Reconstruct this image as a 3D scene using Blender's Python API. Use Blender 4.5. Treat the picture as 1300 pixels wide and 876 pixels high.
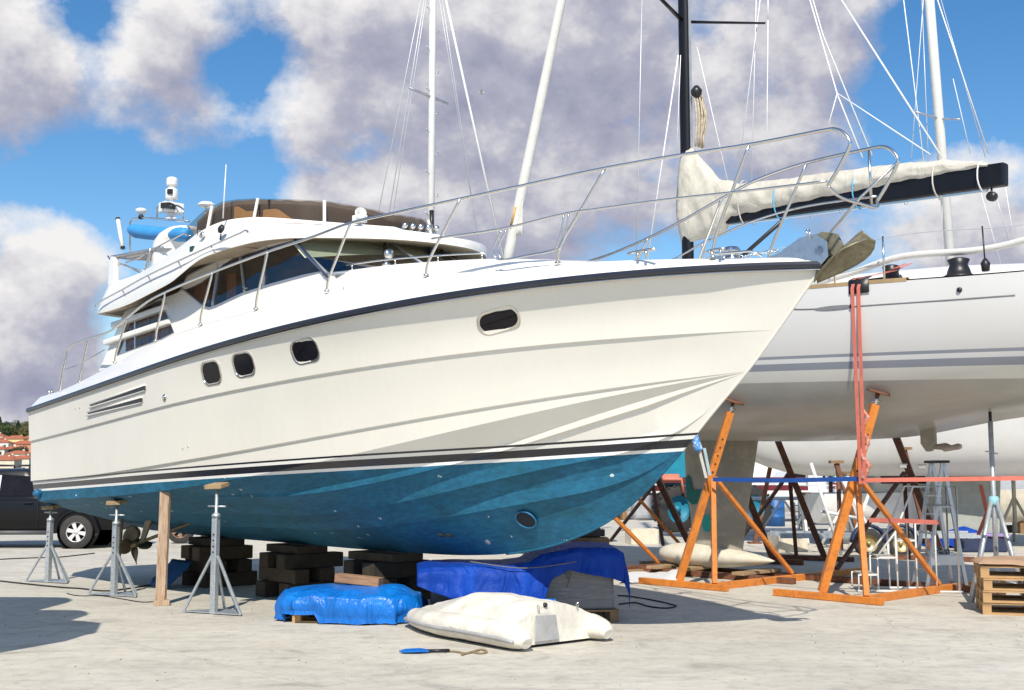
import bpy, bmesh, math, random
import numpy as np
from mathutils import Vector, Matrix, Euler
from mathutils.geometry import tessellate_polygon

# ------------------------------------------------------------------ scene, camera, light
scene = bpy.context.scene
for o in list(bpy.data.objects):
    bpy.data.objects.remove(o, do_unlink=True)
COL = scene.collection
R = math.radians

FOC = 1500.0                       # focal length in photo pixels (photo 1300 wide)
EYE = 1.7
TILT = math.atan(162.0 / FOC)
cam_d = bpy.data.cameras.new('camera')
cam = bpy.data.objects.new('camera', cam_d)
COL.objects.link(cam)
cam.location = (0, 0, EYE)
cam.rotation_euler = (math.pi / 2 + TILT, 0, 0)
cam_d.sensor_width = 36.0
cam_d.lens = FOC / 1300.0 * 36.0
cam_d.clip_start = 0.1
cam_d.clip_end = 6000.0
scene.camera = cam

SUN_EL = 44.0
SUN_AZ = 184.0                     # bearing of the sun, clockwise from +Y: behind the camera, a touch to the left
sun_vec = Vector((math.sin(R(SUN_AZ)) * math.cos(R(SUN_EL)), math.cos(R(SUN_AZ)) * math.cos(R(SUN_EL)), math.sin(R(SUN_EL))))
sun_d = bpy.data.lights.new('sun', 'SUN')
sun_d.energy = 5.0
sun_d.angle = R(0.53)
sun_d.color = (1.0, 0.93, 0.815)
sun_o = bpy.data.objects.new('sun', sun_d)
COL.objects.link(sun_o)
sun_o.rotation_euler = (-sun_vec).to_track_quat('-Z', 'Y').to_euler()

scene.view_settings.view_transform = 'Standard'
scene.view_settings.look = 'None'
scene.view_settings.exposure = 0.08
scene.view_settings.gamma = 1.0
scene.view_settings.use_curve_mapping = False

# ------------------------------------------------------------------ photo geometry
ct, st_ = math.cos(TILT), math.sin(TILT)
def ray(x, y):
    a = x - 650.0; b = 438.0 - y
    return np.array([a, FOC * ct - b * st_, FOC * st_ + b * ct])
def at(x, y, Y):
    d = ray(x, y); s = Y / d[1]
    return Vector((d[0] * s, Y, EYE + d[2] * s))
def G(x, y, z=0.0):
    d = ray(x, y); s = (z - EYE) / d[2]
    return Vector((d[0] * s, d[1] * s, z))
def proj(p):
    c = p[1] * ct + (p[2] - EYE) * st_; u = -p[1] * st_ + (p[2] - EYE) * ct
    return 650 + FOC * p[0] / c, 438 - FOC * u / c, c

# boat frames: u forward, v to the camera side, w up
class Frame:
    def __init__(s, ox, oy, th):
        s.o = np.array([ox, oy]); s.th = th
        s.F = np.array([math.cos(th), -math.sin(th)]); s.S = np.array([-math.sin(th), -math.cos(th)])
        s.camv = float((-s.o) @ s.S)
    def world(s, u, v, w):
        q = s.o + u * s.F + v * s.S
        return (q[0], q[1], w)
    def inv(s, p):
        r = np.array([p[0], p[1]]) - s.o
        return float(r @ s.F), float(r @ s.S), p[2]
    def hitv(s, x, y, v):
        d = ray(x, y); k = (v - s.camv) / float(d[:2] @ s.S)
        return s.inv((d[0] * k, d[1] * k, EYE + d[2] * k))
    def hitb(s, x, y, b):
        v = b(6.0)
        for i in range(60):
            u, _, w = s.hitv(x, y, v); v = .5 * v + .5 * b(u)
        return u, v, w
    def lift(s, plan, px, w0=4.0):
        xs = [p[0] for p in px]; ys = [p[1] for p in px]
        out = []
        for (u, v) in plan:
            w = w0
            for i in range(40):
                x, y, c = proj(s.world(u, v, w))
                w += (y - float(np.interp(x, xs, ys))) * c / FOC * .9
            out.append(w)
        return out
TH = R(46.871)
YF = Frame(-6.2147, 20.1173, TH)       # motor yacht, origin under the middle of its transom
SF = Frame(3.48, 19.9, TH)             # sailing yacht, origin under its keel

# ------------------------------------------------------------------ materials
def new_mat(name):
    m = bpy.data.materials.new(name); m.use_nodes = True
    nt = m.node_tree
    return m, nt, nt.nodes['Principled BSDF']
def node(nt, typ, **kw):
    n = nt.nodes.new(typ)
    for k, v in kw.items():
        if k.startswith('i_'):
            n.inputs[int(k[2:])].default_value = v
        else:
            setattr(n, k, v)
    return n
def ramp(nt, stops, interp='LINEAR'):
    n = nt.nodes.new('ShaderNodeValToRGB'); cr = n.color_ramp; cr.interpolation = interp
    while len(cr.elements) < len(stops): cr.elements.new(0.5)
    for e, (p, c) in zip(cr.elements, stops):
        e.position = p; e.color = c if len(c) == 4 else (*c, 1)
    return n
def mathn(nt, op, a, b=None, c=None, clamp=False):
    n = nt.nodes.new('ShaderNodeMath'); n.operation = op; n.use_clamp = clamp
    for i, x in enumerate((a, b, c)):
        if x is None: continue
        if isinstance(x, (int, float)): n.inputs[i].default_value = x
        else: nt.links.new(x, n.inputs[i])
    return n.outputs[0]
def mixc(nt, fac, a, b, blend='MIX'):
    n = nt.nodes.new('ShaderNodeMix'); n.data_type = 'RGBA'; n.blend_type = blend
    for i, x in ((0, fac), (6, a), (7, b)):
        if isinstance(x, (int, float)): n.inputs[i].default_value = x
        elif isinstance(x, tuple): n.inputs[i].default_value = x if len(x) == 4 else (*x, 1)
        else: nt.links.new(x, n.inputs[i])
    return n.outputs[2]
def noise(nt, vec, scale, detail=4, rough=.55, dist=0.0):
    n = nt.nodes.new('ShaderNodeTexNoise')
    n.inputs['Scale'].default_value = scale; n.inputs['Detail'].default_value = detail
    n.inputs['Roughness'].default_value = rough; n.inputs['Distortion'].default_value = dist
    if vec is not None: nt.links.new(vec, n.inputs['Vector'])
    return n.outputs['Fac']
def mapping(nt, vec, sc=(1, 1, 1), loc=(0, 0, 0), rot=(0, 0, 0)):
    n = nt.nodes.new('ShaderNodeMapping')
    n.inputs['Scale'].default_value = sc; n.inputs['Location'].default_value = loc; n.inputs['Rotation'].default_value = rot
    nt.links.new(vec, n.inputs['Vector'])
    return n.outputs['Vector']
def bump(nt, bsdf, h, strength=.2, dist=.02):
    n = nt.nodes.new('ShaderNodeBump'); n.inputs['Strength'].default_value = strength; n.inputs['Distance'].default_value = dist
    nt.links.new(h, n.inputs['Height']); nt.links.new(n.outputs['Normal'], bsdf.inputs['Normal'])
def objc(nt):
    return nt.nodes.new('ShaderNodeTexCoord').outputs['Object']

def plain(name, col, rough=.5, metal=0.0, var=.12, vs=6.0, bmp=0.0, bs=60.0, coat=0.0, col2=None, stretch=(1, 1, 1), dirt=0.0, dirtcol=(.10, .085, .065), spec=None):
    """colour with uneven tone, optional second colour in patches, dirt specks and fine relief"""
    m, nt, b = new_mat(name)
    vec = mapping(nt, objc(nt), stretch)
    n1 = noise(nt, vec, vs, 5)
    lo = tuple(c * (1 - var) for c in col); hi = tuple(min(1, c * (1 + var)) for c in col)
    r = ramp(nt, [(.3, lo), (.7, hi)]); nt.links.new(n1, r.inputs[0])
    c = r.outputs[0]
    if col2 is not None:
        n2 = noise(nt, vec, vs * 2.3, 6, .65, .4)
        r2 = ramp(nt, [(.50, (0, 0, 0)), (.62, (1, 1, 1))]); nt.links.new(n2, r2.inputs[0])
        c = mixc(nt, r2.outputs[0], c, col2)
    if dirt > 0:
        n3 = noise(nt, vec, vs * 5.1, 6, .7)
        r3 = ramp(nt, [(.62 - dirt * .25, (0, 0, 0)), (.78, (1, 1, 1))]); nt.links.new(n3, r3.inputs[0])
        c = mixc(nt, mathn(nt, 'MULTIPLY', r3.outputs[0], min(1, .3 + dirt)), c, dirtcol)
    nt.links.new(c, b.inputs['Base Color'])
    b.inputs['Roughness'].default_value = rough; b.inputs['Metallic'].default_value = metal
    if coat: b.inputs['Coat Weight'].default_value = coat; b.inputs['Coat Roughness'].default_value = .08
    if spec is not None: b.inputs['Specular IOR Level'].default_value = spec
    if bmp > 0:
        bump(nt, b, noise(nt, vec, bs, 4), bmp, .01)
    return m
def glass(name, tint, refl=.06, rough=.02, gl=(1, 1, 1)):
    m = bpy.data.materials.new(name); m.use_nodes = True; nt = m.node_tree; nt.nodes.clear()
    out = nt.nodes.new('ShaderNodeOutputMaterial'); mx = nt.nodes.new('ShaderNodeMixShader')
    tr = nt.nodes.new('ShaderNodeBsdfTransparent'); g = nt.nodes.new('ShaderNodeBsdfGlossy')
    tr.inputs[0].default_value = (*tint, 1); g.inputs['Roughness'].default_value = rough; g.inputs['Color'].default_value = (*gl, 1)
    geo = nt.nodes.new('ShaderNodeNewGeometry'); dp = nt.nodes.new('ShaderNodeVectorMath'); dp.operation = 'DOT_PRODUCT'
    nt.links.new(geo.outputs['Normal'], dp.inputs[0]); nt.links.new(geo.outputs['Incoming'], dp.inputs[1])
    sch = mathn(nt, 'POWER', mathn(nt, 'SUBTRACT', 1.0, mathn(nt, 'ABSOLUTE', dp.outputs['Value'])), 5.0)
    f2 = mathn(nt, 'MULTIPLY_ADD', sch, .9, refl, True)
    nt.links.new(f2, mx.inputs[0]); nt.links.new(tr.outputs[0], mx.inputs[1]); nt.links.new(g.outputs[0], mx.inputs[2])
    nt.links.new(mx.outputs[0], out.inputs[0])
    return m

# ------------------------------------------------------------------ mesh building
class MB:
    def __init__(s): s.v = []; s.f = []; s.mi = []; s.sm = []
    def add(s, vs, fs, mi=0, sm=False):
        k = len(s.v); s.v += [tuple(p) for p in vs]
        for f in fs: s.f.append([k + i for i in f]); s.mi.append(mi); s.sm.append(sm)
        return s
    def box(s, c, d, rot=None, mi=0):
        x, y, z = (q / 2 for q in d)
        vs = [Vector((i, j, k)) for i in (-x, x) for j in (-y, y) for k in (-z, z)]
        if rot is not None:
            M = rot if isinstance(rot, Matrix) else Euler(rot).to_matrix()
            vs = [M @ p for p in vs]
        c = Vector(c)
        return s.add([p + c for p in vs], [(0, 1, 3, 2), (4, 6, 7, 5), (0, 4, 5, 1), (2, 3, 7, 6), (0, 2, 6, 4), (1, 5, 7, 3)], mi)
    def beam(s, p, q, w, h, up=(0, 0, 1), mi=0):
        p, q = Vector(p), Vector(q); d = (q - p); L = d.length; d.normalize(); up = Vector(up)
        if abs(d.dot(up)) > .98: up = Vector((1, 0, 0))
        x = d.cross(up).normalized(); z = x.cross(d)
        M = Matrix((x, d, z)).transposed()
        return s.box((p + q) / 2, (w, L, h), M, mi)
    def tube(s, path, r, seg=8, closed=False, mi=0, cap=True, sq=1.0):
        path = [Vector(p) for p in path]; n = len(path)
        rs = r if isinstance(r, (list, tuple)) else [r] * n
        rows = []; ref = None
        for i in range(n):
            a = path[(i - 1) % n] if (closed or i > 0) else path[i]
            b = path[(i + 1) % n] if (closed or i < n - 1) else path[i]
            d = (b - a)
            if d.length < 1e-9: d = Vector((0, 0, 1))
            d.normalize()
            if ref is None:
                ref = Vector((0, 0, 1)) if abs(d.z) < .9 else Vector((1, 0, 0))
            x = d.cross(ref)
            if x.length < 1e-6: x = d.orthogonal()
            x.normalize(); y = x.cross(d).normalized(); ref = y
            rows.append([path[i] + (x * math.cos(t) + y * math.sin(t) * sq) * rs[i] for t in (2 * math.pi * k / seg for k in range(seg))])
        vs = [p for row in rows for p in row]; fs = []
        for i in range(n if closed else n - 1):
            j = (i + 1) % n
            for k in range(seg):
                l = (k + 1) % seg
                fs.append((i * seg + k, i * seg + l, j * seg + l, j * seg + k))
        s.add(vs, fs, mi, True)
        if cap and not closed:
            s.add(rows[0], [tuple(range(seg))], mi); s.add(rows[-1], [tuple(range(seg - 1, -1, -1))], mi)
        return s
    def lathe(s, prof, c=(0, 0, 0), seg=16, axis=(0, 0, 1), mi=0, sm=True, cap=True):
        ax = Vector(axis).normalized(); q = Vector((0, 0, 1)).rotation_difference(ax).to_matrix(); c = Vector(c)
        vs = [c + q @ Vector((r * math.cos(2 * math.pi * k / seg), r * math.sin(2 * math.pi * k / seg), z)) for (r, z) in prof for k in range(seg)]
        fs = [(i * seg + k, i * seg + (k + 1) % seg, (i + 1) * seg + (k + 1) % seg, (i + 1) * seg + k) for i in range(len(prof) - 1) for k in range(seg)]
        s.add(vs, fs, mi, sm)
        if prof[0] == prof[-1] or not cap: return s
        if prof[0][0] > 1e-4: s.add(vs[:seg], [tuple(range(seg - 1, -1, -1))], mi)
        if prof[-1][0] > 1e-4: s.add(vs[-seg:], [tuple(range(seg))], mi)
        return s
    def grid(s, rows, mi=0, sm=True, close=False):
        n = len(rows); m = len(rows[0])
        fs = []
        for i in range(n - 1):
            for k in range(m if close else m - 1):
                l = (k + 1) % m
                fs.append((i * m + k, i * m + l, (i + 1) * m + l, (i + 1) * m + k))
        return s.add([p for r in rows for p in r], fs, mi, sm)
    def plate(s, loops, off, mi=0):
        """flat polygon (outer loop, then holes) of 3D points, thickened by the vector off"""
        off = Vector(off); loops = [[Vector(p) for p in l] for l in loops]
        tri = tessellate_polygon(loops); flat = [p for l in loops for p in l]
        s.add(flat, [tuple(t) for t in tri], mi); s.add([p + off for p in flat], [tuple(reversed(t)) for t in tri], mi)
        for l in loops:
            n = len(l)
            s.add(l + [p + off for p in l], [(i, (i + 1) % n, n + (i + 1) % n, n + i) for i in range(n)], mi)
        return s
    def build(s, name, mats, parent=None, bev=0.0, label=None, seg=2, fix=True, auto=None):
        me = bpy.data.meshes.new(name); me.from_pydata(s.v, [], s.f)
        mats = mats if isinstance(mats, (list, tuple)) else [mats]
        for m in mats: me.materials.append(m)
        me.polygons.foreach_set('material_index', s.mi); me.polygons.foreach_set('use_smooth', s.sm)
        bm = bmesh.new(); bm.from_mesh(me)
        bmesh.ops.remove_doubles(bm, verts=bm.verts, dist=1e-5)
        bmesh.ops.dissolve_degenerate(bm, edges=bm.edges, dist=1e-6)
        if fix: bmesh.ops.recalc_face_normals(bm, faces=bm.faces)
        if auto is not None:
            for e in bm.edges:
                if len(e.link_faces) == 2 and e.calc_face_angle(0) > auto: e.smooth = False
        bm.to_mesh(me); bm.free(); me.update()
        o = bpy.data.objects.new(name, me); COL.objects.link(o)
        if parent is not None: o.parent = parent
        if bev > 0:
            b = o.modifiers.new('bevel', 'BEVEL'); b.width = bev; b.segments = seg; b.limit_method = 'ANGLE'; b.angle_limit = R(35)
        if label: o['label'] = label
        return o
def tag(o, label, cat, group=None, kind=None):
    o['label'] = label; o['category'] = cat
    if group: o['group'] = group
    if kind: o['kind'] = kind
    return o
def thing(name, label, cat, loc=(0, 0, 0), rotz=0.0, group=None):
    o = bpy.data.objects.new(name, None); COL.objects.link(o); o.empty_display_size = .2
    o.location = loc; o.rotation_euler = (0, 0, rotz)
    return tag(o, label, cat, group)
def structure(o):
    o['kind'] = 'structure'; return o
def copy_tree(o, parent=None):
    c = o.copy(); COL.objects.link(c)
    if parent is not None: c.parent = parent
    for ch in list(o.children): copy_tree(ch, c)
    return c
def catmull(pts, n):
    P = [Vector(p) for p in pts]; out = []
    for i in range(len(P) - 1):
        a = P[max(0, i - 1)]; b = P[i]; c = P[i + 1]; d = P[min(len(P) - 1, i + 2)]
        for k in range(n):
            t = k / n
            out.append(.5 * (2 * b + (c - a) * t + (2 * a - 5 * b + 4 * c - d) * t * t + (3 * b - a - 3 * c + d) * t ** 3))
    out.append(P[-1]); return out
def ip(x, xs, ys): return float(np.interp(x, xs, ys))
def smooth_ip(pts):
    """monotone-ish smooth curve through (x, y) points"""
    xs = np.array([p[0] for p in pts]); ys = np.array([p[1] for p in pts])
    m = np.gradient(ys, xs)
    def fn(x):
        x = min(max(x, xs[0]), xs[-1]); i = min(int(np.searchsorted(xs, x, 'right')) - 1, len(xs) - 2)
        hh = xs[i + 1] - xs[i]; t = (x - xs[i]) / hh
        return float((2*t**3-3*t*t+1)*ys[i] + (t**3-2*t*t+t)*hh*m[i] + (-2*t**3+3*t*t)*ys[i+1] + (t**3-t*t)*hh*m[i+1])
    return fn
random.seed(7)
# ------------------------------------------------------------------ sky with broken cloud
world = bpy.data.worlds.new('World'); scene.world = world; world.use_nodes = True
wt = world.node_tree; wt.nodes.clear()
wout = wt.nodes.new('ShaderNodeOutputWorld')
sky = wt.nodes.new('ShaderNodeTexSky'); sky.sky_type = 'NISHITA'; sky.sun_disc = False
sky.sun_elevation = R(SUN_EL); sky.sun_rotation = R(SUN_AZ); sky.air_density = 1.0; sky.dust_density = 0.15; sky.ozone_density = 2.0
world.cycles.sampling_method = 'MANUAL'; world.cycles.sample_map_resolution = 256
scene.cycles.max_bounces = 7; scene.cycles.diffuse_bounces = 3; scene.cycles.glossy_bounces = 3; scene.cycles.transparent_max_bounces = 10
bg1 = wt.nodes.new('ShaderNodeBackground'); bg1.inputs[1].default_value = 0.13
hs = wt.nodes.new('ShaderNodeHueSaturation'); hs.inputs['Saturation'].default_value = 1.32; hs.inputs['Value'].default_value = 1.0
wt.links.new(sky.outputs[0], hs.inputs['Color']); wt.links.new(hs.outputs[0], bg1.inputs[0])
wdir = wt.nodes.new('ShaderNodeTexCoord').outputs['Generated']
def wadd(a, b): return mathn(wt, 'ADD', a, b)
# large cloud banks as seen from the yard: (photo x, y, radius, weight); noise breaks and billows their edges
BANKS = [(15, 70, 80, .48), (60, 120, 80, .36), (150, 110, 75, .45), (230, 150, 80, .50), (210, 15, 70, .35), (300, 30, 50, .22), (430, 90, 110, .45), (560, 130, 150, .52), (740, 70, 190, .60), (890, 140, 170, .60),
         (420, 240, 75, .55), (1010, 60, 120, .50), (60, 320, 85, .60), (30, 420, 90, .50), (90, 500, 80, .25), (700, 250, 110, .40), (1190, 285, 130, .55), (1290, 230, 70, .40), (1000, 210, 70, .40), (580, 270, 60, .40)]
HOLES = [(110, 35, 42, .50), (320, 70, 52, .60), (270, 90, 35, .35), (190, 240, 95, .62), (60, 210, 60, .45), (1200, 100, 130, .70), (1290, 30, 90, .5), (460, 200, 35, .40), (340, 225, 40, .35), (780, 300, 80, .40), (950, 300, 60, .40), (150, 400, 50, .35)]
def cloud_density(vec, full=True):
    tot = None
    for (x, y, r, a), sg in [(b, 1) for b in BANKS] + [(b, -1) for b in HOLES]:
        d = ray(x, y); d = d / np.linalg.norm(d)
        dp = wt.nodes.new('ShaderNodeVectorMath'); dp.operation = 'DOT_PRODUCT'
        wt.links.new(vec, dp.inputs[0]); dp.inputs[1].default_value = tuple(d)
        s2 = (r / FOC) ** 2
        e = mathn(wt, 'MULTIPLY', mathn(wt, 'SUBTRACT', 1.0, dp.outputs['Value']), -2.0 / s2)
        g = mathn(wt, 'MULTIPLY', mathn(wt, 'EXPONENT', mathn(wt, 'MINIMUM', e, 0.0)), a * sg)
        tot = g if tot is None else wadd(tot, g)
    tot = mathn(wt, 'MULTIPLY', mathn(wt, 'TANH', mathn(wt, 'MULTIPLY', tot, 1.7)), .56)
    # bank of low cloud all round the horizon
    sz = wt.nodes.new('ShaderNodeSeparateXYZ'); wt.links.new(vec, sz.inputs[0])
    zz = mathn(wt, 'MULTIPLY', sz.outputs[2], 1 / .06)
    low = mathn(wt, 'MULTIPLY', mathn(wt, 'EXPONENT', mathn(wt, 'MULTIPLY', mathn(wt, 'MULTIPLY', zz, zz), -1.0)), .6)
    tot = wadd(tot, low)
    wv = mapping(wt, vec, (1, 1, 1.25), (3.1, 1.7, .4))
    n1 = noise(wt, wv, 7.0, 9 if full else 5, .60, .0)
    n2 = noise(wt, wv, 17.0, 7 if full else 4, .66, .0)
    return wadd(wadd(tot, mathn(wt, 'MULTIPLY', mathn(wt, 'SUBTRACT', n1, .5), 1.55)), mathn(wt, 'MULTIPLY', mathn(wt, 'SUBTRACT', n2, .5), .60))
dens = cloud_density(wdir)
voff = wt.nodes.new('ShaderNodeVectorMath'); voff.operation = 'ADD'; wt.links.new(wdir, voff.inputs[0]); voff.inputs[1].default_value = (-.012, 0, .034)
vnm = wt.nodes.new('ShaderNodeVectorMath'); vnm.operation = 'NORMALIZE'; wt.links.new(voff.outputs[0], vnm.inputs[0])
dup = cloud_density(vnm.outputs[0], False)
mask = ramp(wt, [(.02, (0, 0, 0)), (.16, (.45, .45, .45)), (.36, (1, 1, 1))]); wt.links.new(dens, mask.inputs[0])
# tone: sunlit where the cloud thins upwards, grey-violet where more cloud lies above
tv = wadd(mathn(wt, 'MULTIPLY_ADD', mathn(wt, 'SUBTRACT', dup, dens), .95, .18), mathn(wt, 'MULTIPLY', dens, .36))
tone = ramp(wt, [(.02, (.86, .845, .84)), (.20, (.68, .67, .70)), (.40, (.43, .435, .53)), (.62, (.315, .325, .44)), (1.0, (.255, .27, .38))])
wt.links.new(tv, tone.inputs[0])
bg2 = wt.nodes.new('ShaderNodeBackground'); bg2.inputs[1].default_value = 1.0
wt.links.new(tone.outputs[0], bg2.inputs[0])
wmix = wt.nodes.new('ShaderNodeMixShader')
wt.links.new(mask.outputs[0], wmix.inputs[0]); wt.links.new(bg1.outputs[0], wmix.inputs[1]); wt.links.new(bg2.outputs[0], wmix.inputs[2])
wt.links.new(wmix.outputs[0], wout.inputs[0])

# ------------------------------------------------------------------ ground: one sheet of worn concrete
def concrete():
    m, nt, b = new_mat('yard_concrete')
    oc = objc(nt)
    c1 = noise(nt, oc, .30, 6, .6); c2 = noise(nt, mapping(nt, oc, (.75, 1.25, 1), rot=(0, 0, .4)), 1.3, 9, .70, .9)
    r1 = ramp(nt, [(.3, (.50, .465, .395)), (.5, (.56, .525, .45)), (.7, (.61, .575, .50))]); nt.links.new(c1, r1.inputs[0])
    r2 = ramp(nt, [(.28, (.66, .65, .64)), (.44, (.93, .93, .93)), (.55, (1, 1, 1)), (.72, (1.10, 1.09, 1.06))]); nt.links.new(c2, r2.inputs[0])
    c = mixc(nt, 1.0, r1.outputs[0], r2.outputs[0], 'MULTIPLY')
    # oil and rubber marks
    c3 = noise(nt, mapping(nt, oc, (.55, 1.2, 1), (5, 2, 0), rot=(0, 0, -.5)), .95, 6, .62, 1.6)
    r3 = ramp(nt, [(.62, (0, 0, 0)), (.72, (1, 1, 1))]); nt.links.new(c3, r3.inputs[0])
    c = mixc(nt, mathn(nt, 'MULTIPLY', r3.outputs[0], .42), c, (.20, .19, .18))
    # trowel and tyre streaks
    c4 = noise(nt, mapping(nt, oc, (.35, 3.2, 1), rot=(0, 0, .55)), 2.0, 6, .65, .8)
    r4 = ramp(nt, [(.54, (0, 0, 0)), (.7, (1, 1, 1))]); nt.links.new(c4, r4.inputs[0])
    c = mixc(nt, mathn(nt, 'MULTIPLY', r4.outputs[0], .28), c, (.28, .27, .25))
    c6 = noise(nt, oc, 6.5, 6, .7, .5)
    r6 = ramp(nt, [(.32, (.82, .815, .80)), (.5, (1, 1, 1)), (.7, (1.06, 1.06, 1.05))]); nt.links.new(c6, r6.inputs[0])
    c = mixc(nt, 1.0, c, r6.outputs[0], 'MULTIPLY')
    # hairline cracks and slab joints
    ve = nt.nodes.new('ShaderNodeTexVoronoi'); ve.feature = 'DISTANCE_TO_EDGE'; ve.inputs['Scale'].default_value = .22
    wob = nt.nodes.new('ShaderNodeVectorMath'); wob.operation = 'ADD'; nz_ = nt.nodes.new('ShaderNodeTexNoise'); nz_.inputs['Scale'].default_value = 1.4; nz_.inputs['Detail'].default_value = 5; nt.links.new(oc, nz_.inputs['Vector'])
    nt.links.new(oc, wob.inputs[0]); nt.links.new(nz_.outputs['Color'], wob.inputs[1]); nt.links.new(wob.outputs[0], ve.inputs['Vector'])
    crack = mathn(nt, 'MULTIPLY', mathn(nt, 'LESS_THAN', ve.outputs['Distance'], .0022), mathn(nt, 'GREATER_THAN', noise(nt, oc, .5, 2), .5))
    sj = nt.nodes.new('ShaderNodeSeparateXYZ'); nt.links.new(mapping(nt, oc, (1 / 6.2, 1 / 6.2, 1), (.31, .12, 0), (0, 0, .82)), sj.inputs[0])
    jn = mathn(nt, 'MAXIMUM', mathn(nt, 'LESS_THAN', mathn(nt, 'FRACT', sj.outputs[0]), .0028), mathn(nt, 'LESS_THAN', mathn(nt, 'FRACT', sj.outputs[1]), .0028))
    c = mixc(nt, mathn(nt, 'MULTIPLY', mathn(nt, 'MAXIMUM', crack, jn), .26), c, (.15, .14, .125))
    c5 = noise(nt, oc, 42, 4, .7)
    r5 = ramp(nt, [(.28, (.80, .80, .80)), (.45, (1, 1, 1)), (.75, (1.05, 1.05, 1.05))]); nt.links.new(c5, r5.inputs[0])
    c = mixc(nt, 1.0, c, r5.outputs[0], 'MULTIPLY')
    nt.links.new(c, b.inputs['Base Color'])
    b.inputs['Roughness'].default_value = .85; b.inputs['Specular IOR Level'].default_value = .3
    bump(nt, b, wsum(nt, noise(nt, oc, 55, 5, .7), noise(nt, oc, 4, 5, .6)), .25, .012)
    return m
def wsum(nt, a, b_): return mathn(nt, 'ADD', mathn(nt, 'MULTIPLY', a, .4), b_)
g = MB(); g.add([(-3000, -60, 0), (3000, -60, 0), (3000, 4500, 0), (-3000, 4500, 0)], [(0, 1, 2, 3)])
structure(g.build('ground', concrete()))
# ------------------------------------------------------------------ shared materials
M_DECK = plain('deck_gelcoat', (.83, .81, .765), .28, var=.03, vs=2.0, coat=.3)
M_CAB = plain('cabin_gelcoat', (.82, .795, .745), .25, var=.03, vs=2.0, coat=.3)
M_STEEL = plain('stainless_steel', (.74, .71, .66), .20, 1.0, var=.05, vs=3)
M_DARKRUB = plain('navy_rubber', (.018, .022, .035), .32, var=.2, vs=3, coat=.2)
M_BLACK = plain('black_plastic', (.015, .015, .017), .4, var=.2)
M_ALU = plain('aluminium_frame', (.50, .52, .56), .35, .8, var=.08)
M_GLASS = glass('tinted_glass', (.66, .63, .66), .06)
M_WIND = glass('windshield_glass', (.72, .76, .76), .16)
M_SMOKE = glass('smoked_acrylic', (.66, .60, .53), .05, .10, (.8, .76, .7))
M_CANV = plain('brown_canvas', (.15, .125, .10), .85, var=.1, vs=3, bmp=.2, bs=10)
M_INT = plain('dark_interior', (.035, .035, .05), .6, var=.2)
M_NAVY = plain('navy_dash', (.02, .03, .075), .5, var=.2)
M_CURT = plain('orange_curtain', (.78, .36, .13), .8, var=.15, vs=9)
M_TAN = plain('tan_upholstery', (.52, .33, .15), .7, var=.08)
M_BLIND = plain('olive_blind', (.50, .53, .38), .8, var=.05)
M_BRONZE = plain('weathered_bronze', (.20, .15, .085), .5, .6, var=.3, vs=9, col2=(.16, .17, .13))
M_WHITEP = plain('white_plastic', (.80, .79, .76), .4, var=.04)
M_BLUECOVER = plain('blue_acrylic_cover', (.045, .28, .62), .65, var=.12, vs=4)
M_GALV = plain('galvanised_steel', (.50, .54, .57), .42, .55, var=.16, vs=14, col2=(.40, .43, .46), dirt=.2, dirtcol=(.25, .22, .18))

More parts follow.
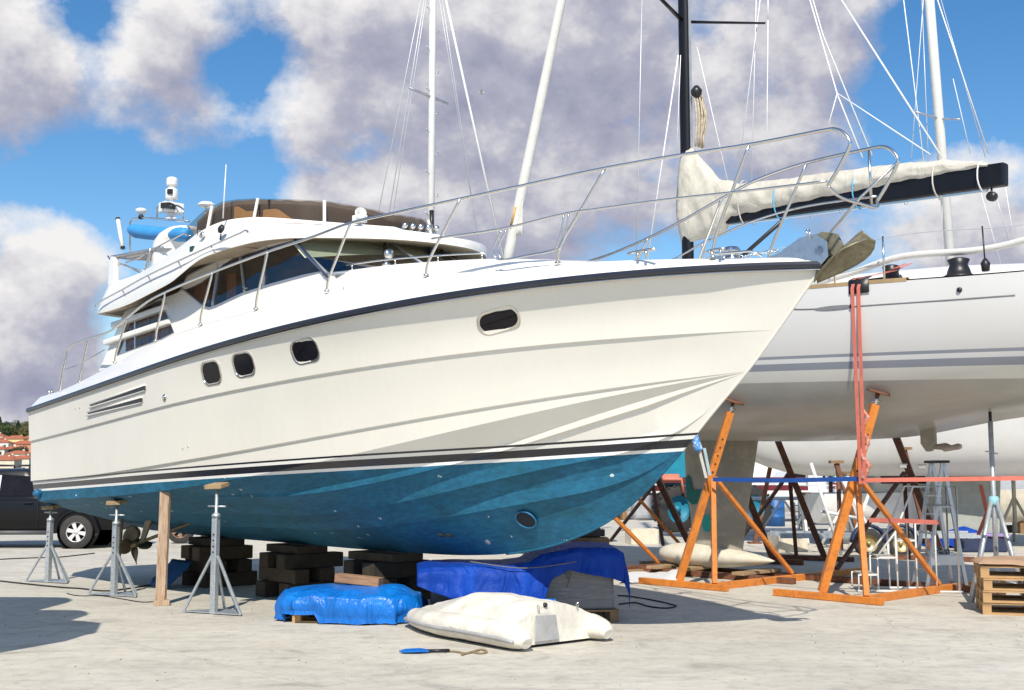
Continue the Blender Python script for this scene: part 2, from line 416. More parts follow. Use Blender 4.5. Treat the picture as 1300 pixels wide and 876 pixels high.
STRIPE = (1.400, 0.036, 0.0007)
def hull_paint():
    m, nt, b = new_mat('yacht_hull_paint')
    oc = objc(nt); sx = nt.nodes.new('ShaderNodeSeparateXYZ'); nt.links.new(oc, sx.inputs[0])
    X, Z = sx.outputs[0], sx.outputs[2]
    base = mathn(nt, 'ADD', mathn(nt, 'MULTIPLY', mathn(nt, 'MULTIPLY', X, X), STRIPE[2]), mathn(nt, 'MULTIPLY_ADD', X, STRIPE[1], STRIPE[0]))
    h = mathn(nt, 'SUBTRACT', Z, base)
    hn = mathn(nt, 'ADD', mathn(nt, 'MULTIPLY', h, 2.0), .5)            # 0.5 = edge of the antifouling
    # cream topsides with faint weathering
    n1 = noise(nt, mapping(nt, oc, (1, 1, .35)), 1.3, 5); r1 = ramp(nt, [(.3, (.765, .74, .665)), (.7, (.80, .775, .70))]); nt.links.new(n1, r1.inputs[0])
    n0 = noise(nt, mapping(nt, oc, (3, 3, .25)), 6, 4); r0 = ramp(nt, [(.35, (.985, .983, .98)), (.6, (1, 1, 1))]); nt.links.new(n0, r0.inputs[0])
    cream = mixc(nt, 1.0, r1.outputs[0], r0.outputs[0], 'MULTIPLY')
    # antifouling: scrubbed, patchy blue
    n2 = noise(nt, mapping(nt, oc, (.6, .6, 1.2)), 2.6, 8, .65, .5)
    r2 = ramp(nt, [(.28, (.006, .088, .135)), (.45, (.007, .112, .19)), (.6, (.009, .128, .235)), (.8, (.03, .175, .26))]); nt.links.new(n2, r2.inputs[0])
    n3 = noise(nt, mapping(nt, oc, (.35, 1, 1.0), rot=(0, .5, 0)), 22, 5, .7)
    r3 = ramp(nt, [(.38, (.72, .74, .78)), (.6, (1.1, 1.1, 1.1))]); nt.links.new(n3, r3.inputs[0])
    blue = mixc(nt, 1.0, r2.outputs[0], r3.outputs[0], 'MULTIPLY')
    vo = nt.nodes.new('ShaderNodeTexVoronoi'); vo.inputs['Scale'].default_value = 3.2; nt.links.new(mapping(nt, oc, (1, 1, 1.6)), vo.inputs['Vector'])
    spots = mathn(nt, 'LESS_THAN', vo.outputs['Distance'], .085)
    n5 = noise(nt, oc, 1.1, 2); keep = mathn(nt, 'GREATER_THAN', n5, .45)
    n6 = noise(nt, oc, 40, 3); keep2 = mathn(nt, 'GREATER_THAN', n6, .46)
    blue = mixc(nt, mathn(nt, 'MULTIPLY', mathn(nt, 'MULTIPLY', spots, keep), keep2), blue, (.50, .58, .58))
    st = ramp(nt, [(0, (0, 0, 0)), (.5, (.5, .5, .5)), (.564, (.02, .02, .025)), (.72, (.9, .9, .9)), (.79, (.02, .02, .03)), (.838, (1, 0, 0))], 'CONSTANT')
    # antifouling below, boot stripes, cream above
    nt.links.new(hn, st.inputs[0])
    strp = ramp(nt, [(0, (.80, .80, .78)), (.564, (.012, .012, .018)), (.72, (.78, .77, .72)), (.79, (.012, .012, .02))], 'CONSTANT'); nt.links.new(hn, strp.inputs[0])
    above = mathn(nt, 'GREATER_THAN', hn, .838)
    below = mathn(nt, 'LESS_THAN', mathn(nt, 'ADD', hn, mathn(nt, 'MULTIPLY', mathn(nt, 'SUBTRACT', noise(nt, oc, 5, 3), .5), .01)), .5)
    c = mixc(nt, above, strp.outputs[0], cream); c = mixc(nt, below, c, blue)
    nt.links.new(c, b.inputs['Base Color'])
    rg = mathn(nt, 'MULTIPLY_ADD', below, .52, .22); nt.links.new(rg, b.inputs['Roughness'])
    ctw = mathn(nt, 'MULTIPLY_ADD', below, -.32, .35); nt.links.new(ctw, b.inputs['Coat Weight']); b.inputs['Coat Roughness'].default_value = .06
    bump(nt, b, noise(nt, oc, 30, 4), .05, .004)
    nt.nodes.remove(st)
    return m
M_HULL = hull_paint()

# ------------------------------------------------------------------ motor yacht
yacht = thing('motor_yacht', 'large white flybridge motor yacht with blue antifouling, propped up ashore', 'yacht', (YF.o[0], YF.o[1], 0), -TH)
def P(u, v, w): return (u, -v, w)
LOA = 13.178
KEEL_PX = [(180,672),(240,679),(360,688),(526,702),(591,705.5),(645,705.4),(700,697),(719,688),(773,662),(808,635),(826,616),(865,574),(881,552),(903,525),(927,497),(957,460),(980,424),(1007,389),(1039,347),(1044,338)]
keel = [YF.hitv(x, y, 0) for x, y in KEEL_PX]
keel[0] = (0.0, 0, .75)
ku = [k[0] for k in keel]; kw = [k[2] for k in keel]
kfit = smooth_ip([(0,.75),(2,.725),(4.5,.715),(7.3,.715),(8.3,.735),(9.03,.79),(9.6,.88),(10.0,.985),(10.56,1.2),(10.94,1.42),(11.53,1.9),(11.91,2.26),(12.41,2.72),(12.86,3.20),(13.178,3.55)])
def plan_fn(ue, B, Le, p, tr):
    def b(u):
        s = 1 - (1 - min(1, max(0, ue - u) / Le)) ** p
        return B * s * (1 - tr * max(0, (5 - u) / 5) ** 1.5)
    return b
def long_curve(px, b, ue, we, deg=4):
    pts = [YF.hitb(x, y, b) for x, y in px]; us = [p[0] for p in pts] + [ue] * 3; ws = [p[2] for p in pts] + [we] * 3
    c = np.polyfit(us, ws, deg)
    u0 = pts[0][0]
    return u0, (lambda u: float(np.polyval(c, u)))
b_s = plan_fn(LOA, 2.2, 8.0, 2.2, .09)
b_1 = plan_fn(12.68, 2.14, 8.3, 2.05, .08)
b_2 = plan_fn(12.34, 2.07, 8.8, 1.95, .07)
b_c = plan_fn(12.33, 2.00, 9.0, 1.9, .05)
SH_PX = [(36,522),(76,508),(162,478),(254,448.5),(330,425.7),(360,417),(480,392),(600,373),(720,356),(840,347),(934,341),(1037,337.7)]
K1_PX = [(37,560),(203,516),(240,507.7),(330,489),(360,482),(480,462.5),(600,447),(720,436),(840,425.5),(968,415)]
K2_PX = [(39,611),(140,599.4),(250,582),(360,562),(480,541),(531,529.5),(660,510),(750,497),(838,485),(927,474)]
CH_PX = [(48,636),(140,630.5),(194,624),(262,614),(303,607),(354,598),(425,582),(480,570),(542,553),(610,540),(660,529),(749,507.5),(838,490),(925,474)]
us0, w_s = long_curve(SH_PX, b_s, LOA, 3.55)
u10, w_1 = long_curve(K1_PX, b_1, 12.68, kfit(12.68))
u20, w_2 = long_curve(K2_PX, b_2, 12.34, kfit(12.34))
uc0, w_c = long_curve(CH_PX, b_c, 12.33, kfit(12.33) - .005)
NC = 96
TT = [1 - (1 - i / (NC - 1)) ** 1.35 for i in range(NC)]
def row(u0, ue, b, w, dv=0.0, dw=0.0, fade=1.2):
    out = []
    for t in TT:
        u = u0 + (ue - u0) * t
        k = min(1, (ue - u) / fade)
        out.append([u, max(0, b(u) - dv * k), w(u) - dw * k])
    return out
def lerp_rows(a, b, q, conc=0.0):
    out = []
    for i, (p, r) in enumerate(zip(a, b)):
        t = TT[i]; c = conc * max(0, min(1, (t - .35) / .45)) * min(1, (1 - t) / .06) * math.sin(math.pi * q)
        out.append([p[0] + (r[0] - p[0]) * q, max(0, p[1] + (r[1] - p[1]) * q - c), p[2] + (r[2] - p[2]) * q])
    return out
r_s = row(us0, LOA, b_s, w_s)
r_1 = row(u10, 12.68, b_1, w_1); r_1b = row(u10, 12.68, b_1, w_1, .028, .010)
r_2 = row(u20, 12.34, b_2, w_2); r_2b = row(u20, 12.34, b_2, w_2, .030, .012)
r_c = row(uc0, 12.33, b_c, w_c)
rows_top = [r_s] + [lerp_rows(r_s, r_1, q, .05) for q in (.2, .4, .6, .8)] + [r_1, r_1b] + [lerp_rows(r_1b, r_2, q, .02) for q in (.33, .66)] + [r_2, r_2b] + [lerp_rows(r_2b, r_c, .5)] + [r_c]
def both(mb, rows, mi=0, sm=True):
    mb.grid([[P(*p) for p in r] for r in rows], mi, sm)
    mb.grid([[P(p[0], -p[1], p[2]) for p in r] for r in rows], mi, sm)
top = MB(); both(top, rows_top)
top.build('hull_topsides', M_HULL, yacht, auto=R(24))

# bottom: chine flat, spray rails, V sections down to the keel
A_PX = [(240,637),(319,630.5),(391,621),(460,608),(552,588),(610,572),(660,559),(749,529.7),(838,501.5),(921,475.4)]
B_PX = [(60,650),(290,651.7),(369,647),(432,641.5),(460,640.7),(538,630),(604,619),(660,605),(700,592),(764,575),(838,553),(891,534)]
C_PX = [(100,660),(290,668),(400,667),(460,663),(536,660),(591,653),(637,644),(700,630),(719,626),(779,608),(838,593),(853,586)]
def off_a(u): return .26 * min(1, (12.33 - u) / 2.6)
b_a = lambda u: max(0, b_c(u) - off_a(u))
a_pts = [YF.hitb(x, y, b_a) for x, y in A_PX]
pa = np.polyfit([p[0] for p in a_pts] + [12.33] * 3, [p[2] for p in a_pts] + [kfit(12.33) - .01] * 3, 4)
def w_a(u):
    wl = w_c(u) + (kfit(u) - w_c(u)) * off_a(u) / max(.05, b_c(u))
    wp = float(np.polyval(pa, u)); k = min(1, max(0, (u - 5.0) / 1.5))
    return min(wp * k + wl * (1 - k), w_c(u) - .01 * min(1, (12.33 - u)))
def st_u(i): return uc0 + (12.33 - uc0) * TT[i]
r_at = [[st_u(i), b_a(st_u(i)), w_a(st_u(i))] for i in range(NC)]
def fadek(u, a=1.0): return min(1, max(0, (12.33 - u) / a))
def afta(u): return .12 + .88 * min(1, max(0, (u - 4.5) / 3))
r_ab = [[p[0], max(0, p[1] - .012 * fadek(p[0])), max(kfit(p[0]), p[2] - .062 * fadek(p[0]) * afta(p[0]))] for p in r_at]
r_ai = [[p[0], max(0, p[1] - .045 * fadek(p[0])), max(kfit(p[0]), p[2] - .012 * fadek(p[0]))] for p in r_ab]
r_k = [[st_u(i), 0.0, kfit(st_u(i))] for i in range(NC)]
def strake(px, uend):
    xs = [p[0] for p in px]; ys = [p[1] for p in px]; q0 = []
    for i in range(NC):
        a, k = r_ai[i], r_k[i]; best = None; prev = None
        for j in range(201):
            q = j / 200
            x, y, _ = proj(YF.world(a[0], a[1] * (1 - q), a[2] + (k[2] - a[2]) * q))
            d = y - float(np.interp(x, xs, ys))
            if prev is not None and prev < 0 <= d: best = q; break
            prev = d
        q0.append(best)
    good = [i for i in range(NC) if q0[i] is not None]
    us = [st_u(i) for i in good]; qs = [q0[i] for i in good]
    c = np.polyfit(us, qs, 5)
    top_, edge, inn = [], [], []
    for i in range(NC):
        u = st_u(i); q = min(.97, max(.06, float(np.polyval(c, min(max(u, us[0]), us[-1])))))
        a, k = r_ai[i], r_k[i]
        d = Vector((-a[1], k[2] - a[2])); L = max(d.length, 1e-5); s = d / L; n = Vector((-s.y, s.x)) * -1
        if n.y > 0: n = -n
        p = Vector((a[1], a[2])) + d * q
        m = min(1, max(0, (uend - u) / 1.0)) * min(1, max(.25, (u - 2) / 5))
        e = p + n * .052 * m; t_ = p - s * min(.13 * (.35 + .65 * m), L * q * .8); z = p + s * .012
        top_.append([u, max(0, t_.x), t_.y]); edge.append([u, max(0, e.x), e.y]); inn.append([u, max(0, z.x), z.y])
    return top_, edge, inn
bt, be, bi = strake(B_PX, 11.95); cct, cce, cci = strake(C_PX, 11.45)
for i in range(NC):
    if cct[i][1] > bi[i][1]: cct[i][1:] = bi[i][1:]
    if cce[i][1] > bi[i][1]: cce[i][1:] = bi[i][1:]
    if cci[i][1] > bi[i][1]: cci[i][1:] = bi[i][1:]
bot = MB()
both(bot, [r_c, lerp_rows(r_c, r_at, .5), r_at, r_ab, r_ai, bt, be, bi, cct, cce, cci, lerp_rows(cci, r_k, .5), r_k])
bot.build('hull_bottom', M_HULL, yacht, auto=R(16))
tr = MB()
edge = [r[0] for r in rows_top] + [r[0] for r in [r_at, r_ab, r_ai, bt, be, bi, cct, cce, cci, r_k]]
tr.add([P(*p) for p in edge] + [P(p[0], -p[1], p[2]) for p in reversed(edge)], [tuple(range(2 * len(edge)))])
tr.build('transom', M_HULL, yacht)

# rub rail along the sheer
rub = MB(); prof = [(0, .045), (.035, .04), (.05, .012), (.045, -.012), (.02, -.02), (0, -.02)]
for sg in (1, -1):
    rows = []
    for (u, v, w) in r_s:
        rows.append([P(u + dv * .3, sg * (v + dv), w + dw) for dv, dw in prof])
    rub.grid(rows, 0, True)
rub.build('rub_rail', M_DARKRUB, yacht, auto=R(40))
rub = MB()
for sg in (1, -1):
    rows = [[P(u, sg * (v + dv), w + dw) for dv, dw in ((0, -.021), (.022, -.022), (.026, -.036), (0, -.042))] for (u, v, w) in r_s]
    rub.grid(rows, 0, True)
rub.build('rub_strip', M_STEEL, yacht, auto=R(40))

# deck moulding: raised bulwark, side decks and foredeck
E_PX = [(30,509),(46,505),(75,497),(101,485),(146,461),(198,433),(254,413),(325,393),(415,371),(541,350),(708,335),(800,330),(905,328),(1000,330),(1044,335)]
def in_e(u): return .05 + .13 * min(1, (LOA - u) / 4)
e_plan = [(p[0], max(0, p[1] - in_e(p[0]) * min(1, p[1] / .3))) for p in r_s]
w_e = YF.lift(e_plan, E_PX, 3.4)
w_e = [max(a, r_s[i][2] + .05) for i, a in enumerate(w_e)]
for k in range(6): w_e = [w_e[0]] + [(w_e[i - 1] + 2 * w_e[i] + w_e[i + 1]) / 4 for i in range(1, NC - 1)] + [w_e[-1]]
def W_E(u): return float(np.interp(u, [p[0] for p in e_plan], w_e))
dk = []
for i, (u, v) in enumerate(e_plan):
    k = min(1, max(0, (10.6 - u) / 2.0)); w = w_e[i]; s = r_s[i]; iv = min(1, v / .4)
    c = [(s[1], s[2] + .03), (s[1] - .02 * iv, s[2] + .05), (v + .02 * iv, w - .025), (v - .01 * iv, w), (v - .05 * iv, w + .003),
         (v - .09 * iv, w - .01 - .2 * k), (v * .6, w - .2 * k + .015), (v * .3, w + .035 - .2 * k), (0, w + .045 - .2 * k)]
    dk.append([(u, max(0, a), b) for a, b in c])
d = MB(); both(d, dk); d.build('deck', M_DECK, yacht, auto=R(50))
d = MB(); st0 = dk[0]; d.add([P(*p) for p in st0] + [P(p[0], -p[1], p[2]) for p in reversed(st0[:-1])], [tuple(range(2 * len(st0) - 1))]); d.build('transom_top', M_DECK, yacht)

# coachroof ahead of the windshield
cv = smooth_ip([(6.9, 1.30), (7.4, 1.27), (8.13, 1.17), (8.9, 1.06), (9.6, .92), (10.2, .74), (10.8, .52), (11.3, .28), (11.6, 0.02)])
cw = smooth_ip([(6.9, 4.12), (7.4, 4.09), (8.13, 4.075), (8.9, 4.035), (9.55, 3.99), (10.2, 3.92), (10.9, 3.83), (11.6, 3.73)])
rows = []
for i in range(50):
    u = 6.6 + 5.0 * i / 49; v = cv(u); w = cw(u); r = min(1, v / .3)
    half = [(v + .10 * r, 3.35), (v + .035 * r, w - .14), (v, w - .045), (v - .05 * r, w - .008), (v - .16 * r, w + .012), (v * .5, w + .03), (0, w + .04)]
    rows.append([P(u, a, b) for a, b in half] + [P(u, -a, b) for a, b in reversed(half[:-1])])
c = MB(); c.grid(rows); c.build('coachroof', M_DECK, yacht, auto=R(55))
# stem bar closes the bow
s = MB(); s.tube([P(u, 0, kfit(u)) for u in np.linspace(9.0, LOA, 60)], .014, 8); s.build('stem_bar', M_HULL, yacht)

# ---- cabin sides with window openings
def vcab(u, w): return 1.75 - .045 * u - .08 * (w - 3.5)
def hitc(x, y):
    v = 1.5
    for i in range(50):
        u, _, w = YF.hitv(x, y, v); v = vcab(u, w)
    return u, w
def PC(u, w, off=0.0, sg=1): return P(u, sg * (vcab(u, w) + off), w)
WIN = [hitc(*p) for p in [(231,365),(239,351),(276,332),(304,320.5),(338,308.5),(364,303),(373,307.5),(408,344.5),(385,349),(345,360),(308,372),(275,387.5),(266,390.5),(260,389)]]
AFT = [hitc(*p) for p in [(146,452),(164,406),(172,397),(204,379),(221,422),(205,430)]]
def wlo(u): return ip(u, [1.9, 3, 4, 4.6, 4.9, 5.2, 6.6, 8], [4.03, 4.01, 4.12, 4.21, 4.35, 4.44, 4.49, 4.45])
a_b = hitc(124, 474); a_t = hitc(158, 396)
outline = [a_b, a_t] + [(u, wlo(u) + .07) for u in np.linspace(a_t[0] + .15, hitc(372, 303)[0], 16)] + [hitc(374, 307), hitc(411, 344), (7.62, 3.9), (7.62, 3.3), (a_b[0] + .4, 3.0)]
for sg, nm in ((1, 'cabin_side'), (-1, 'cabin_side')):
    c = MB(); c.plate([[PC(u, w, 0, sg) for u, w in outline], [PC(u, w, 0, sg) for u, w in reversed(WIN)], [PC(u, w, 0, sg) for u, w in reversed(AFT)]], (0, .05 * sg, 0))
    c.build(nm, M_CAB, yacht)
# cabin interior: floor, back wall and dark lining
c = MB(); c.box((4.9, 0, 3.45), (5.4, 2.5, .05)); c.box((2.4, 0, 4.0), (.06, 2.6, 1.1)); c.box((5.0, .02, 3.95), (5.2, .04, 1.1)); c.build('cabin_lining', M_INT, yacht)
c = MB(); c.box((6.95, 0, 3.92), (1.5, 2.3, .12)); c.box((7.2, .35, 4.02), (.5, .9, .12)); c.build('dashboard', M_NAVY, yacht, bev=.02)
def ring(mb, poly, wd, off0, off1, sg=1):
    n = len(poly); cen = Vector((sum(p[0] for p in poly) / n, sum(p[1] for p in poly) / n)); out = []
    for i in range(n):
        a, b, d = Vector(poly[i - 1]), Vector(poly[i]), Vector(poly[(i + 1) % n])
        t = ((b - a).normalized() + (d - b).normalized()).normalized(); nn = Vector((-t.y, t.x))
        if nn.dot(b - cen) < 0: nn = -nn
        out.append(b + nn * wd)
    rows = [[PC(p[0], p[1], off0, sg) for p in poly], [PC(p[0], p[1], off1, sg) for p in poly], [PC(p[0], p[1], off1, sg) for p in out], [PC(p[0], p[1], off0, sg) for p in out]]
    mb.grid(rows, 0, False, close=True)
def lineseg(p, q): return hitc(*p), hitc(*q)
for sg in (1, -1):
    w = MB(); w.plate([[PC(u, ww, -.02, sg) for u, ww in WIN]], (0, .006 * sg, 0)); win = w.build('side_window', M_GLASS, yacht)
    f = MB(); ring(f, WIN, .022, -.03, .012, sg); f.build('window_frame', M_ALU, win)
    for (p, q) in (((277, 334), (269, 388)), ((304, 324), (310, 372)), ((338, 311), (333, 365))):
        (u0, w0), (u1, w1) = lineseg(p, q)
        m = MB(); m.beam(PC(u0, w0, -.008, sg), PC(u1, w1, -.008, sg), .028, .02); m.build('mullion', M_ALU, win)
    # curtains gathered behind the glass
    for (x0, x1, yb, yt) in ((238, 256, 384, 352), (280, 290, 381, 346)):
        rows = []
        for k in range(13):
            x = x0 + (x1 - x0) * k / 12; dz = .02 * math.sin(k * 1.9)
            ub, wb = hitc(x, yb); ut, w_t = hitc(x, yt)
            rows.append([PC(ub, wb, -.10 + dz, sg), PC(ut, w_t, -.10 + dz, sg)])
        q = MB(); q.grid(rows); q.build('curtain', M_CURT, win)
    w = MB(); w.plate([[PC(u, ww, -.03, sg) for u, ww in AFT]], (0, .006 * sg, 0)); win = w.build('louvred_window', M_GLASS, yacht)
    f = MB(); ring(f, AFT, .012, -.035, .006, sg); f.build('window_frame', M_ALU, win)
    random.seed(3)
    for x0 in range(150, 216, 11):
        rows = []
        for k in range(9):
            x = x0 + 9 * k / 8; dz = .018 * math.sin(k * 2.2 + x0)
            a = hitc(x, max(427, 452 - (x - 146) * .4)); b = hitc(x, 402 - (x - 160) * .45)
            rows.append([PC(a[0], a[1], -.12 + dz, sg), PC(b[0], b[1], -.12 + dz, sg)])
        q = MB(); q.grid(rows); q.build('curtain', M_CURT, win)
    for p, q in (((147, 413.5), (213, 389.5)), ((137.5, 435.5), (218, 407.5))):
        (u0, w0), (u1, w1) = lineseg(p, q)
        a = Vector(PC(u0, w0, .04, sg)); b = Vector(PC(u1, w1, .0, sg))
        m = MB(); m.beam(a, b, .10, .085); m.build('louvre_fin', M_CAB, yacht, bev=.02)

# ---- windshield: three raked panes behind a curved base
def arc_pts(cu, cw_, eu, ev, ew, n=31, p=2.2):
    out = []
    for i in range(n):
        q = -1 + 2 * i / (n - 1)
        out.append((cu + (eu - cu) * abs(q) ** p, -ev * q, cw_ + (ew - cw_) * q * q))
    return out
_b = YF.hitv(413, 347, 1.40); _t = YF.hitv(375, 306, 1.40)
base = arc_pts(8.35, 4.06, _b[0], 1.40, _b[2] - .03); topc = arc_pts(7.30, 4.60, _t[0], 1.40, _t[2])
def wsp(i, q, off=0.0):
    a, b = base[i], topc[i]
    return (a[0] + (b[0] - a[0]) * q + off, a[1] + (b[1] - a[1]) * q, a[2] + (b[2] - a[2]) * q + off * .4)
for i0, i1 in ((0, 10), (10, 20), (20, 30)):
    m = MB(); m.grid([[P(*wsp(i, q)) for q in (0, .33, .66, 1)] for i in range(i0, i1 + 1)]); pane = m.build('windshield_pane', M_WIND, yacht)
    m = MB(); m.grid([[P(*wsp(i, q, -.06)) for q in (.58, .8, 1)] for i in range(i0, i1 + 1)]); m.build('sun_blind', M_BLIND, pane)
for i in (0, 10, 20, 30):
    m = MB(); m.tube([P(*wsp(i, q, .012)) for q in (-.05, .5, 1.05)], .028 if i in (10, 20) else .022, 6, sq=.5); m.build('windshield_pillar', M_NAVY if i in (0, 30) else M_ALU, yacht)
m = MB()
m.tube([P(p[0] - .05, p[1], p[2] + .02) for p in base], .025, 6); m.build('windshield_sill', M_ALU, yacht)
for i0, i1 in ((5, 8), (14, 17), (24, 26)):
    m = MB(); m.tube([P(*wsp(i0, .02, .05)), P(*wsp(i0 + 1, .35, .05)), P(*wsp(i1, .72, .03))], .016, 6); m.tube([P(*wsp(i0 + 1, .3, .035)), P(*wsp(i1 + 1, .85, .03))], .020, 5)
    m.build('wiper', M_BLACK, yacht)
m = MB(); m.lathe([(.0, 0), (.05, .0), (.055, .03), (.02, .05), (.015, .12)], P(7.95, .95, 4.10), 10); m.lathe([(0, -.04), (.04, -.03), (.058, .0), (.058, .04), (.0, .05)], P(7.98, .95, 4.24), 12, (1, 0, .1)); m.build('searchlight', M_STEEL, yacht)
# guard rail on the coachroof below the windshield
m = MB(); pts = [P(u, cv(u) - .06, cw(u) + .06) for u in np.linspace(7.5, 9.6, 16)]; m.tube(pts, .011, 6)
for u in (7.6, 8.3, 8.95, 9.55): m.tube([P(u, cv(u) - .06, cw(u) - .01), P(u, cv(u) - .06, cw(u) + .06)], .009, 6)
m.build('coachroof_grab_rail', M_STEEL, yacht)

# ---- flybridge moulding
HP = [(1.9, 0), (1.9, .8), (1.9, 1.5), (1.96, 1.74), (2.12, 1.85), (2.6, 1.88), (3.2, 1.88), (3.8, 1.88), (4.4, 1.88), (4.7, 1.88), (4.95, 1.87), (5.2, 1.86), (5.5, 1.84), (5.9, 1.78), (6.3, 1.68), (6.7, 1.54), (7.05, 1.37), (7.35, 1.16), (7.62, .92), (7.84, .66), (8.0, .38), (8.08, .15), (8.09, 0)]
CP = [(2.05, 0), (2.05, .8), (2.05, 1.45), (2.08, 1.62), (2.2, 1.74), (2.6, 1.75), (3.2, 1.75), (3.8, 1.74), (4.4, 1.72), (4.7, 1.70), (4.95, 1.68), (5.2, 1.65), (5.45, 1.60), (5.75, 1.52), (6.0, 1.42), (6.2, 1.30), (6.38, 1.14), (6.54, .94), (6.67, .72), (6.77, .5), (6.83, .28), (6.86, .1), (6.86, 0)]
LO_PX = [(100,401),(118,400.5),(157,391),(200,368),(228,351),(241,338),(254,328),(300,313),(330,304.5),(372,302),(420,302),(472,303),(525,305),(577,312),(634,320),(650,324)]
HI_PX = [(118,395),(124,392),(187,355),(226,337),(290,308),(317,297),(345,288.5),(380,285.5),(420,285),(485,288.5),(551,296.5),(603,307),(634,315.5),(648,320)]
CT_PX = [(110,384),(125,376),(142,357),(165,353),(184,346),(193,338),(234,305),(258,290),(282,279),(300,276),(330,275),(370,277.5),(408,281),(445,283.5),(485,286.5),(501,287.5),(560,292)]
WT_PX = [(230,312),(235,303),(240,285),(258,268),(281,256),(300,253),(320,252),(360,252.5),(415,255),(450,261),(484,268),(497,273),(503,281),(560,292)]
lo = YF.lift(HP, LO_PX, 4.3); hi = YF.lift(HP, HI_PX, 4.5); tp = YF.lift(CP, CT_PX, 4.8)
for arr, c0 in ((lo, 4.03), (hi, 4.10), (tp, 4.52)):
    for i in range(3): arr[i] = c0
tp[3] = 4.5; tp[4] = 4.5
sm3 = lambda a: [a[0]] + [(a[i - 1] + 2 * a[i] + a[i + 1]) / 4 for i in range(1, len(a) - 1)] + [a[-1]]
lo = sm3(lo); hi = sm3(hi); tp = sm3(tp)
hi = [max(h_, l_ + .06) for h_, l_ in zip(hi, lo)]; tp = [max(t_, h_ + .04) for t_, h_ in zip(tp, hi)]
def refine(arr, n=4): return [tuple(p) for p in catmull([(*a, 0) if len(a) == 2 else a for a in arr], n)]
HP3 = refine([(p[0], p[1], w) for p, w in zip(HP, lo)]); HI3 = refine([(p[0], p[1], w) for p, w in zip(HP, hi)]); CT3 = refine([(p[0], p[1], w) for p, w in zip(CP, tp)])
def inset(p, d):
    c = Vector((4.9, 0)); q = Vector((p[0], p[1])); n = (c - q)
    n.x *= (.25 if 2.3 < p[0] < 6 else 1); n.normalize()
    q2 = q + n * d
    return (q2.x, max(0, q2.y))
rows = []
for a, b, c in zip(HP3, HI3, CT3):
    ia = inset(a, .12); rise = max(.02, min(.30, 4.50 - a[2])); ib = inset(b, .015); ic = inset(c, .09)
    rows.append([(a[0] * .9 + .45, 0, max(4.52, a[2] + .05)), (*inset(a, .34), max(4.50, a[2] + .03)) if 2.9 < a[0] < 6.6 else (ia[0], ia[1], a[2] + .02), (ia[0], ia[1], a[2] + (rise * .75 if 2.9 < a[0] < 6.6 else .012)), (a[0], a[1], a[2]), (a[0], a[1] + .004, a[2] + .03), (b[0], b[1], b[2] - .02), (ib[0], ib[1], b[2]),
                 (b[0] * .55 + c[0] * .45, b[1] * .55 + c[1] * .45, b[2] * .62 + c[2] * .38 + .0), (c[0], c[1], c[2] - .03), (*inset(c, .02), c[2]), (*inset(c, .07), c[2]), (*ic, c[2] - .03), (*inset(c, .10), max(4.60, min(4.6, c[2] - .06)) if c[2] > 4.62 else c[2] - .05), (c[0] * .9 + .45, 0, 4.60)])
fb = MB(); sf = MB()
for sg in (1, -1):
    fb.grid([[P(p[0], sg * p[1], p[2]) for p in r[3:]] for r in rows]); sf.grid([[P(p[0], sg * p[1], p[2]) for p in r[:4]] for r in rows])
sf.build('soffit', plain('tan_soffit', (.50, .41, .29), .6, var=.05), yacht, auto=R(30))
fb.build('flybridge', M_CAB, yacht, auto=R(38))
# smoked windscreen on the coaming, in panes between pale posts
wt_plan = [inset(p, .10) for p in CT3]
wtop = YF.lift(wt_plan, WT_PX, 5.1)
wtop = [max(w, c[2] + .02) for w, c in zip(wtop, CT3)]
i0 = min(i for i, p in enumerate(CT3) if p[0] > 4.33 and p[1] > .5)
NW = len(CT3)
posts = [i0, min(range(NW), key=lambda i: abs(proj(YF.world(*CT3[i]))[0] - 262) if i >= i0 else 999)] + [min(range(NW), key=lambda i: abs(proj(YF.world(*CT3[i]))[0] - x)) for x in (320, 411)] + [NW - 1]
def wrow(i, sg): return [P(*(lambda q: (q[0], sg * q[1]))(inset(CT3[i], .045 + .055 * k)), CT3[i][2] - .01 + (wtop[i] - CT3[i][2] + .01) * k) for k in (0, .5, 1)]
for sg in (1, -1):
    for a, b in zip(posts[:-1], posts[1:]):
        if b <= a: continue
        m = MB(); m.grid([wrow(i, sg) for i in range(a, b + 1)]); m.build('windscreen_pane', M_SMOKE, yacht)
    for i in posts[1:-1]:
        r = wrow(i, sg); m = MB(); m.beam(Vector(r[0]) + Vector((.01, -.012 * sg, 0)), Vector(r[2]) + Vector((.01, -.012 * sg, 0)), .036, .02); m.build('windscreen_post', M_WHITEP, yacht)
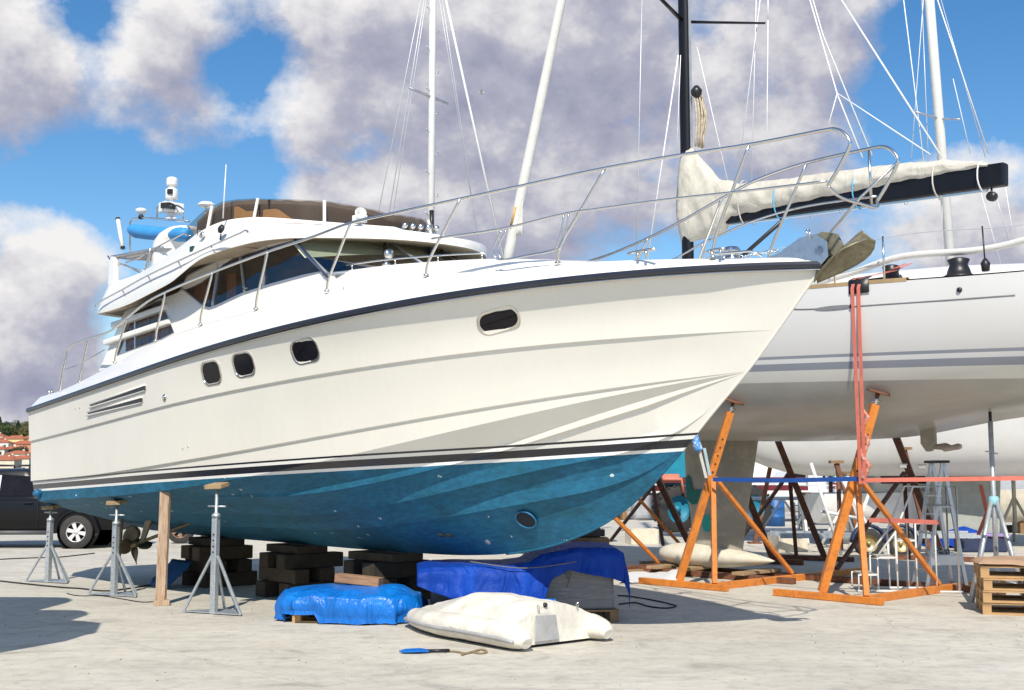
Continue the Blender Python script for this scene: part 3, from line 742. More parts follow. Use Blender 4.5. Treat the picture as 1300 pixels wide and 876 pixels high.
# brown canvas over the helm and tan cushions just behind the windscreen
for sg in (1, -1):
    rws = []
    for i in range(i0 + 1, NW):
        a = inset(CT3[i], .155); hgt_ = (wtop[i] - CT3[i][2]) * .985
        rws.append([P(a[0], sg * a[1], CT3[i][2] - .12 + (hgt_ + .12) * k + .006 * math.sin(i * 1.3 + k * 4)) for k in (0, .35, .7, 1)] + [P(*(lambda q: (q[0], sg * q[1]))(inset(CT3[i], .75)), CT3[i][2] + hgt_ - .02)])
    m = MB(); m.grid(rws); m.build('helm_cover', M_CANV, yacht)
def cushion(px):
    xs = [p[0] for p in px]
    idx = [i for i in range(NW) if i >= i0 and min(xs) <= proj(YF.world(*CT3[i]))[0] <= max(xs) and CT3[i][1] > .3]
    pl = [inset(CT3[i], .115) for i in idx]; tp2 = YF.lift(pl, px, 5.0)
    for sg in (1, -1):
        m = MB(); m.grid([[P(a[0], sg * a[1], CT3[i][2] - .06), P(a[0], sg * a[1], max(CT3[i][2], t_) - .01), P(*(lambda q: (q[0], sg * q[1]))(inset(CT3[i], .125)), max(CT3[i][2], t_)), P(*(lambda q: (q[0], sg * q[1]))(inset(CT3[i], .145)), max(CT3[i][2], t_) - .01)] for i, a, t_ in zip(idx, pl, tp2)]); m.build('cushion', M_TAN, yacht)
cushion([(284, 264), (287, 262), (304, 262), (310, 268), (321, 267.5)]); cushion([(324, 267), (352, 264.5), (360, 270), (369, 277)])
# horn on the brow, deck light row
i = min(range(NW), key=lambda k: abs(proj(YF.world(*CT3[k]))[0] - 455)); c = CT3[i]
m = MB(); m.box(P(c[0] + .12, c[1] + .08, c[2] + .03), (.16, .12, .10)); m.lathe([(.04, 0), (.055, .05), (.075, .11), (.07, .115), (.03, .04), (0, .04)], P(c[0] + .14, c[1] + .1, c[2] + .06), 12, (1, -.5, .25)); m.build('horn', M_WHITEP, yacht, bev=.015)
for k in range(5):
    p0 = at(514 + k * 10, 287 + k * .9, 14.2); u, v, w = YF.inv(p0)
    m = MB(); m.lathe([(.03, 0), (.035, .04), (.028, .05), (0, .052)], P(u, v, w), 10, (1, -.6, .1)); m.box(P(u - .03, v, w - .05), (.03, .03, .09)); m.build('deck_light', M_STEEL, yacht)
# name light, oval fender hook and small hatch on the flybridge side
def on_fly(x, y): return YF.hitv(x, y, 1.80)
u, _, w = on_fly(280.5, 291); m = MB(); m.lathe([(.0, -.01), (.055, 0), (.06, .03), (.03, .05), (0, .052)], P(u, 1.78, w), 14, (0, -1, .3)); m.tube([P(u, 1.80, w - .06), P(u - .01, 1.80, w - .14)], .012, 6); m.build('side_lamp', M_BLACK, yacht)
u, _, w = on_fly(243, 316); m = MB(); m.box(P(u, 1.78, w), (.08, .06, .075)); m.build('navigation_light', plain('green_lens', (.01, .06, .05), .2), yacht, bev=.008)
u, _, w = on_fly(253.5, 298); m = MB(); m.lathe([(.03, -.02), (.045, 0), (.045, .02), (0, .025)], P(u, 1.76, w), 10, (0, -1, .3)); m.tube([P(u - .06, 1.8, w), P(u + .02, 1.82, w + .06), P(u + .08, 1.8, w + .02)], .008, 6); m.build('rail_bracket', M_STEEL, yacht)

# handrail along the flybridge side
FR_PX = [(121,393),(124.5,385),(155,368),(187.6,350),(226,331.7),(260,316),(290,302.6),(305,296),(312,292.5),(316,296.5)]
m = MB(); path = [YF.hitv(x, y, 1.93 if x < 250 else 1.88) for x, y in FR_PX]; m.tube([P(*p) for p in catmull(path, 4)], .012, 8)
for x, y in ((155, 368), (187.6, 350), (226, 331.7), (268, 312.5)):
    a = YF.hitv(x, y, 1.92); m.tube([P(*a), P(a[0] + .03, 1.87, a[2] - .1)], .010, 6)
m.build('fly_handrail', M_STEEL, yacht)
# aft end of the flybridge: corner fin, slatted table, guard rail, radar arch base
m = MB(); m.plate([[P(u, 1.66, w) for u, w in ((2.02, 4.12), (1.98, 4.55), (2.0, 4.86), (2.05, 4.93), (2.16, 4.90), (2.2, 4.55), (2.55, 4.40), (2.6, 4.2))]], (0, .08, 0)); m.build('corner_fin', M_CAB, yacht, bev=.015)
m = MB(); m.plate([[P(u, -1.5, w) for u, w in ((1.9, 4.2), (1.9, 4.6), (3.4, 4.85), (4.4, 4.83), (4.4, 4.2))]], (0, -.06, 0)); m.build('fly_inner_side', M_CAB, yacht)
tbl = MB(); tbl.tube([P(2.0, 1.62, 4.93), P(2.0, .3, 5.0), P(3.55, .3, 4.97), P(3.55, 1.58, 4.86), P(2.0, 1.62, 4.93)], .022, 8); tb = tbl.build('slatted_table', M_ALU, yacht)
for k in range(8):
    v = 1.52 - k * .16
    m = MB(); m.beam(P(2.02, v, 4.935 + k * .008), P(3.53, v, 4.87 + k * .012), .10, .02); m.build('slat', plain('grey_slat', (.42, .40, .40), .6, var=.1) if k == 0 and 'grey_slat' not in bpy.data.materials else bpy.data.materials['grey_slat'], tb)
m = MB()
for pts in ([(141,331),(160,337),(182,349),(190,350)], [(137,325),(142,333),(185,345)], [(187,350),(191,318),(234,296),(242,300)], [(183,346),(191,316)], [(191,316),(178,327),(160,333)]):
    m.tube([P(*YF.hitv(x, y, 1.6)) for x, y in pts], .012, 7)
m.build('fly_guard_rail', M_STEEL, yacht)
rr = []
for (u, w, a, b) in ((3.35, 4.55, .32, .30), (3.3, 4.85, .30, .28), (3.35, 5.0, .34, .28), (3.5, 5.10, .36, .26), (3.6, 5.16, .28, .2), (3.62, 5.18, .02, .02)):
    rr.append([P(u + a * math.cos(t), 1.3 + b * math.sin(t), w) for t in (2 * math.pi * k / 16 for k in range(16))])
m = MB(); m.grid(rr, 0, True, close=True); m.build('arch_base', M_CAB, yacht)
# blue rolled cover on its frame
a = YF.hitv(167, 292, 1.4); b = YF.hitv(240, 297, 1.4)
n = 24; rows = []
random.seed(5)
for i in range(n + 1):
    t = i / n; rad = .105 * (1 - .5 * max(0, .06 - t) / .06 - .5 * max(0, t - .94) / .06)
    c = Vector(P(*a)).lerp(Vector(P(*b)), t) + Vector((0, 0, -.03 * math.sin(math.pi * t)))
    rows.append([c + Vector((0, math.cos(q) * rad * 1.25, math.sin(q) * rad * (1 + .06 * math.sin(7 * t + q * 3)))) for q in (2 * math.pi * k / 14 for k in range(14))])
m = MB(); m.grid(rows, 0, True, close=True); m.add(rows[0], [tuple(range(14))]); m.add(rows[-1], [tuple(range(14))]); cov = m.build('rolled_cover', M_BLUECOVER, yacht)
m = MB(); m.tube([P(*YF.hitv(x, y, 1.4)) for x, y in ((165, 322), (165, 283), (168, 278), (178, 276), (240, 281))], .014, 7); m.tube([P(*YF.hitv(x, y, 1.4)) for x, y in ((167, 296), (205, 296))], .010, 6)
m.tube([P(*YF.hitv(x, y, 1.4)) for x, y in ((199.5, 278), (199.5, 264), (203, 260), (210, 259), (226, 261), (232, 265), (233, 281))], .014, 7); m.build('arch_frame', M_STEEL, yacht)
# navigation mast on the arch
c0 = YF.hitv(217, 279, 1.4)
m = MB(); m.lathe([(.09, 0), (.085, .02), (.05, .06), (.045, .10)], P(*c0), 14)
m.box(P(c0[0], c0[1], c0[2] + .17), (.2, .3, .14)); m.lathe([(.03, .24), (.03, .30), (.085, .30), (.09, .33), (.09, .44), (.05, .46), (.05, .49), (.075, .49), (.08, .52), (.08, .60), (.05, .62), (0, .62)], P(*c0), 14)
nm = m.build('navigation_mast', M_WHITEP, yacht, bev=.01)
for cc, dd, rz in (((c0[0] + .08, c0[1] + .09, c0[2] + .17), (.14, .16, .075), .5), ((c0[0] + .06, c0[1] + .05, c0[2] + .39), (.07, .07, .07), .6)):
    m = MB(); m.box(P(*cc), dd, (0, 0, rz)); m.build('lamp_lens', M_BLACK, nm)
c1 = YF.hitv(179, 278, 1.4); m = MB(); m.lathe([(.02, 0), (.02, .04), (.05, .05), (.08, .08), (.085, .11), (.05, .13), (0, .135)], P(c1[0], c1[1], c1[2] + .03), 14); g_ = m.build('satellite_dome', M_WHITEP, yacht)
m = MB(); m.lathe([(.035, 0), (.045, .03), (.03, .06)], P(c1[0], c1[1], c1[2]), 10); m.build('dome_foot', M_BLACK, g_)
a = YF.hitv(156, 315.5, 1.5); b = YF.hitv(149.5, 277, 1.5)
m = MB(); m.tube([P(*a), P(*b)], .032, 10); wh = m.build('liferaft_light_stick', plain('frosted_stick', (.75, .76, .72), .4, var=.15, vs=14), yacht)
for e0, e1_ in ((a, b), (b, a)):
    m = MB(); m.tube([Vector(P(*e0)), Vector(P(*e0)).lerp(Vector(P(*e1_)), .05)], .036, 10); m.build('end_cap', M_BLACK, wh)
a = YF.hitv(283, 277, 1.7); b = YF.hitv(287, 209, 1.7); m = MB(); m.tube([P(*a), P(*b)], [.011, .006], 6); m.build('whip_antenna', M_WHITEP, yacht)
a = YF.hitv(262, 262, .6); m = MB(); m.lathe([(.0, 0), (.12, .0), (.13, .03), (.09, .06), (0, .07)], P(*a), 16); m.tube([P(a[0], a[1], a[2]), P(a[0], a[1], a[2] - .6)], .02, 6); m.build('gps_puck', M_WHITEP, yacht)

# ---- guard rails
def vr(u): return ip(u, [0, 1, 3, 5, 7, 8, 9, 10, 11, 11.7, 12.2, 12.7, 13.2, 13.8], [1.9, 1.93, 2.0, 2.05, 2.0, 1.93, 1.74, 1.45, 1.09, .80, .60, .47, .42, .40])
def RP(x, y): return YF.hitb(x, y, vr)
TOPR = [(75.6,497),(80,470),(86,446),(91,439),(99,435),(118,428.5),(137,422),(150,413),(162,403),(188,382.5),(225,364),(269,346),(338,320),(396,301),(445,283),(500,270.5),(582,253),(671,234),(768,213.5),(856,198),(951,183.5),(1040,166.5),(1060,164),(1072,170),(1079,181),(1076,192),(1064,215),(1051,236)]
MIDR = [(548,303),(634,291),(715.5,271.6),(760,265),(848.6,253),(950,242),(1050,230)]
GATE = [(637,293),(629,308),(627,320),(634,330),(665,325),(700,318),(707,310),(712,296),(716,272)]
STAN = [((101.5,485),(112,430.5)),((146,461),(161,404)),((198,433),(210,371.5)),((254.6,413),(270,345.5)),((325,393),(340,319.5)),((415,370),(445,283)),((541,350),(584,253)),((708,334),(768,214)),((905,327),(951,184))]
top_path = [RP(x, y) for x, y in TOPR]; mid_path = [RP(x, y) for x, y in MIDR]
rails = []
for sg in (1, -1):
    m = MB(); m.tube([P(p[0], sg * p[1], p[2]) for p in catmull(top_path, 5)], .0165, 8); m.build('guard_rail', M_STEEL, yacht)
    m = MB(); m.tube([P(p[0], sg * p[1], p[2]) for p in catmull(mid_path, 4)], .012, 8); m.build('mid_rail', M_STEEL, yacht)
    m = MB(); gp = [RP(x, y) for x, y in GATE]
    for dx in (0, .05): m.tube([P(p[0] + dx, sg * (p[1] - dx * .3), p[2]) for p in catmull(gp, 4)], .009, 7)
    m.build('gate_loop', M_STEEL, yacht)
    for (bx, by), (tx, ty) in STAN:
        b = YF.hitb(bx, by, lambda u: ip(u, [p[0] for p in e_plan], [p[1] for p in e_plan]) + .01); t = RP(tx, ty)
        k = Vector(b).lerp(Vector(t), .22); k.y = b[1] + .0
        kk = Vector((b[0] + (t[0] - b[0]) * .10, b[1] + .01, b[2] + (t[2] - b[2]) * .2))
        m = MB(); m.tube([P(q[0], sg * q[1], q[2]) for q in catmull([b, kk, tuple(Vector(kk).lerp(Vector(t), .5)), t], 3)], .0145, 8)
        m.lathe([(.035, 0), (.035, .008), (.02, .02)], P(b[0], sg * b[1], b[2]), 10); m.build('stanchion', M_STEEL, yacht)
    # pulpit struts
    tp_ = top_path[-5]
    m = MB(); bb = (12.86, .22, W_E(12.86) + .02)
    if sg < 0:
        q1 = top_path[-4]; q0 = min(top_path, key=lambda p: abs(p[0] - 13.3)); e_ = top_path[-1]
        m.tube([P(q1[0] - .01, -q1[1], q1[2] - .03), P(13.38, -.34, 4.2), P(bb[0], -bb[1], bb[2])], .0145, 8)
        m.tube([P(q0[0], -q0[1], q0[2]), P(e_[0] - .06, -e_[1], e_[2] - .02)], .0125, 8)
        m.build('pulpit_strut', M_STEEL, yacht)
e = top_path[-1]
m = MB(); m.tube([P(*q) for q in catmull([e, (e[0] + .05, .30, e[2] - .09), (e[0] + .06, .0, e[2] - .10), (e[0] + .05, -.30, e[2] - .09), (e[0], -e[1], e[2])], 5)], .0145, 8); m.build('pulpit_crossbar', M_STEEL, yacht)
m = MB(); m.tube([P(*YF.hitv(x, y, 1.85)) for x, y in ((83, 469), (101, 463), (133, 444))], .008, 6); m.build('mid_rail', M_STEEL, yacht)

# ---- deck hardware
def cleat(u, v, w, L=.26):
    m = MB(); m.tube([P(u - L / 2, v, w + .06), P(u - L * .2, v, w + .07), P(u + L * .2, v, w + .07), P(u + L / 2, v, w + .06)], .014, 8)
    for d_ in (-.05, .05): m.tube([P(u + d_, v, w), P(u + d_, v, w + .065)], .014, 8)
    m.build('cleat', M_STEEL, yacht)
cleat(11.72, .78, W_E(11.72) + .005, .34); cleat(12.34, .45, W_E(12.34) + .01, .2); cleat(.35, 1.8, W_E(.35)); cleat(4.35, 1.75, 3.42); cleat(11.72, -.78, W_E(11.72) + .005, .34)
# anchor roller, chain and plough anchor
m = MB()
m.plate([[P(u, .05, w) for u, w in ((12.45, 3.66), (12.75, 3.72), (12.98, 3.83), (13.15, 3.84), (13.26, 3.76), (13.27, 3.62), (13.18, 3.54), (13.0, 3.58), (12.5, 3.62))]], (0, .012, 0))
m.plate([[P(u, -.06, w) for u, w in ((12.45, 3.66), (12.75, 3.72), (12.98, 3.83), (13.15, 3.84), (13.26, 3.76), (13.27, 3.62), (13.18, 3.54), (13.0, 3.58), (12.5, 3.62))]], (0, .012, 0))
m.lathe([(.0, -.055), (.05, -.055), (.03, 0), (.05, .055), (0, .055)], P(13.18, -.005, 3.68), 14, (0, 1, 0)); rl = m.build('anchor_roller', plain('roller_steel', (.62, .62, .64), .3, 1.0, var=.1, vs=20), yacht, bev=.003)
m = MB(); m.tube([P(13.06, .06, 3.83), P(13.06, .06, 3.89), P(13.09, .06, 3.89), P(13.1, .06, 3.80)], .006, 6); m.build('locking_pin', M_STEEL, rl)
M_ANCH = plain('galvanised_anchor', (.25, .225, .15), .5, .45, var=.25, vs=8, col2=(.20, .17, .11))
anc = MB()
anc.plate([[P(u, .018, w) for u, w in ((12.72, 3.67), (12.75, 3.73), (13.2, 3.86), (13.34, 3.82), (13.40, 3.70), (13.32, 3.60), (13.22, 3.72), (13.1, 3.78))]], (0, .036, 0))
shank = anc.build('anchor', M_ANCH, yacht, bev=.004)
for sg in (1, -1):
    rws = []
    for t in np.linspace(0, 1, 9):
        c = Vector((13.10, 0, 3.49)).lerp(Vector((13.58, 0, 3.80)), t)
        wv_ = .33 * (math.sin(math.pi * min(1, t * .9 + .06)) ** .8) * (.35 + .65 * t)
        rws.append([P(c.x + .10 * q * t, sg * wv_ * q, c.z - (.10 + .02 * math.sin(3 * q)) * q + .02) for q in (0, .35, .7, 1)])
    f = MB(); f.grid(rws); o_ = f.build('anchor_fluke', M_ANCH, shank); so = o_.modifiers.new('solid', 'SOLIDIFY'); so.thickness = .012
m = MB()
for k in range(9): m.tube([P(12.28 + .05 * k + .02 * math.cos(q), -.02 + (.018 * math.sin(q) if k % 2 else 0), W_E(12.3) + .075 + (0 if k % 2 else .018 * math.sin(q))) for q in np.linspace(0, 2 * math.pi, 9)[:-1]], .006, 5, closed=True)
m.build('anchor_chain', M_STEEL, yacht)
m = MB(); m.lathe([(.10, 0), (.10, .05), (.07, .07), (.09, .12), (.07, .16), (0, .17)], P(12.15, -.05, W_E(12.15) + .02), 14); m.box(P(12.0, -.05, W_E(12) + .05), (.25, .2, .07)); m.build('windlass', M_STEEL, yacht, bev=.01)
m = MB()
m.tube([P(12.05, .18, W_E(12) + .03), P(12.1, .2, W_E(12) + .08), P(12.5, .12, W_E(12.4) + .09), P(12.6, .1, W_E(12.5) + .04)], .012, 6); m.build('fairlead', M_STEEL, yacht)

# ---- portholes and vents in the topsides
def hull_pt(x, y):
    """point on the starboard topsides seen at photo pixel (x, y), with outward normal"""
    best = None
    for ri in range(len(rows_top) - 1):
        a_, b_ = rows_top[ri], rows_top[ri + 1]
        for i in range(0, NC - 1):
            pp = [YF.world(*a_[i]), YF.world(*a_[i + 1]), YF.world(*b_[i + 1]), YF.world(*b_[i])]
            s2 = [proj(p)[:2] for p in pp]
            xs = [s_[0] for s_ in s2]; ys = [s_[1] for s_ in s2]
            if min(xs) <= x <= max(xs) and min(ys) <= y <= max(ys):
                A = Vector(a_[i]); B = Vector(a_[i + 1]); D = Vector(b_[i]); n = (B - A).cross(D - A).normalized()
                if n.y < 0: n = -n
                d_ = ray(x, y); q = YF.world(*a_[i]); nw = YF.world(*(A + n)); nv = np.array(nw) - np.array(q)
                t = float((np.array(q) - np.array([0, 0, EYE])) @ nv / (d_ @ nv))
                return Vector(YF.inv((d_[0] * t, d_[1] * t, EYE + d_[2] * t))), n
    return None, None
M_PORT = glass('porthole_glass', (.10, .09, .10), .05)
def rrect(a, b, r, n=6):
    out = []
    for cx, cy, t0 in ((a - r, b - r, 0), (-a + r, b - r, 90), (-a + r, -b + r, 180), (a - r, -b + r, 270)):
        for k in range(n + 1):
            t = R(t0 + 90 * k / n); out.append((cx + r * math.cos(t), cy + r * math.sin(t)))
    return out
def porthole(x, y, a, b, r):
    c, n = hull_pt(x, y)
    fw = Vector((1, 0, .045)); fw = (fw - n * fw.dot(n)).normalized(); up = n.cross(fw); up = up if up.z > 0 else -up
    for sg in (1, -1):
        T = lambda p: P(p[0], sg * p[1], p[2])
        L0 = rrect(a + .014, b + .014, r + .012); L1 = rrect(a, b, r); L2 = rrect(a - .012, b - .012, r)
        q = lambda l, d_: [T(c + fw * p[0] + up * p[1] + n * d_) for p in l]
        m = MB(); m.grid([q(L0, .002), q(L0, .012), q(L1, .014), q(L1, .004), q(L2, .003)], 0, True, close=True); po = m.build('porthole', M_STEEL, yacht, auto=R(30))
        m = MB(); m.add(q(L2, .004), [tuple(range(len(L2)))]); m.build('pane', M_PORTG, po)
M_PORTG = plain('dark_port_glass', (.010, .009, .012), .12, var=.3, spec=.25)
porthole(268.5, 473, .185, .14, .10); porthole(309.5, 462.5, .185, .138, .10); porthole(387.5, 445.5, .20, .13, .10); porthole(633, 407, .235, .112, .105)
for (x0, y0, x1, y1) in ((115, 514, 185, 492), (112, 524, 181, 507.5)):
    ca, n = hull_pt(x0, y0); cb, _ = hull_pt(x1, y1)
    for sg in (1, -1):
        T = lambda p: P(p[0], sg * p[1], p[2])
        dwn = Vector((0, 0, -1))
        m = MB(); m.plate([[T(ca + n * .003 + dwn * .035), T(cb + n * .003 + dwn * .035), T(cb + n * .003 - dwn * .03), T(ca + n * .003 + dwn * -.0)]], (0, -.004 * sg, 0)); ve = m.build('engine_vent', M_BLACK, yacht)
        m = MB(); m.grid([[T(ca + n * .004 + dwn * .055 + Vector((-.02, 0, 0))), T(cb + n * .004 + dwn * .045)], [T(ca + n * .03 + dwn * .045 + Vector((-.02, 0, 0))), T(cb + n * .02 + dwn * .04)], [T(ca + n * .004 + dwn * .022), T(cb + n * .004 + dwn * .028)]]); m.build('vent_lip', M_CAB, ve)
        m = MB(); m.tube([T(ca + n * .01 - dwn * .005), T(cb + n * .012 - dwn * .035)], .012, 6); m.build('vent_hood', M_CAB, ve)
c, n = hull_pt(209, 505); m = MB(); m.lathe([(.0, .02), (.03, .02), (.045, .01), (.05, 0)], P(*c), 14, (n.x, -n.y, n.z)); m.build('skin_fitting', M_STEEL, yacht)
for x, y in ((96, 519), (101, 518), (232, 570), (239, 567)):
    c, n = hull_pt(x, y); m = MB(); m.lathe([(.0, .006), (.012, .005), (.014, 0)], P(*c), 8, (n.x, -n.y, n.z)); m.build('skin_fitting', M_STEEL, yacht)
# trim tab actuator cover at the transom corner
c0 = Vector((uc0 + .05, b_c(0.3) + .01, 1.38))
m = MB(); m.lathe([(.0, -.03), (.06, -.02), (.065, .06), (.04, .1), (0, .11)], P(c0.x + .05, c0.y, c0.z), 12, (.1, -1, 0)); m.build('exhaust_flap', plain('blue_flap', (.012, .13, .27), .5, var=.3), yacht)

# ---- running gear
for sg in (1, -1):
    hub = Vector((1.30, sg * .78, .58)); fwd = Vector((3.05, sg * .70, .99)); ax = (fwd - hub).normalized()
    m = MB(); m.tube([P(*hub), P(*fwd)], .026, 10); sh = m.build('propeller_shaft', M_BRONZE, yacht)
    m = MB(); m.plate([[P(1.52, hub.y - .01, .62), P(1.66, hub.y - .01, .64), P(2.02, hub.y - .01, 1.12), P(1.78, hub.y - .01, 1.12)]], (0, -.03, 0)); m.build('shaft_strut', M_BRONZE, yacht, bev=.008)
    m = MB(); m.lathe([(.02, -.16), (.055, -.10), (.065, 0), (.055, .10), (.03, .12)], P(*hub), 14, (ax.x, -ax.y, ax.z)); pr = m.build('propeller', M_BRONZE, yacht)
    e1 = ax.orthogonal().normalized(); e2 = ax.cross(e1)
    for k in range(4):
        th = 2 * math.pi * k / 4 + .5; rad = e1 * math.cos(th) + e2 * math.sin(th); tan = ax.cross(rad); rws = []
        for t in np.linspace(0, 1, 9):
            rr_ = .05 + .25 * t; wd = .145 * math.sin(math.pi * (.16 + .80 * t)) ** .7; pit = R(58 - 30 * t); dr = (tan * math.cos(R(90) - pit) + ax * math.sin(R(90) - pit)).normalized()
            rws.append([P(*(hub + rad * rr_ + dr * wd * q + tan * .05 * t)) for q in (-1, -.5, 0, .5, 1)])
        f = MB(); f.grid(rws); o_ = f.build('propeller_blade', M_BRONZE, pr); so = o_.modifiers.new('solid', 'SOLIDIFY'); so.thickness = .014
    m = MB(); rws = []
    for w, a in ((.30, .12), (.45, .17), (.8, .19), (1.02, .18)):
        rws.append([P(.72 + a * x_, sg * .78 + y_, w) for x_, y_ in ((1, 0), (.5, .03), (-.2, .028), (-1, 0), (-.2, -.028), (.5, -.03))])
    m.grid(rws, 0, True, close=True); m.add(rws[0], [tuple(range(6))]); m.build('rudder', M_BRONZE, yacht)
    m = MB(); m.lathe([(.03, .30), (.03, .5)], P(.72, sg * .78, .8), 8); m.build('rudder_stock', M_BRONZE, yacht)

# ---- bow thruster tunnel and depth transducers in the bottom
def bottom_pt(x, y):
    best = None
    for i in range(NC - 1):
        a_, k_ = cci[i], r_k[i]
        for q in np.linspace(0, 1, 60):
            p = (a_[0], a_[1] * (1 - q), a_[2] + (k_[2] - a_[2]) * q); X_, Y_, _ = proj(YF.world(*p)); d_ = (X_ - x) ** 2 + (Y_ - y) ** 2
            if best is None or d_ < best[0]: best = (d_, p, i)
    i = best[2]; A = Vector(cci[i]); K = Vector(r_k[i]); D = Vector(r_k[min(NC - 1, i + 2)]) - Vector(r_k[max(0, i - 2)])
    n = (K - A).cross(D).normalized(); n = n if n.y > 0 else -n
    return Vector(best[1]), n
c, n = bottom_pt(669, 658)
for sg in (1, -1):
    q_ = [(.105 * math.cos(t), .105 * math.sin(t)) for t in np.linspace(0, 2 * math.pi, 25)[:-1]]
    e1 = Vector((1, 0, -.1)); e1 = (e1 - n * e1.dot(n)).normalized(); e2 = n.cross(e1)
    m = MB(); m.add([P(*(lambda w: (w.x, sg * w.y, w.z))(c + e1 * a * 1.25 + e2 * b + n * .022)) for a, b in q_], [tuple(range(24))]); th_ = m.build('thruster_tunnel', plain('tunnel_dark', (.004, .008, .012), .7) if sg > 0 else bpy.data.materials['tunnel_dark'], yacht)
    m = MB(); m.tube([P(*(lambda w: (w.x, sg * w.y, w.z))(c + e1 * a * 1.28 + e2 * b * 1.03 + n * .020)) for a, b in q_], .010, 6, closed=True); m.build('tunnel_rim', bpy.data.materials['blue_flap'], th_)
for x, y in ((560, 679), (572, 678), (621, 686)):
    c, n = bottom_pt(x, y); m = MB(); m.lathe([(0, .018), (.035, .014), (.042, 0)], P(*c), 12, (n.x, -n.y, n.z)); m.build('skin_fitting', M_BRONZE if x < 600 else M_GALV, yacht)
from mathutils import noise as mnoise
def nz(x, y, z=0.0): return mnoise.noise(Vector((x, y, z)))
def Wd(u, v, w): return Vector(YF.world(u, v, w))

# ------------------------------------------------------------------ jack stands under the chine
M_WOOD = plain('weathered_board', (.46, .34, .24), .8, var=.22, vs=4, stretch=(5, 5, .5), bmp=.35, bs=30, col2=(.33, .19, .11), dirt=.4, dirtcol=(.17, .10, .07))
M_PADW = plain('pad_wood', (.34, .24, .13), .8, var=.25, vs=9)
def hull_under(u, v):
    c = b_c(u); return w_c(u) + (kfit(u) - w_c(u)) * max(0, c - v) / c
def jack_stand(u, v, label, post_h, cs=.076):
    base = Wd(u, v, 0); hw = hull_under(u, min(v, b_c(u) - .02))
    t = thing('jack_stand', label, 'boat stand', base, -TH + .35, 'galvanised boat stands under the hull side')
    m = MB(); m.box((0, 0, post_h / 2), (cs, cs, post_h)); po = m.build('post', M_GALV, t, bev=.008)
    for k in range(4):
        m = MB(); m.lathe([(.012, 0), (.012, .004), (0, .004)], (0, -cs / 2 - .001, post_h * .82 - .07 * k), 8, (0, -1, 0)); m.build('pin_hole', M_BLACK, po)
    m = MB(); m.plate([[(-.46, -.05, .012), (.46, -.05, .012), (.10, .34, .012), (-.10, .34, .012)]], (0, 0, .012)); m.build('base_plate', M_GALV, t)
    for (x, y) in ((-.44, -.03), (.44, -.03), (-.10, .32), (.10, .32)):
        a = (x * .10, y * .10, post_h * .60); m = MB(); m.beam(a, (x, y, .02), .028, .028); m.build('leg', M_GALV, t, bev=.004)
    m = MB(); m.lathe([(.055, post_h), (.055, post_h + .03), (.03, post_h + .05), (.02, post_h + .06), (.02, hw - .09)], (0, 0, 0), 10); m.build('screw', M_GALV, t)
    m = MB(); m.tube([(-.13, 0, post_h + .13), (.13, .02, post_h + .13)], .011, 7); m.build('handle', M_GALV, t)
    m = MB(); q = .35; m.plate([[(-.13, -.08, hw - .09), (.13, -.08, hw - .08), (.12, .09, hw - .05), (-.12, .09, hw - .06)]], (.0, 0, .055)); m.build('pad', M_PADW, t, bev=.006)
    return t
jack_stand(.36, 1.72, 'grey steel boat stand nearest the stern, beside the black pickup', .95)
jack_stand(3.0, 1.86, 'grey steel boat stand in front of the propeller, with pin holes up its post', .98)
jack_stand(5.84, 1.90, 'tall grey steel boat stand to the right of the leaning board', 1.16)
# board propped under the chine
t0 = Wd(4.47, 1.90, 0); t1 = Wd(4.50, b_c(4.5) - .06, w_c(4.5) - .01)
m = MB(); d_ = (t1 - t0)
m.beam((0, 0, 0), d_, .14, .05, up=(-.3, -1, 0)); bd = m.build('prop_board', M_WOOD, None, bev=.004); bd.location = t0 + Vector((0, 0, .01))
tag(bd, 'upright weathered wooden board wedged under the hull between two stands', 'board')
m = MB(); m.box((0, 0, .035), (.2, .14, .07)); wb = m.build('board_foot', M_WOOD, None, bev=.005); wb.location = t0 + Vector((.03, -.07, 0)); wb.rotation_euler = (0, 0, .3)
tag(wb, 'small wooden wedge block at the foot of the leaning board', 'wood block')

# ------------------------------------------------------------------ timber cribs under the keel
M_CRIB = [plain('creosoted_timber%d' % k, c, .85, var=.3, vs=6, bmp=.4, bs=25, dirt=.3, dirtcol=(.02, .016, .012)) for k, c in enumerate([(.045, .031, .019), (.062, .042, .025), (.036, .028, .017)])]
crib_mesh = {}
def crib(u, name, seed):
    random.seed(seed); rz0 = -TH
    lay = ['bottom', 'second', 'third', 'top']
    z = 0.0
    for L, hgt in enumerate((.21, .19, .20, .0)):
        if L == 3: hgt = kfit(u) - z - .006
        across = (L % 2 == 0)
        spots = ((-.26,), (.26,)) if across else ((-.22,), (.22,))
        if L == 3: spots = ((0,),)
        for (d_,) in spots:
            ln = random.uniform(.78, .95); wd = random.uniform(.21, .26) if L < 3 else .5
            m = MB(); m.box((0, 0, hgt / 2), (ln, wd, hgt - .003)); o = m.build('timber_block', M_CRIB[random.randrange(3)], None, bev=.012)
            c = Wd(u + (d_ if across else random.uniform(-.06, .06)), (random.uniform(-.06, .06) if across else d_), z)
            o.location = c; o.rotation_euler = (0, 0, rz0 + (math.pi / 2 if across else 0) + random.uniform(-.05, .05))
            side = '' if L == 3 else (' on its bow side' if (across and d_ > 0) else ' on its stern side' if across else ' on its far side' if d_ > 0 else ' on its near side')
            if not across and L < 3: side = ' on its near side' if d_ > 0 else ' on its far side'
            tag(o, 'dark timber block in the %s layer of the %s keel crib%s' % (lay[L], name, side), 'timber block', 'timber blocks stacked under the keel')
        z += hgt
crib(2.5, 'sternmost', 1); crib(4.72, 'middle', 2); crib(6.75, 'foremost', 3)
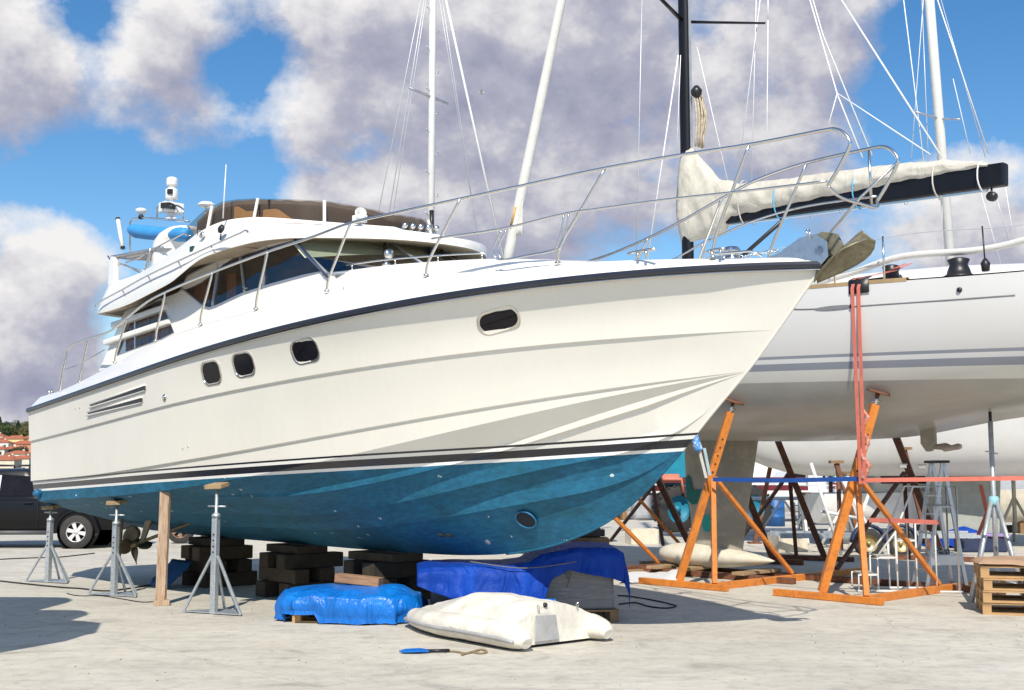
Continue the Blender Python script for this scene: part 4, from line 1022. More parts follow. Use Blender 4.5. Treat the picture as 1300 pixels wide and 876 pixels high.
# scrap of blue sheet lying against the first crib
rows = []
for i in range(12):
    rows.append([Wd(1.95 + .06 * i + .03 * nz(i * .5, k), .85 - .05 * k + .02 * nz(i, k * .7), .02 + .045 * k + .015 * nz(i * .7, k * .9)) for k in range(9)])
m = MB(); m.grid(rows); o = m.build('blue_sheet', plain('dark_blue_sheet', (.012, .075, .20), .5, var=.25, bmp=.3), None); so = o.modifiers.new('solid', 'SOLIDIFY'); so.thickness = .004
tag(o, 'small dark blue plastic sheet slumped against the sternmost keel crib', 'tarpaulin')

# ------------------------------------------------------------------ tarpaulins
def tarp_mat(name, col, hi, rough=.42, bsc=4.5, bst=.55, st=(1.4, 1.4, .5), spec=.45):
    m, nt, b = new_mat(name); oc = objc(nt)
    n1 = noise(nt, mapping(nt, oc, (1, 1, .5)), 3.0, 6, .6, .8); r1 = ramp(nt, [(.3, tuple(c * .75 for c in col)), (.55, col), (.75, hi)]); nt.links.new(n1, r1.inputs[0])
    nt.links.new(r1.outputs[0], b.inputs['Base Color']); b.inputs['Roughness'].default_value = rough; b.inputs['Specular IOR Level'].default_value = spec
    wv_ = nt.nodes.new('ShaderNodeTexNoise'); wv_.inputs['Scale'].default_value = bsc; wv_.inputs['Detail'].default_value = 4; wv_.inputs['Distortion'].default_value = 2.0; nt.links.new(mapping(nt, oc, st), wv_.inputs['Vector'])
    bump(nt, b, wv_.outputs['Fac'], bst, .09)
    return m
M_TARP = tarp_mat('bright_blue_tarp', (.004, .15, .56), (.008, .22, .70), .36, 3.4, .6)
M_TARP2 = tarp_mat('deep_blue_tarp', (.005, .05, .35), (.008, .075, .45), .55, 3.4, .6, spec=.18)
c = G(441, 792)
cx, cy = c.x, c.y + .42
rows = []
for j in range(46):
    q = j / 45; r = []
    for i in range(120):
        t = 2 * math.pi * i / 120
        ct_, st__ = math.cos(t), math.sin(t); se = lambda x: math.copysign(abs(x) ** .62, x)
        ex, ey = se(ct_) * .80, se(st__) * .52
        if q < .55:
            s_ = q / .55; x, y = ex * s_, ey * s_; z = .40 - .11 * s_ ** 2.2 - .02 * ct_ * s_ + .030 * nz(x * 3, y * 3, 4) * s_ + .05 * (.5 - abs(nz(x * 3.2 + y * 2, y * 4.5, 8))) * s_ * s_ + (.05 * math.exp(-((x - .55) ** 2 + y * y) / .05))
        else:
            s_ = (q - .55) / .45; fold = .16 * (.42 - abs(math.sin(t * 6.5 + 3.2 * nz(ct_ * 1.5, st__ * 1.5, 2)))) * s_ ** .7 + .04 * nz(ct_ * 4, st__ * 4, s_ * 1.5) * s_
            k = 1 + .045 * math.sin(math.pi * min(1, s_ * 1.3)) + fold * .9 + .05 * s_
            x, y = ex * k, ey * k; base_ = .015 + .10 * max(0, nz(ct_ * 2 + 5, st__ * 2, 7)) + (.09 if (-2.5 < ((t + math.pi) % (2 * math.pi) - math.pi) < -1.75) else 0)
            z = .30 - .02 * ct_ + (base_ - .30 + .02 * ct_) * (s_ ** .9) + .02 * nz(x * 6, y * 6, 1) * s_ + .012 * nz(x * 14, y * 14, s_ * 6)
        r.append((x, y, max(.008, z)))
    rows.append(r)
m = MB(); m.grid(rows, 0, True, close=True); o = m.build('tarpaulin', M_TARP, None); o.location = (cx, cy, 0); o.rotation_euler = (0, 0, -.12)
tag(o, 'bright blue tarpaulin tied over a low pallet in front of the hull', 'tarpaulin')
hem = MB(); hem.tube([Vector(p) + Vector((0, 0, .004)) for p in rows[-1]], .007, 5, closed=True); hem.build('hem', M_TARP, o)
M_PAL = plain('pallet_pine', (.50, .30, .13), .75, var=.22, vs=5, bmp=.2, bs=40, col2=(.36, .22, .11), dirt=.2, dirtcol=(.14, .09, .05))
M_PALD = plain('pallet_pine_dark', (.25, .15, .075), .8, var=.25, vs=6, bmp=.2, bs=40)
def pallet(name, label, loc, rz, L=1.2, W=.8, mat=None, group=None):
    mat = mat or M_PAL; t = thing(name, label, 'pallet', loc, rz, group)
    for k in range(5):
        m = MB(); m.box((0, -W / 2 + .05 + k * (W - .10) / 4, .133), (L, .10 if k % 2 else .12, .020)); m.build('deck_board', mat, t)
    for x in (-L / 2 + .05, 0, L / 2 - .05):
        m = MB(); m.box((x, 0, .111), (.10, W, .020)); m.build('stringer_board', mat, t)
        for y in (-W / 2 + .05, 0, W / 2 - .05):
            m = MB(); m.box((x, y, .0615), (.10 if x == 0 else .098, .098, .077)); m.build('spacer_block', mat, t)
    for y in (-W / 2 + .05, 0, W / 2 - .05):
        m = MB(); m.box((0, y, .0115), (L, .10, .021)); m.build('bottom_board', mat, t)
    return t
pallet('pallet', 'wooden pallet showing beneath the bright blue tarpaulin', (cx, cy, 0), -.12, 1.2, .8)
m = MB(); m.box((0, 0, .05), (.56, .15, .10)); o = m.build('timber_offcut', plain('brown_offcut', (.30, .17, .095), .8, var=.3, vs=8, stretch=(.5, 4, 4), bmp=.4, bs=30, dirt=.3), None, bev=.006)
o.location = (cx + .07, cy - .02, .405); o.rotation_euler = (.0, .07, -.30); tag(o, 'brown timber offcut weighing down the bright blue tarpaulin', 'timber')

# goods under the bow: wrapped pallet and a covered crate, one deep blue tarp over both
M_WRAP = plain('stretch_wrap_grey', (.15, .145, .15), .25, var=.2, vs=3, stretch=(1, 1, 14), bmp=.35, bs=9, col2=(.21, .205, .21))
pt = Vector((.68, 14.12, 0))
pallet('pallet', 'dirty pallet carrying the plastic wrapped goods under the bow', pt, .10, 1.0, .85, M_PALD)
rows = []
for z in np.linspace(.148, .74, 22):
    r = []
    for (x, y) in rrect(.46, .40, .05, 4):
        k = 1 + .012 * nz(x * 5, y * 5, z * 22) + .006 * math.sin(z * 95)
        r.append((x * k, y * k, z))
    rows.append(r)
m = MB(); m.grid(rows, 0, True, close=True); m.add(rows[-1], [tuple(range(len(rows[-1])))]); m.add(rows[0], [tuple(range(len(rows[0])))])
o = m.build('wrapped_goods', M_WRAP, None); o.location = pt; o.rotation_euler = (0, 0, .10); tag(o, 'stack of goods in grey stretch wrap under the deep blue tarp', 'goods')
m = MB(); m.box((0, 0, .32), (1.1, .75, .64)); o = m.build('crate', plain('grey_crate', (.10, .10, .11), .6, var=.2), None, bev=.02); o.location = (-.42, 14.35, 0); o.rotation_euler = (0, 0, .08); tag(o, 'dark grey crate half hidden by the deep blue tarp', 'crate')
def hgt2(x):  # tarp ridge along the two loads
    return ip(x, [-1.15, -1.0, -.1, .15, .3, .7, 1.15, 1.25], [.62, .66, .66, .70, .80, .87, .86, .80])
rows = []
NX = 90
for i in range(NX + 1):
    x = -1.12 + 2.36 * i / NX; r = []
    hem = ip(x, [-1.12, -1.0, -.7, -.35, .0, .22, .3, .38, .6, .95, 1.24], [.46, .42, .30, .16, .12, .12, .20, .50, .62, .55, .48]) + .03 * nz(x * 6, 1)
    for k in range(41):
        q = k / 40; h0 = hgt2(x)
        if q < .45:
            s_ = q / .45; y = .55 - 1.06 * s_; z = h0 - .02 * abs(2 * s_ - 1) ** 3 + .018 * nz(x * 4, s_ * 3, 1)
        else:
            s_ = (q - .45) / .55; z = h0 - .02 - (h0 - hem) * s_; y = -.51 - .05 * min(1, s_ * 5) - .035 * math.sin(x * 17 + 2 * nz(x * 2, s_)) * s_ - .06 * nz(x * 3, s_ * 2, 5) * s_ - (.05 * s_ if x < .3 else 0)
        edge_x = 0
        r.append((x + .015 * nz(z * 5, x * 3), y, z))
    rows.append(r)
rt = []
for k in range(41):
    a = rows[-1][k]; rt.append(a)
for j in range(1, 9):
    s_ = j / 8; rows.append([(a[0] + .05 * math.sin(s_ * 1.5) + .03 * nz(s_ * 3, a[1] * 4), a[1] * (1 - .02 * s_), a[2] - (.30 + .06 * nz(a[1] * 3, 3)) * s_ * (1 if a[2] > .5 else .2)) for a in rt])
m = MB(); m.grid(rows); o = m.build('tarpaulin', M_TARP2, None); o.location = (0, 14.10, 0); o.rotation_euler = (0, 0, .09); so = o.modifiers.new('solid', 'SOLIDIFY'); so.thickness = .004
tag(o, 'deep blue tarpaulin draped over the goods under the bow', 'tarpaulin')
m = MB(); m.grid([[(.02 * math.sin(k * 1.3) + .1 * i, -.03 * i * (k / 8), .30 - .035 * k) for k in range(9)] for i in range(3)]); o = m.build('tarp_flap', M_TARP, None); o.location = (.28, 13.42, .0); so = o.modifiers.new('solid', 'SOLIDIFY'); so.thickness = .004
tag(o, 'light blue plastic strip hanging below the deep blue tarp', 'plastic strip')
# mooring line hung round the wrapped goods
m = MB(); m.tube(catmull([(-.10, -.47, .86), (-.05, -.48, .70), (.02, -.48, .50), (.0, -.49, .40), (.07, -.49, .62), (.10, -.48, .78)], 5), .010, 6); m.tube(catmull([(-1.1, -.60, .70), (-.5, -.64, .63), (.1, -.62, .70)], 5), .006, 6)
o = m.build('rope', plain('grey_rope', (.17, .16, .13), .9, var=.2), None); o.location = (pt.x - .05, pt.y + .02, 0); tag(o, 'thin grey rope tied round the wrapped goods', 'rope')
# trailer coupling left on top, behind the deep blue tarp
m = MB(); m.box((0, 0, .06), (.34, .16, .12)); m.box((.18, 0, .055), (.1, .1, .09)); m.lathe([(.05, .12), (.045, .17), (0, .18)], (-.02, 0, 0), 10); o = m.build('battery_box', M_BLACK, None, bev=.012); o.location = at(745, 688, 15.3); o.location.z = .88; tag(o, 'small black machine part on top of goods behind the blue tarp', 'machine part')
m = MB(); m.box((0, 0, .44), (.5, .4, .87)); o = m.build('parts_crate', M_PALD, None, bev=.01); o.location = (.98, 15.3, 0); tag(o, 'dark wooden crate behind the deep blue tarp carrying a black machine part', 'crate')

# ------------------------------------------------------------------ upturned inflatable dinghy
M_PVC = tarp_mat('dinghy_pvc', (.75, .71, .62), (.79, .77, .71), .6, 1.9, .30, (1.2, 1.2, 1.4), .3)
M_PVCG = plain('dinghy_grey', (.36, .36, .36), .6, var=.15, vs=6, dirt=.2)
din = thing('inflatable_dinghy', 'white inflatable dinghy lying upside down with a grey transom patch', 'dinghy', (.42, 11.98, 0), math.atan2(.77, -.64))
TR = .145; HWd = .54
tube_path = []
for sg in (1, -1):
    pts = [(-.22, sg * HWd, TR * .55), (-.05, sg * HWd, TR * .9), (.6, sg * HWd, TR), (1.3, sg * HWd * .95, TR * .95), (1.95, sg * HWd * .55, TR * .8), (2.2, 0, TR * .6)]
    path = catmull(pts, 6); n = len(path)
    rs = [TR * (.42 + .58 * min(1, i / 7)) * (1 - .42 * max(0, (i / n - .5) / .5)) * (1 + .07 * nz(i * .8, sg * 3)) for i in range(n)]
    m = MB(); m.tube(path, rs, 18, sq=.86); m.build('buoyancy_tube', M_PVC, din)
    m = MB(); st2 = [Vector((p.x, p.y + sg * rs[i] * .97, p.z - .02)) for i, p in enumerate(path) if i > 3]
    m.tube([Vector((p.x + (.06 if i > n - 12 else 0), p.y, p.z)) for i, p in enumerate(st2)], .022, 8); m.build('rubbing_strake', M_PVCG, din)
rows = []
for i in range(27):
    u = -.02 + 2.15 * i / 26; hw_ = HWd * 1.1 * min(1, max(.02, (2.18 - u) / 1.0)) ** .6; kz = TR + .27 * min(1, (2.25 - u) / 1.1) ** .8 * (.92 + .14 * math.sin(min(1, u / 1.6) * math.pi)) + .01 * nz(u * 3, 1)
    rows.append([(u, hw_ * q, TR * 1.35 + (kz - TR * 1.35) * (1 - abs(q) ** 2.1) + .022 * nz(u * 4, q * 3, 2) + .016 * abs(nz(u * 9 + q * 4, q * 7, 6))) for q in np.linspace(-1, 1, 21)])
m = MB(); m.grid(rows); m.build('hull_floor', M_PVC, din)
tr_ = rows[0]; m = MB(); m.add([(p[0], p[1], p[2]) for p in tr_] + [(-.03, .5, .03), (-.03, -.5, .03)][::1], [tuple(range(len(tr_) + 2))]); m.build('transom', M_PVC, din)
m = MB(); m.plate([[(-.045, -.02, .06), (-.045, .30, .06), (-.040, .28, .31), (-.040, .02, .30)]], (-.012, 0, 0)); m.build('motor_patch', M_PVCG, din, bev=.003)
m = MB(); m.lathe([(.0, .02), (.02, .018), (.026, 0)], (-.02, .14, .40), 12, (-1, 0, .3)); m.build('drain_plug', M_BLACK, din)
for y in (.24, -.28):
    m = MB(); m.tube([(-.035 + .015 * math.cos(a), y, .44 - abs(y) * .25 + .03 * math.sin(a)) for a in np.linspace(0, 2 * math.pi, 10)[:-1]], .005, 5, closed=True); m.build('towing_ring', M_STEEL, din)
m = MB(); m.tube(catmull([(.5, HWd + .10, .20), (.62, HWd + .15, .12), (.9, HWd + .13, .16), (1.2, HWd + .11, .11), (1.45, HWd + .04, .17)], 5), .008, 5); m.build('lifeline', plain('grubby_rope', (.42, .38, .30), .9), din)
# crumpled end of the cover at the dinghy's bow
rows = []
for i in range(30):
    r = []
    for k in range(16):
        a, b = i / 29, k / 15; x = .75 * a; y = .34 * b; env = math.sin(math.pi * a) ** .5 * math.sin(math.pi * b) ** .5
        r.append((x, y, .01 + env * (.14 + .09 * nz(a * 7, b * 5) + .05 * nz(a * 17, b * 12, 3))))
    rows.append(r)
m = MB(); m.grid(rows); o = m.build('cover_cloth', M_PVC, None); g_ = G(530, 779); o.location = (g_.x, g_.y, 0); o.rotation_euler = (0, 0, .25); tag(o, 'crumpled off white cover cloth behind the bow of the dinghy', 'cloth')
# paddle and cord on the concrete
pd = thing('paddle', 'short blue paddle with a black shaft lying on the concrete', 'paddle', G(548, 829), R(4))
m = MB(); m.plate([[(-.02, -.03, .012), (-.12, -.075, .02), (-.26, -.06, .014), (-.31, .0, .012), (-.25, .07, .02), (-.12, .08, .024), (-.02, .03, .016)]], (0, 0, .014)); m.build('blade', M_TARP, pd, bev=.004)
m = MB(); m.tube([(-.04, 0, .02), (.17, .015, .02)], .016, 8); m.build('shaft', M_BLACK, pd)
cp = [G(x, y) + Vector((0, 0, .012)) for x, y in ((566, 828), (580, 829), (592, 831), (603, 828), (612, 826), (618, 829), (610, 831), (598, 829.5), (586, 833))]
m = MB(); m.tube(catmull(cp, 5), .010, 6); o = m.build('cord', plain('brown_cord', (.27, .20, .12), .9, var=.2), None); tag(o, 'short brown cord lying beside the blue paddle', 'cord')
# cables across the yard
def cable(px, label, col=(.012, .012, .013), r=.011):
    m = MB(); m.tube(catmull([G(x, y) + Vector((0, 0, r)) for x, y in px], 6), r, 6); o = m.build('cable', plain('cable_sheath', col, .6), None); tag(o, label, 'cable'); return o
cable([(784, 757), (800, 758), (835, 764), (855, 769), (858, 771), (845, 773), (825, 771), (806, 766), (786, 768)], 'black cable looped on the ground right of the wrapped goods', r=.010)
cable([(-5, 738), (60, 745), (100, 748), (150, 750), (230, 731), (262, 700)], 'black hose running past the feet of the stands to the first crib', r=.012)
cable([(85, 754), (100, 757), (128, 757), (155, 761), (180, 765), (200, 764)], 'thin black cable curled between the stand and the board', r=.007)
cable([(-5, 711), (40, 709), (75, 708), (120, 703)], 'thin dark cable lying on the ground beyond the first stand', r=.012)
# ------------------------------------------------------------------ sailing yacht behind the bow
def SW(a, c, w): return Vector(SF.world(a, c, w))
def Q(a, c, w): return (a, -c, w)
sail = thing('sailing_yacht', 'white sailing yacht with grey boot stripes and black mast, propped in an orange cradle', 'sailing yacht', (SF.o[0], SF.o[1], 0), -TH)
def sail_paint():
    m, nt, b = new_mat('sailboat_paint'); oc = objc(nt); sx = nt.nodes.new('ShaderNodeSeparateXYZ'); nt.links.new(oc, sx.inputs[0])
    h = mathn(nt, 'SUBTRACT', sx.outputs[2], mathn(nt, 'MULTIPLY_ADD', sx.outputs[0], -.034, 3.42))   # top of the thin stripe
    hn = mathn(nt, 'MULTIPLY_ADD', h, 1.0, .6)
    n1 = noise(nt, mapping(nt, oc, (.5, .5, .3)), 2, 5); r0 = ramp(nt, [(.3, (.69, .68, .655)), (.7, (.73, .72, .70))]); nt.links.new(n1, r0.inputs[0])
    n2 = noise(nt, mapping(nt, oc, (.4, 1, 1)), 2.2, 7, .65, .4); r2 = ramp(nt, [(.3, (.38, .37, .33)), (.6, (.45, .44, .40)), (.75, (.50, .49, .45))]); nt.links.new(n2, r2.inputs[0])
    st = ramp(nt, [(0, (.72, .715, .66)), (.6 - .205, (.30, .32, .37)), (.6 - .105, (.76, .76, .75)), (.6 - .045, (.30, .32, .37))], 'CONSTANT'); nt.links.new(hn, st.inputs[0])
    c = mixc(nt, mathn(nt, 'GREATER_THAN', hn, .6), st.outputs[0], r0.outputs[0])
    c = mixc(nt, mathn(nt, 'LESS_THAN', hn, .6 - .36), c, r2.outputs[0])
    nt.links.new(c, b.inputs['Base Color']); b.inputs['Roughness'].default_value = .3; b.inputs['Coat Weight'].default_value = .1; b.inputs['Coat Roughness'].default_value = .1
    return m
M_SAILH = sail_paint()
hb = smooth_ip([(-7.2, .02), (-6, .55), (-4.5, 1.12), (-3, 1.55), (-1, 1.95), (1, 2.12), (3, 2.14), (5, 2.1), (7, 1.95), (8.2, 1.8)])
sh = smooth_ip([(-7.2, 4.62), (-4, 4.46), (0, 4.32), (3.3, 4.225), (6.1, 4.11), (8.2, 4.08)])
kb = smooth_ip([(-7.2, 3.4), (-6.5, 3.0), (-5, 2.62), (-2.5, 2.32), (0, 2.23), (2.5, 2.21), (3.2, 2.24), (3.8, 2.33), (4.6, 2.45), (5.2, 2.51), (7, 2.78), (8.2, 2.95)])
rows = []
for i in range(64):
    a = -7.2 + 15.4 * i / 63; B = hb(a); S_ = sh(a); K = kb(a); r = []
    for k in range(25):
        t = k / 24 * math.pi / 2
        c_ = B * math.cos(t) ** .62 if k < 24 else 0.0
        w = K + (S_ - K) * (1 - math.sin(t)) ** 1.15 if k else S_
        r.append((a, c_, w))
    rows.append(r)
m = MB()
for sg in (1, -1): m.grid([[Q(p[0], sg * p[1], p[2]) for p in r] for r in rows])
e = rows[-1]; m.add([Q(*p) for p in e] + [Q(p[0], -p[1], p[2]) for p in reversed(e[:-1])], [tuple(range(2 * len(e) - 1))])
m.build('hull', M_SAILH, sail, auto=R(50))
m = MB(); m.grid([[Q(a, B_ * hb(a), sh(a) + .02 + .05 * (1 - abs(B_))) for B_ in np.linspace(-.985, .985, 9)] for a in np.linspace(-7.1, 8.15, 40)]); m.build('deck', M_DECK, sail)
m = MB()
for sg in (1, -1): m.grid([[Q(a, sg * (hb(a) + d_), sh(a) + z) for d_, z in ((.004, -.012), (.006, .04), (-.07, .05), (-.08, .02))] for a in np.linspace(-7.0, 4.62, 40)], 0, False)
m.build('teak_toe_rail', plain('teak', (.42, .29, .15), .7, var=.15), sail)
rows = []
for a in np.linspace(-3.2, 6.2, 30):
    e_ = min(1, (a + 3.2) / 1.4); w0 = sh(a); hh = .30 * e_ * (1 - .25 * max(0, (a - 4.8) / 1.4))
    rows.append([Q(a, c_, w) for c_, w in ((1.32, w0), (1.26, w0 + hh * .75), (1.12, w0 + hh), (.5, w0 + hh + .05), (-.5, w0 + hh + .05), (-1.12, w0 + hh), (-1.26, w0 + hh * .75), (-1.32, w0))])
m = MB(); m.grid(rows); m.add(rows[-1], [tuple(range(8))]); m.build('coachroof', M_DECK, sail, auto=R(50))
for x0 in (.4, 1.9, 3.4):
    m = MB(); m.plate([[Q(x0 + d_, 1.285, sh(x0) + z) for d_, z in ((0, .09), (.75, .09), (.70, .18), (.06, .18))]], (0, -.02, 0)); m.build('cabin_window', M_PORTG, sail)
# recessed line and long hull window on the topsides
def hc(x, y):
    u, v, w = SF.hitb(x, y, lambda a: hb(a) + .0); return u, w
def on_side(a, w):   # half breadth of the hull at height w
    B = hb(a); S_ = sh(a); K = kb(a); q = 1 - (max(0, (w - K) / (S_ - K))) ** (1 / 1.15); t = math.asin(min(1, q)); return B * math.cos(t) ** .62
M_GREYL = plain('grey_line', (.22, .22, .23), .5)
m = MB(); pts = []
for x, y in ((1008, 392.5), (1030, 392.2), (1096, 388), (1200, 381), (1288, 374.5)):
    a, w = hc(x, y); pts.append(Q(a, on_side(a, w) + .002, w))
m.tube(catmull(pts, 3), .009, 5); m.build('cove_line', M_GREYL, sail)
a, w = hc(1058, 390.5); m = MB(); m.plate([[Q(a + .30 * x_, on_side(a, w) + .004, w + .028 * y_ - .006 * x_) for x_, y_ in [(math.cos(t), math.sin(t)) for t in np.linspace(0, 2 * math.pi, 17)[:-1]]]], (0, -.006, 0)); m.build('hull_window', M_GREYL, sail)
for x, y in ((1218, 368), (1286, 465.5), (1081, 389)):
    a, w = hc(x, y); m = MB(); m.lathe([(0, .03), (.03, .025), (.035, 0)], Q(a, on_side(a, w), w), 10, (0, -1, 0)); m.build('skin_fitting', M_BLACK, sail)
# keel with bulb, rudder blade and sail drive
M_KEEL = plain('keel_primer', (.33, .315, .26), .6, var=.14, vs=2.2, col2=(.42, .385, .30), dirt=.15, dirtcol=(.20, .18, .14))
rows = []
for w, a0, a1, th in ((2.30, -.74, .80, .11), (1.6, -.72, .66, .10), (.9, -.62, .52, .09), (.35, -.52, .42, .08)):
    cc = (a0 + a1) / 2; hl = (a1 - a0) / 2
    rows.append([Q(cc + hl * math.cos(t), th * math.sin(t) * (1.15 - .3 * math.cos(t)), w) for t in np.linspace(0, 2 * math.pi, 25)[:-1]])
m = MB(); m.grid(rows, 0, True, close=True); m.build('keel_fin', M_KEEL, sail)
rows = []
for t in np.linspace(0, 1, 26):
    a = -1.30 + 2.35 * t; r = .245 * (math.sin(math.pi * (t ** .62)) ** .72) + .004
    rows.append([Q(a, r * 1.25 * math.cos(q), .10 + .235 + .03 * (t - .4) - .06 * t + r * .82 * math.sin(q)) for q in np.linspace(0, 2 * math.pi, 17)[:-1]])
m = MB(); m.grid(rows, 0, True, close=True); m.build('keel_bulb', plain('bulb_primer', (.62, .58, .47), .55, var=.1, vs=3, col2=(.66, .63, .55), dirt=.2, dirtcol=(.45, .30, .14)), sail)
M_TEAL = plain('teal_primer', (.02, .36, .33), .6, var=.1)
def side_patch(pts, mat):
    m = MB(); m.plate([[Q(a, .112, w) for a, w in pts]], (0, -.012, 0)); m.build('primer_patch', mat, sail)
side_patch([(-.64, 1.62), (-.55, 1.66), (-.48, 1.40), (-.30, 1.42), (-.18, 1.46), (-.12, 1.30), (-.32, 1.20), (-.50, 1.16), (-.60, 1.24)], plain('dark_teal', (.015, .16, .14), .6))
side_patch([(-.26, .98), (-.16, 1.0), (-.10, .86), (-.15, .72), (-.26, .72), (-.30, .84)], M_TEAL)
m = MB(); m.plate([[Q(3.62, -.03, 2.42), Q(3.86, -.03, 2.42), Q(3.86, -.03, 2.10), Q(3.80, -.03, 2.01), Q(3.70, -.03, 2.00), Q(3.62, -.03, 2.12)]], (0, -.06, 0)); sd = m.build('sail_drive_leg', M_KEEL, sail, bev=.02, seg=3)
m = MB(); m.tube([Q(3.82, 0, 2.07), Q(3.95, 0, 2.07), Q(4.0, .02, 2.06), Q(4.10, .03, 2.05), Q(4.2, .02, 2.07), Q(4.24, .02, 2.07)], [.035, .05, .065, .04, .045, .03], 10); m.build('bagged_propeller', plain('plastic_bag', (.42, .36, .31), .35, var=.2, vs=10), sd)
# mast, spreaders, boom and stowed mainsail
M_CARB = plain('black_carbon', (.006, .0065, .010), .4, var=.2, spec=.3)
mx = -.60
m = MB(); rows = [[Q(mx + .115 * math.cos(t), .085 * math.sin(t), w) for t in np.linspace(0, 2 * math.pi, 17)[:-1]] for w in (4.3, 8, 12, 16, 20)]; m.grid(rows, 0, True, close=True); mast = m.build('mast', M_CARB, sail)
m = MB(); m.box(Q(mx + .125, 0, 12.8), (.03, .035, 14)); m.build('mast_track', plain('track_grey', (.55, .55, .56), .4, .5), mast)
for sg, da in ((1, .42), (-1, .95)):
    for wz in (9.72, 13.6):
        m = MB(); a0 = Vector(Q(mx, sg * .1, wz)); a1 = Vector(Q(mx + da * .9, sg * 1.25, wz + .04)); m.tube([a0, a1], [.05, .035], 8, sq=.45); m.build('spreader', M_CARB, mast)
bp = [Vector(Q(mx + .2, 0, 6.08)), Vector(Q(5.05, 0, 5.86))]
m = MB(); m.beam(bp[0], bp[1], .17, .33); boom = m.build('boom', M_CARB, sail, bev=.03, seg=3)
m = MB(); m.beam(bp[0] + Vector((.2, 0, -.185)), bp[1] + Vector((-.3, 0, -.185)), .05, .03); m.build('boom_track', M_STEEL, boom)
for k in range(8):
    p_ = bp[0].lerp(bp[1], .12 + .1 * k); m = MB(); m.tube([p_ + Vector((.03 * math.cos(t), 0, -.215 + .03 * math.sin(t))) for t in np.linspace(0, 2 * math.pi, 9)[:-1]], .006, 5, closed=True); m.build('boom_eye', M_STEEL, boom)
m = MB(); m.lathe([(.0, -.05), (.09, -.05), (.1, 0), (.09, .05), (0, .05)], bp[1] + Vector((-.14, 0, -.03)), 12, (0, 1, 0)); m.build('outhaul_block', M_STEEL, boom)
m = MB(); m.lathe([(.0, -.04), (.07, -.04), (.07, .04), (0, .04)], bp[1] + Vector((-.22, 0, -.28)), 12, (0, 1, 0)); m.tube([bp[1] + Vector((-.22, 0, -.2)), bp[1] + Vector((-.22, 0, -.16))], .015, 6); m.build('mainsheet_block', M_BLACK, boom)
M_COVER = tarp_mat('sail_cover_canvas', (.60, .565, .48), (.65, .62, .55), .85, 1.7, .45, (1.2, 1.2, .8))
# cover along the boom, rising round the mast
rows = []
NB = 70
for i in range(NB + 1):
    t = i / NB; a = mx - .10 + (4.82 - mx + .10) * t
    c0 = bp[0].lerp(bp[1], max(0, (a - mx - .2) / (5.05 - mx - .2)))
    top = ip(a, [mx - .1, mx + .1, mx + .35, mx + .7, mx + 1.1, 1.5, 3.0, 4.2, 4.9], [1.20, 1.34, 1.04, .66, .50, .45, .42, .34, .17])
    low = ip(a, [mx - .1, mx + .3, mx + .75, mx + 1.0, mx + 1.4, 2.2, 3.4, 4.9], [-.42, -.36, -.30, -.08, -.06, .02, .08, .13])
    wd = ip(a, [mx - .1, mx + .15, mx + .6, 1.2, 3.5, 4.9], [.17, .21, .21, .19, .17, .11])
    r = []
    for k in range(28):
        q = 2 * math.pi * k / 28; cy_ = math.cos(q); cz = math.sin(q)
        fold = 1 + .20 * nz(a * 2.6, cz * 2.4, cy_) + .11 * math.sin(a * 15 + cz * 5 + 3 * nz(a * 2, cz)) * (1 if a < .8 else .45)
        z = (top + low) / 2 + (top - low) / 2 * math.copysign(abs(cz) ** .85, cz)
        r.append((a, cy_ * wd * fold * (1 - .25 * max(0, cz)), c0.z + z + .035 * nz(a * 4, cy_ * 2, 9)))
    rows.append(r)
m = MB(); m.grid(rows, 0, True, close=True); m.add(rows[0], [tuple(range(28))]); m.add(rows[-1], [tuple(range(28))]); cov = m.build('sail_cover', M_COVER, sail)
M_STRAPB = plain('light_blue_strap', (.10, .42, .66), .7)
for a, mt in ((.05, M_COVER), (.62, M_COVER), (1.32, M_STRAPB), (2.75, M_STRAPB), (4.05, M_COVER), (4.72, M_WHITEP)):
    c0 = bp[0].lerp(bp[1], (a - mx - .2) / (5.05 - mx - .2)).z; tz = ip(a, [0, 1.5, 3, 4.2, 4.9], [.62, .40, .37, .31, .19])
    m = MB(); m.tube([(a, .20 * math.cos(q) * (1 if math.sin(q) < 0 else .95), c0 + (tz - .2) / 2 + (tz + .22) / 2 * math.sin(q)) for q in np.linspace(0, 2 * math.pi, 21)[:-1]], .012, 5, closed=True, sq=1.0); m.build('sail_tie', mt, cov)
# bundle of halyards at the mast
m = MB()
for k in range(7): m.tube(catmull([Q(mx + .24 + .03 * (k % 3), .06 - .03 * k, 8.30), Q(mx + .30 + .04 * (k % 4), .08 - .03 * k, 7.9), Q(mx + .26 + .03 * (k % 3), .07 - .03 * k, 7.35)], 3), .016, 6)
m.build('halyard_coil', plain('halyard_tan', (.50, .42, .30), .85, var=.35, vs=12), sail)
m = MB(); m.lathe([(.02, 0), (.09, .06), (.1, .14), (.04, .22)], Q(mx + .28, .04, 8.22), 10); m.build('halyard_sail_tape', M_BLACK, sail)
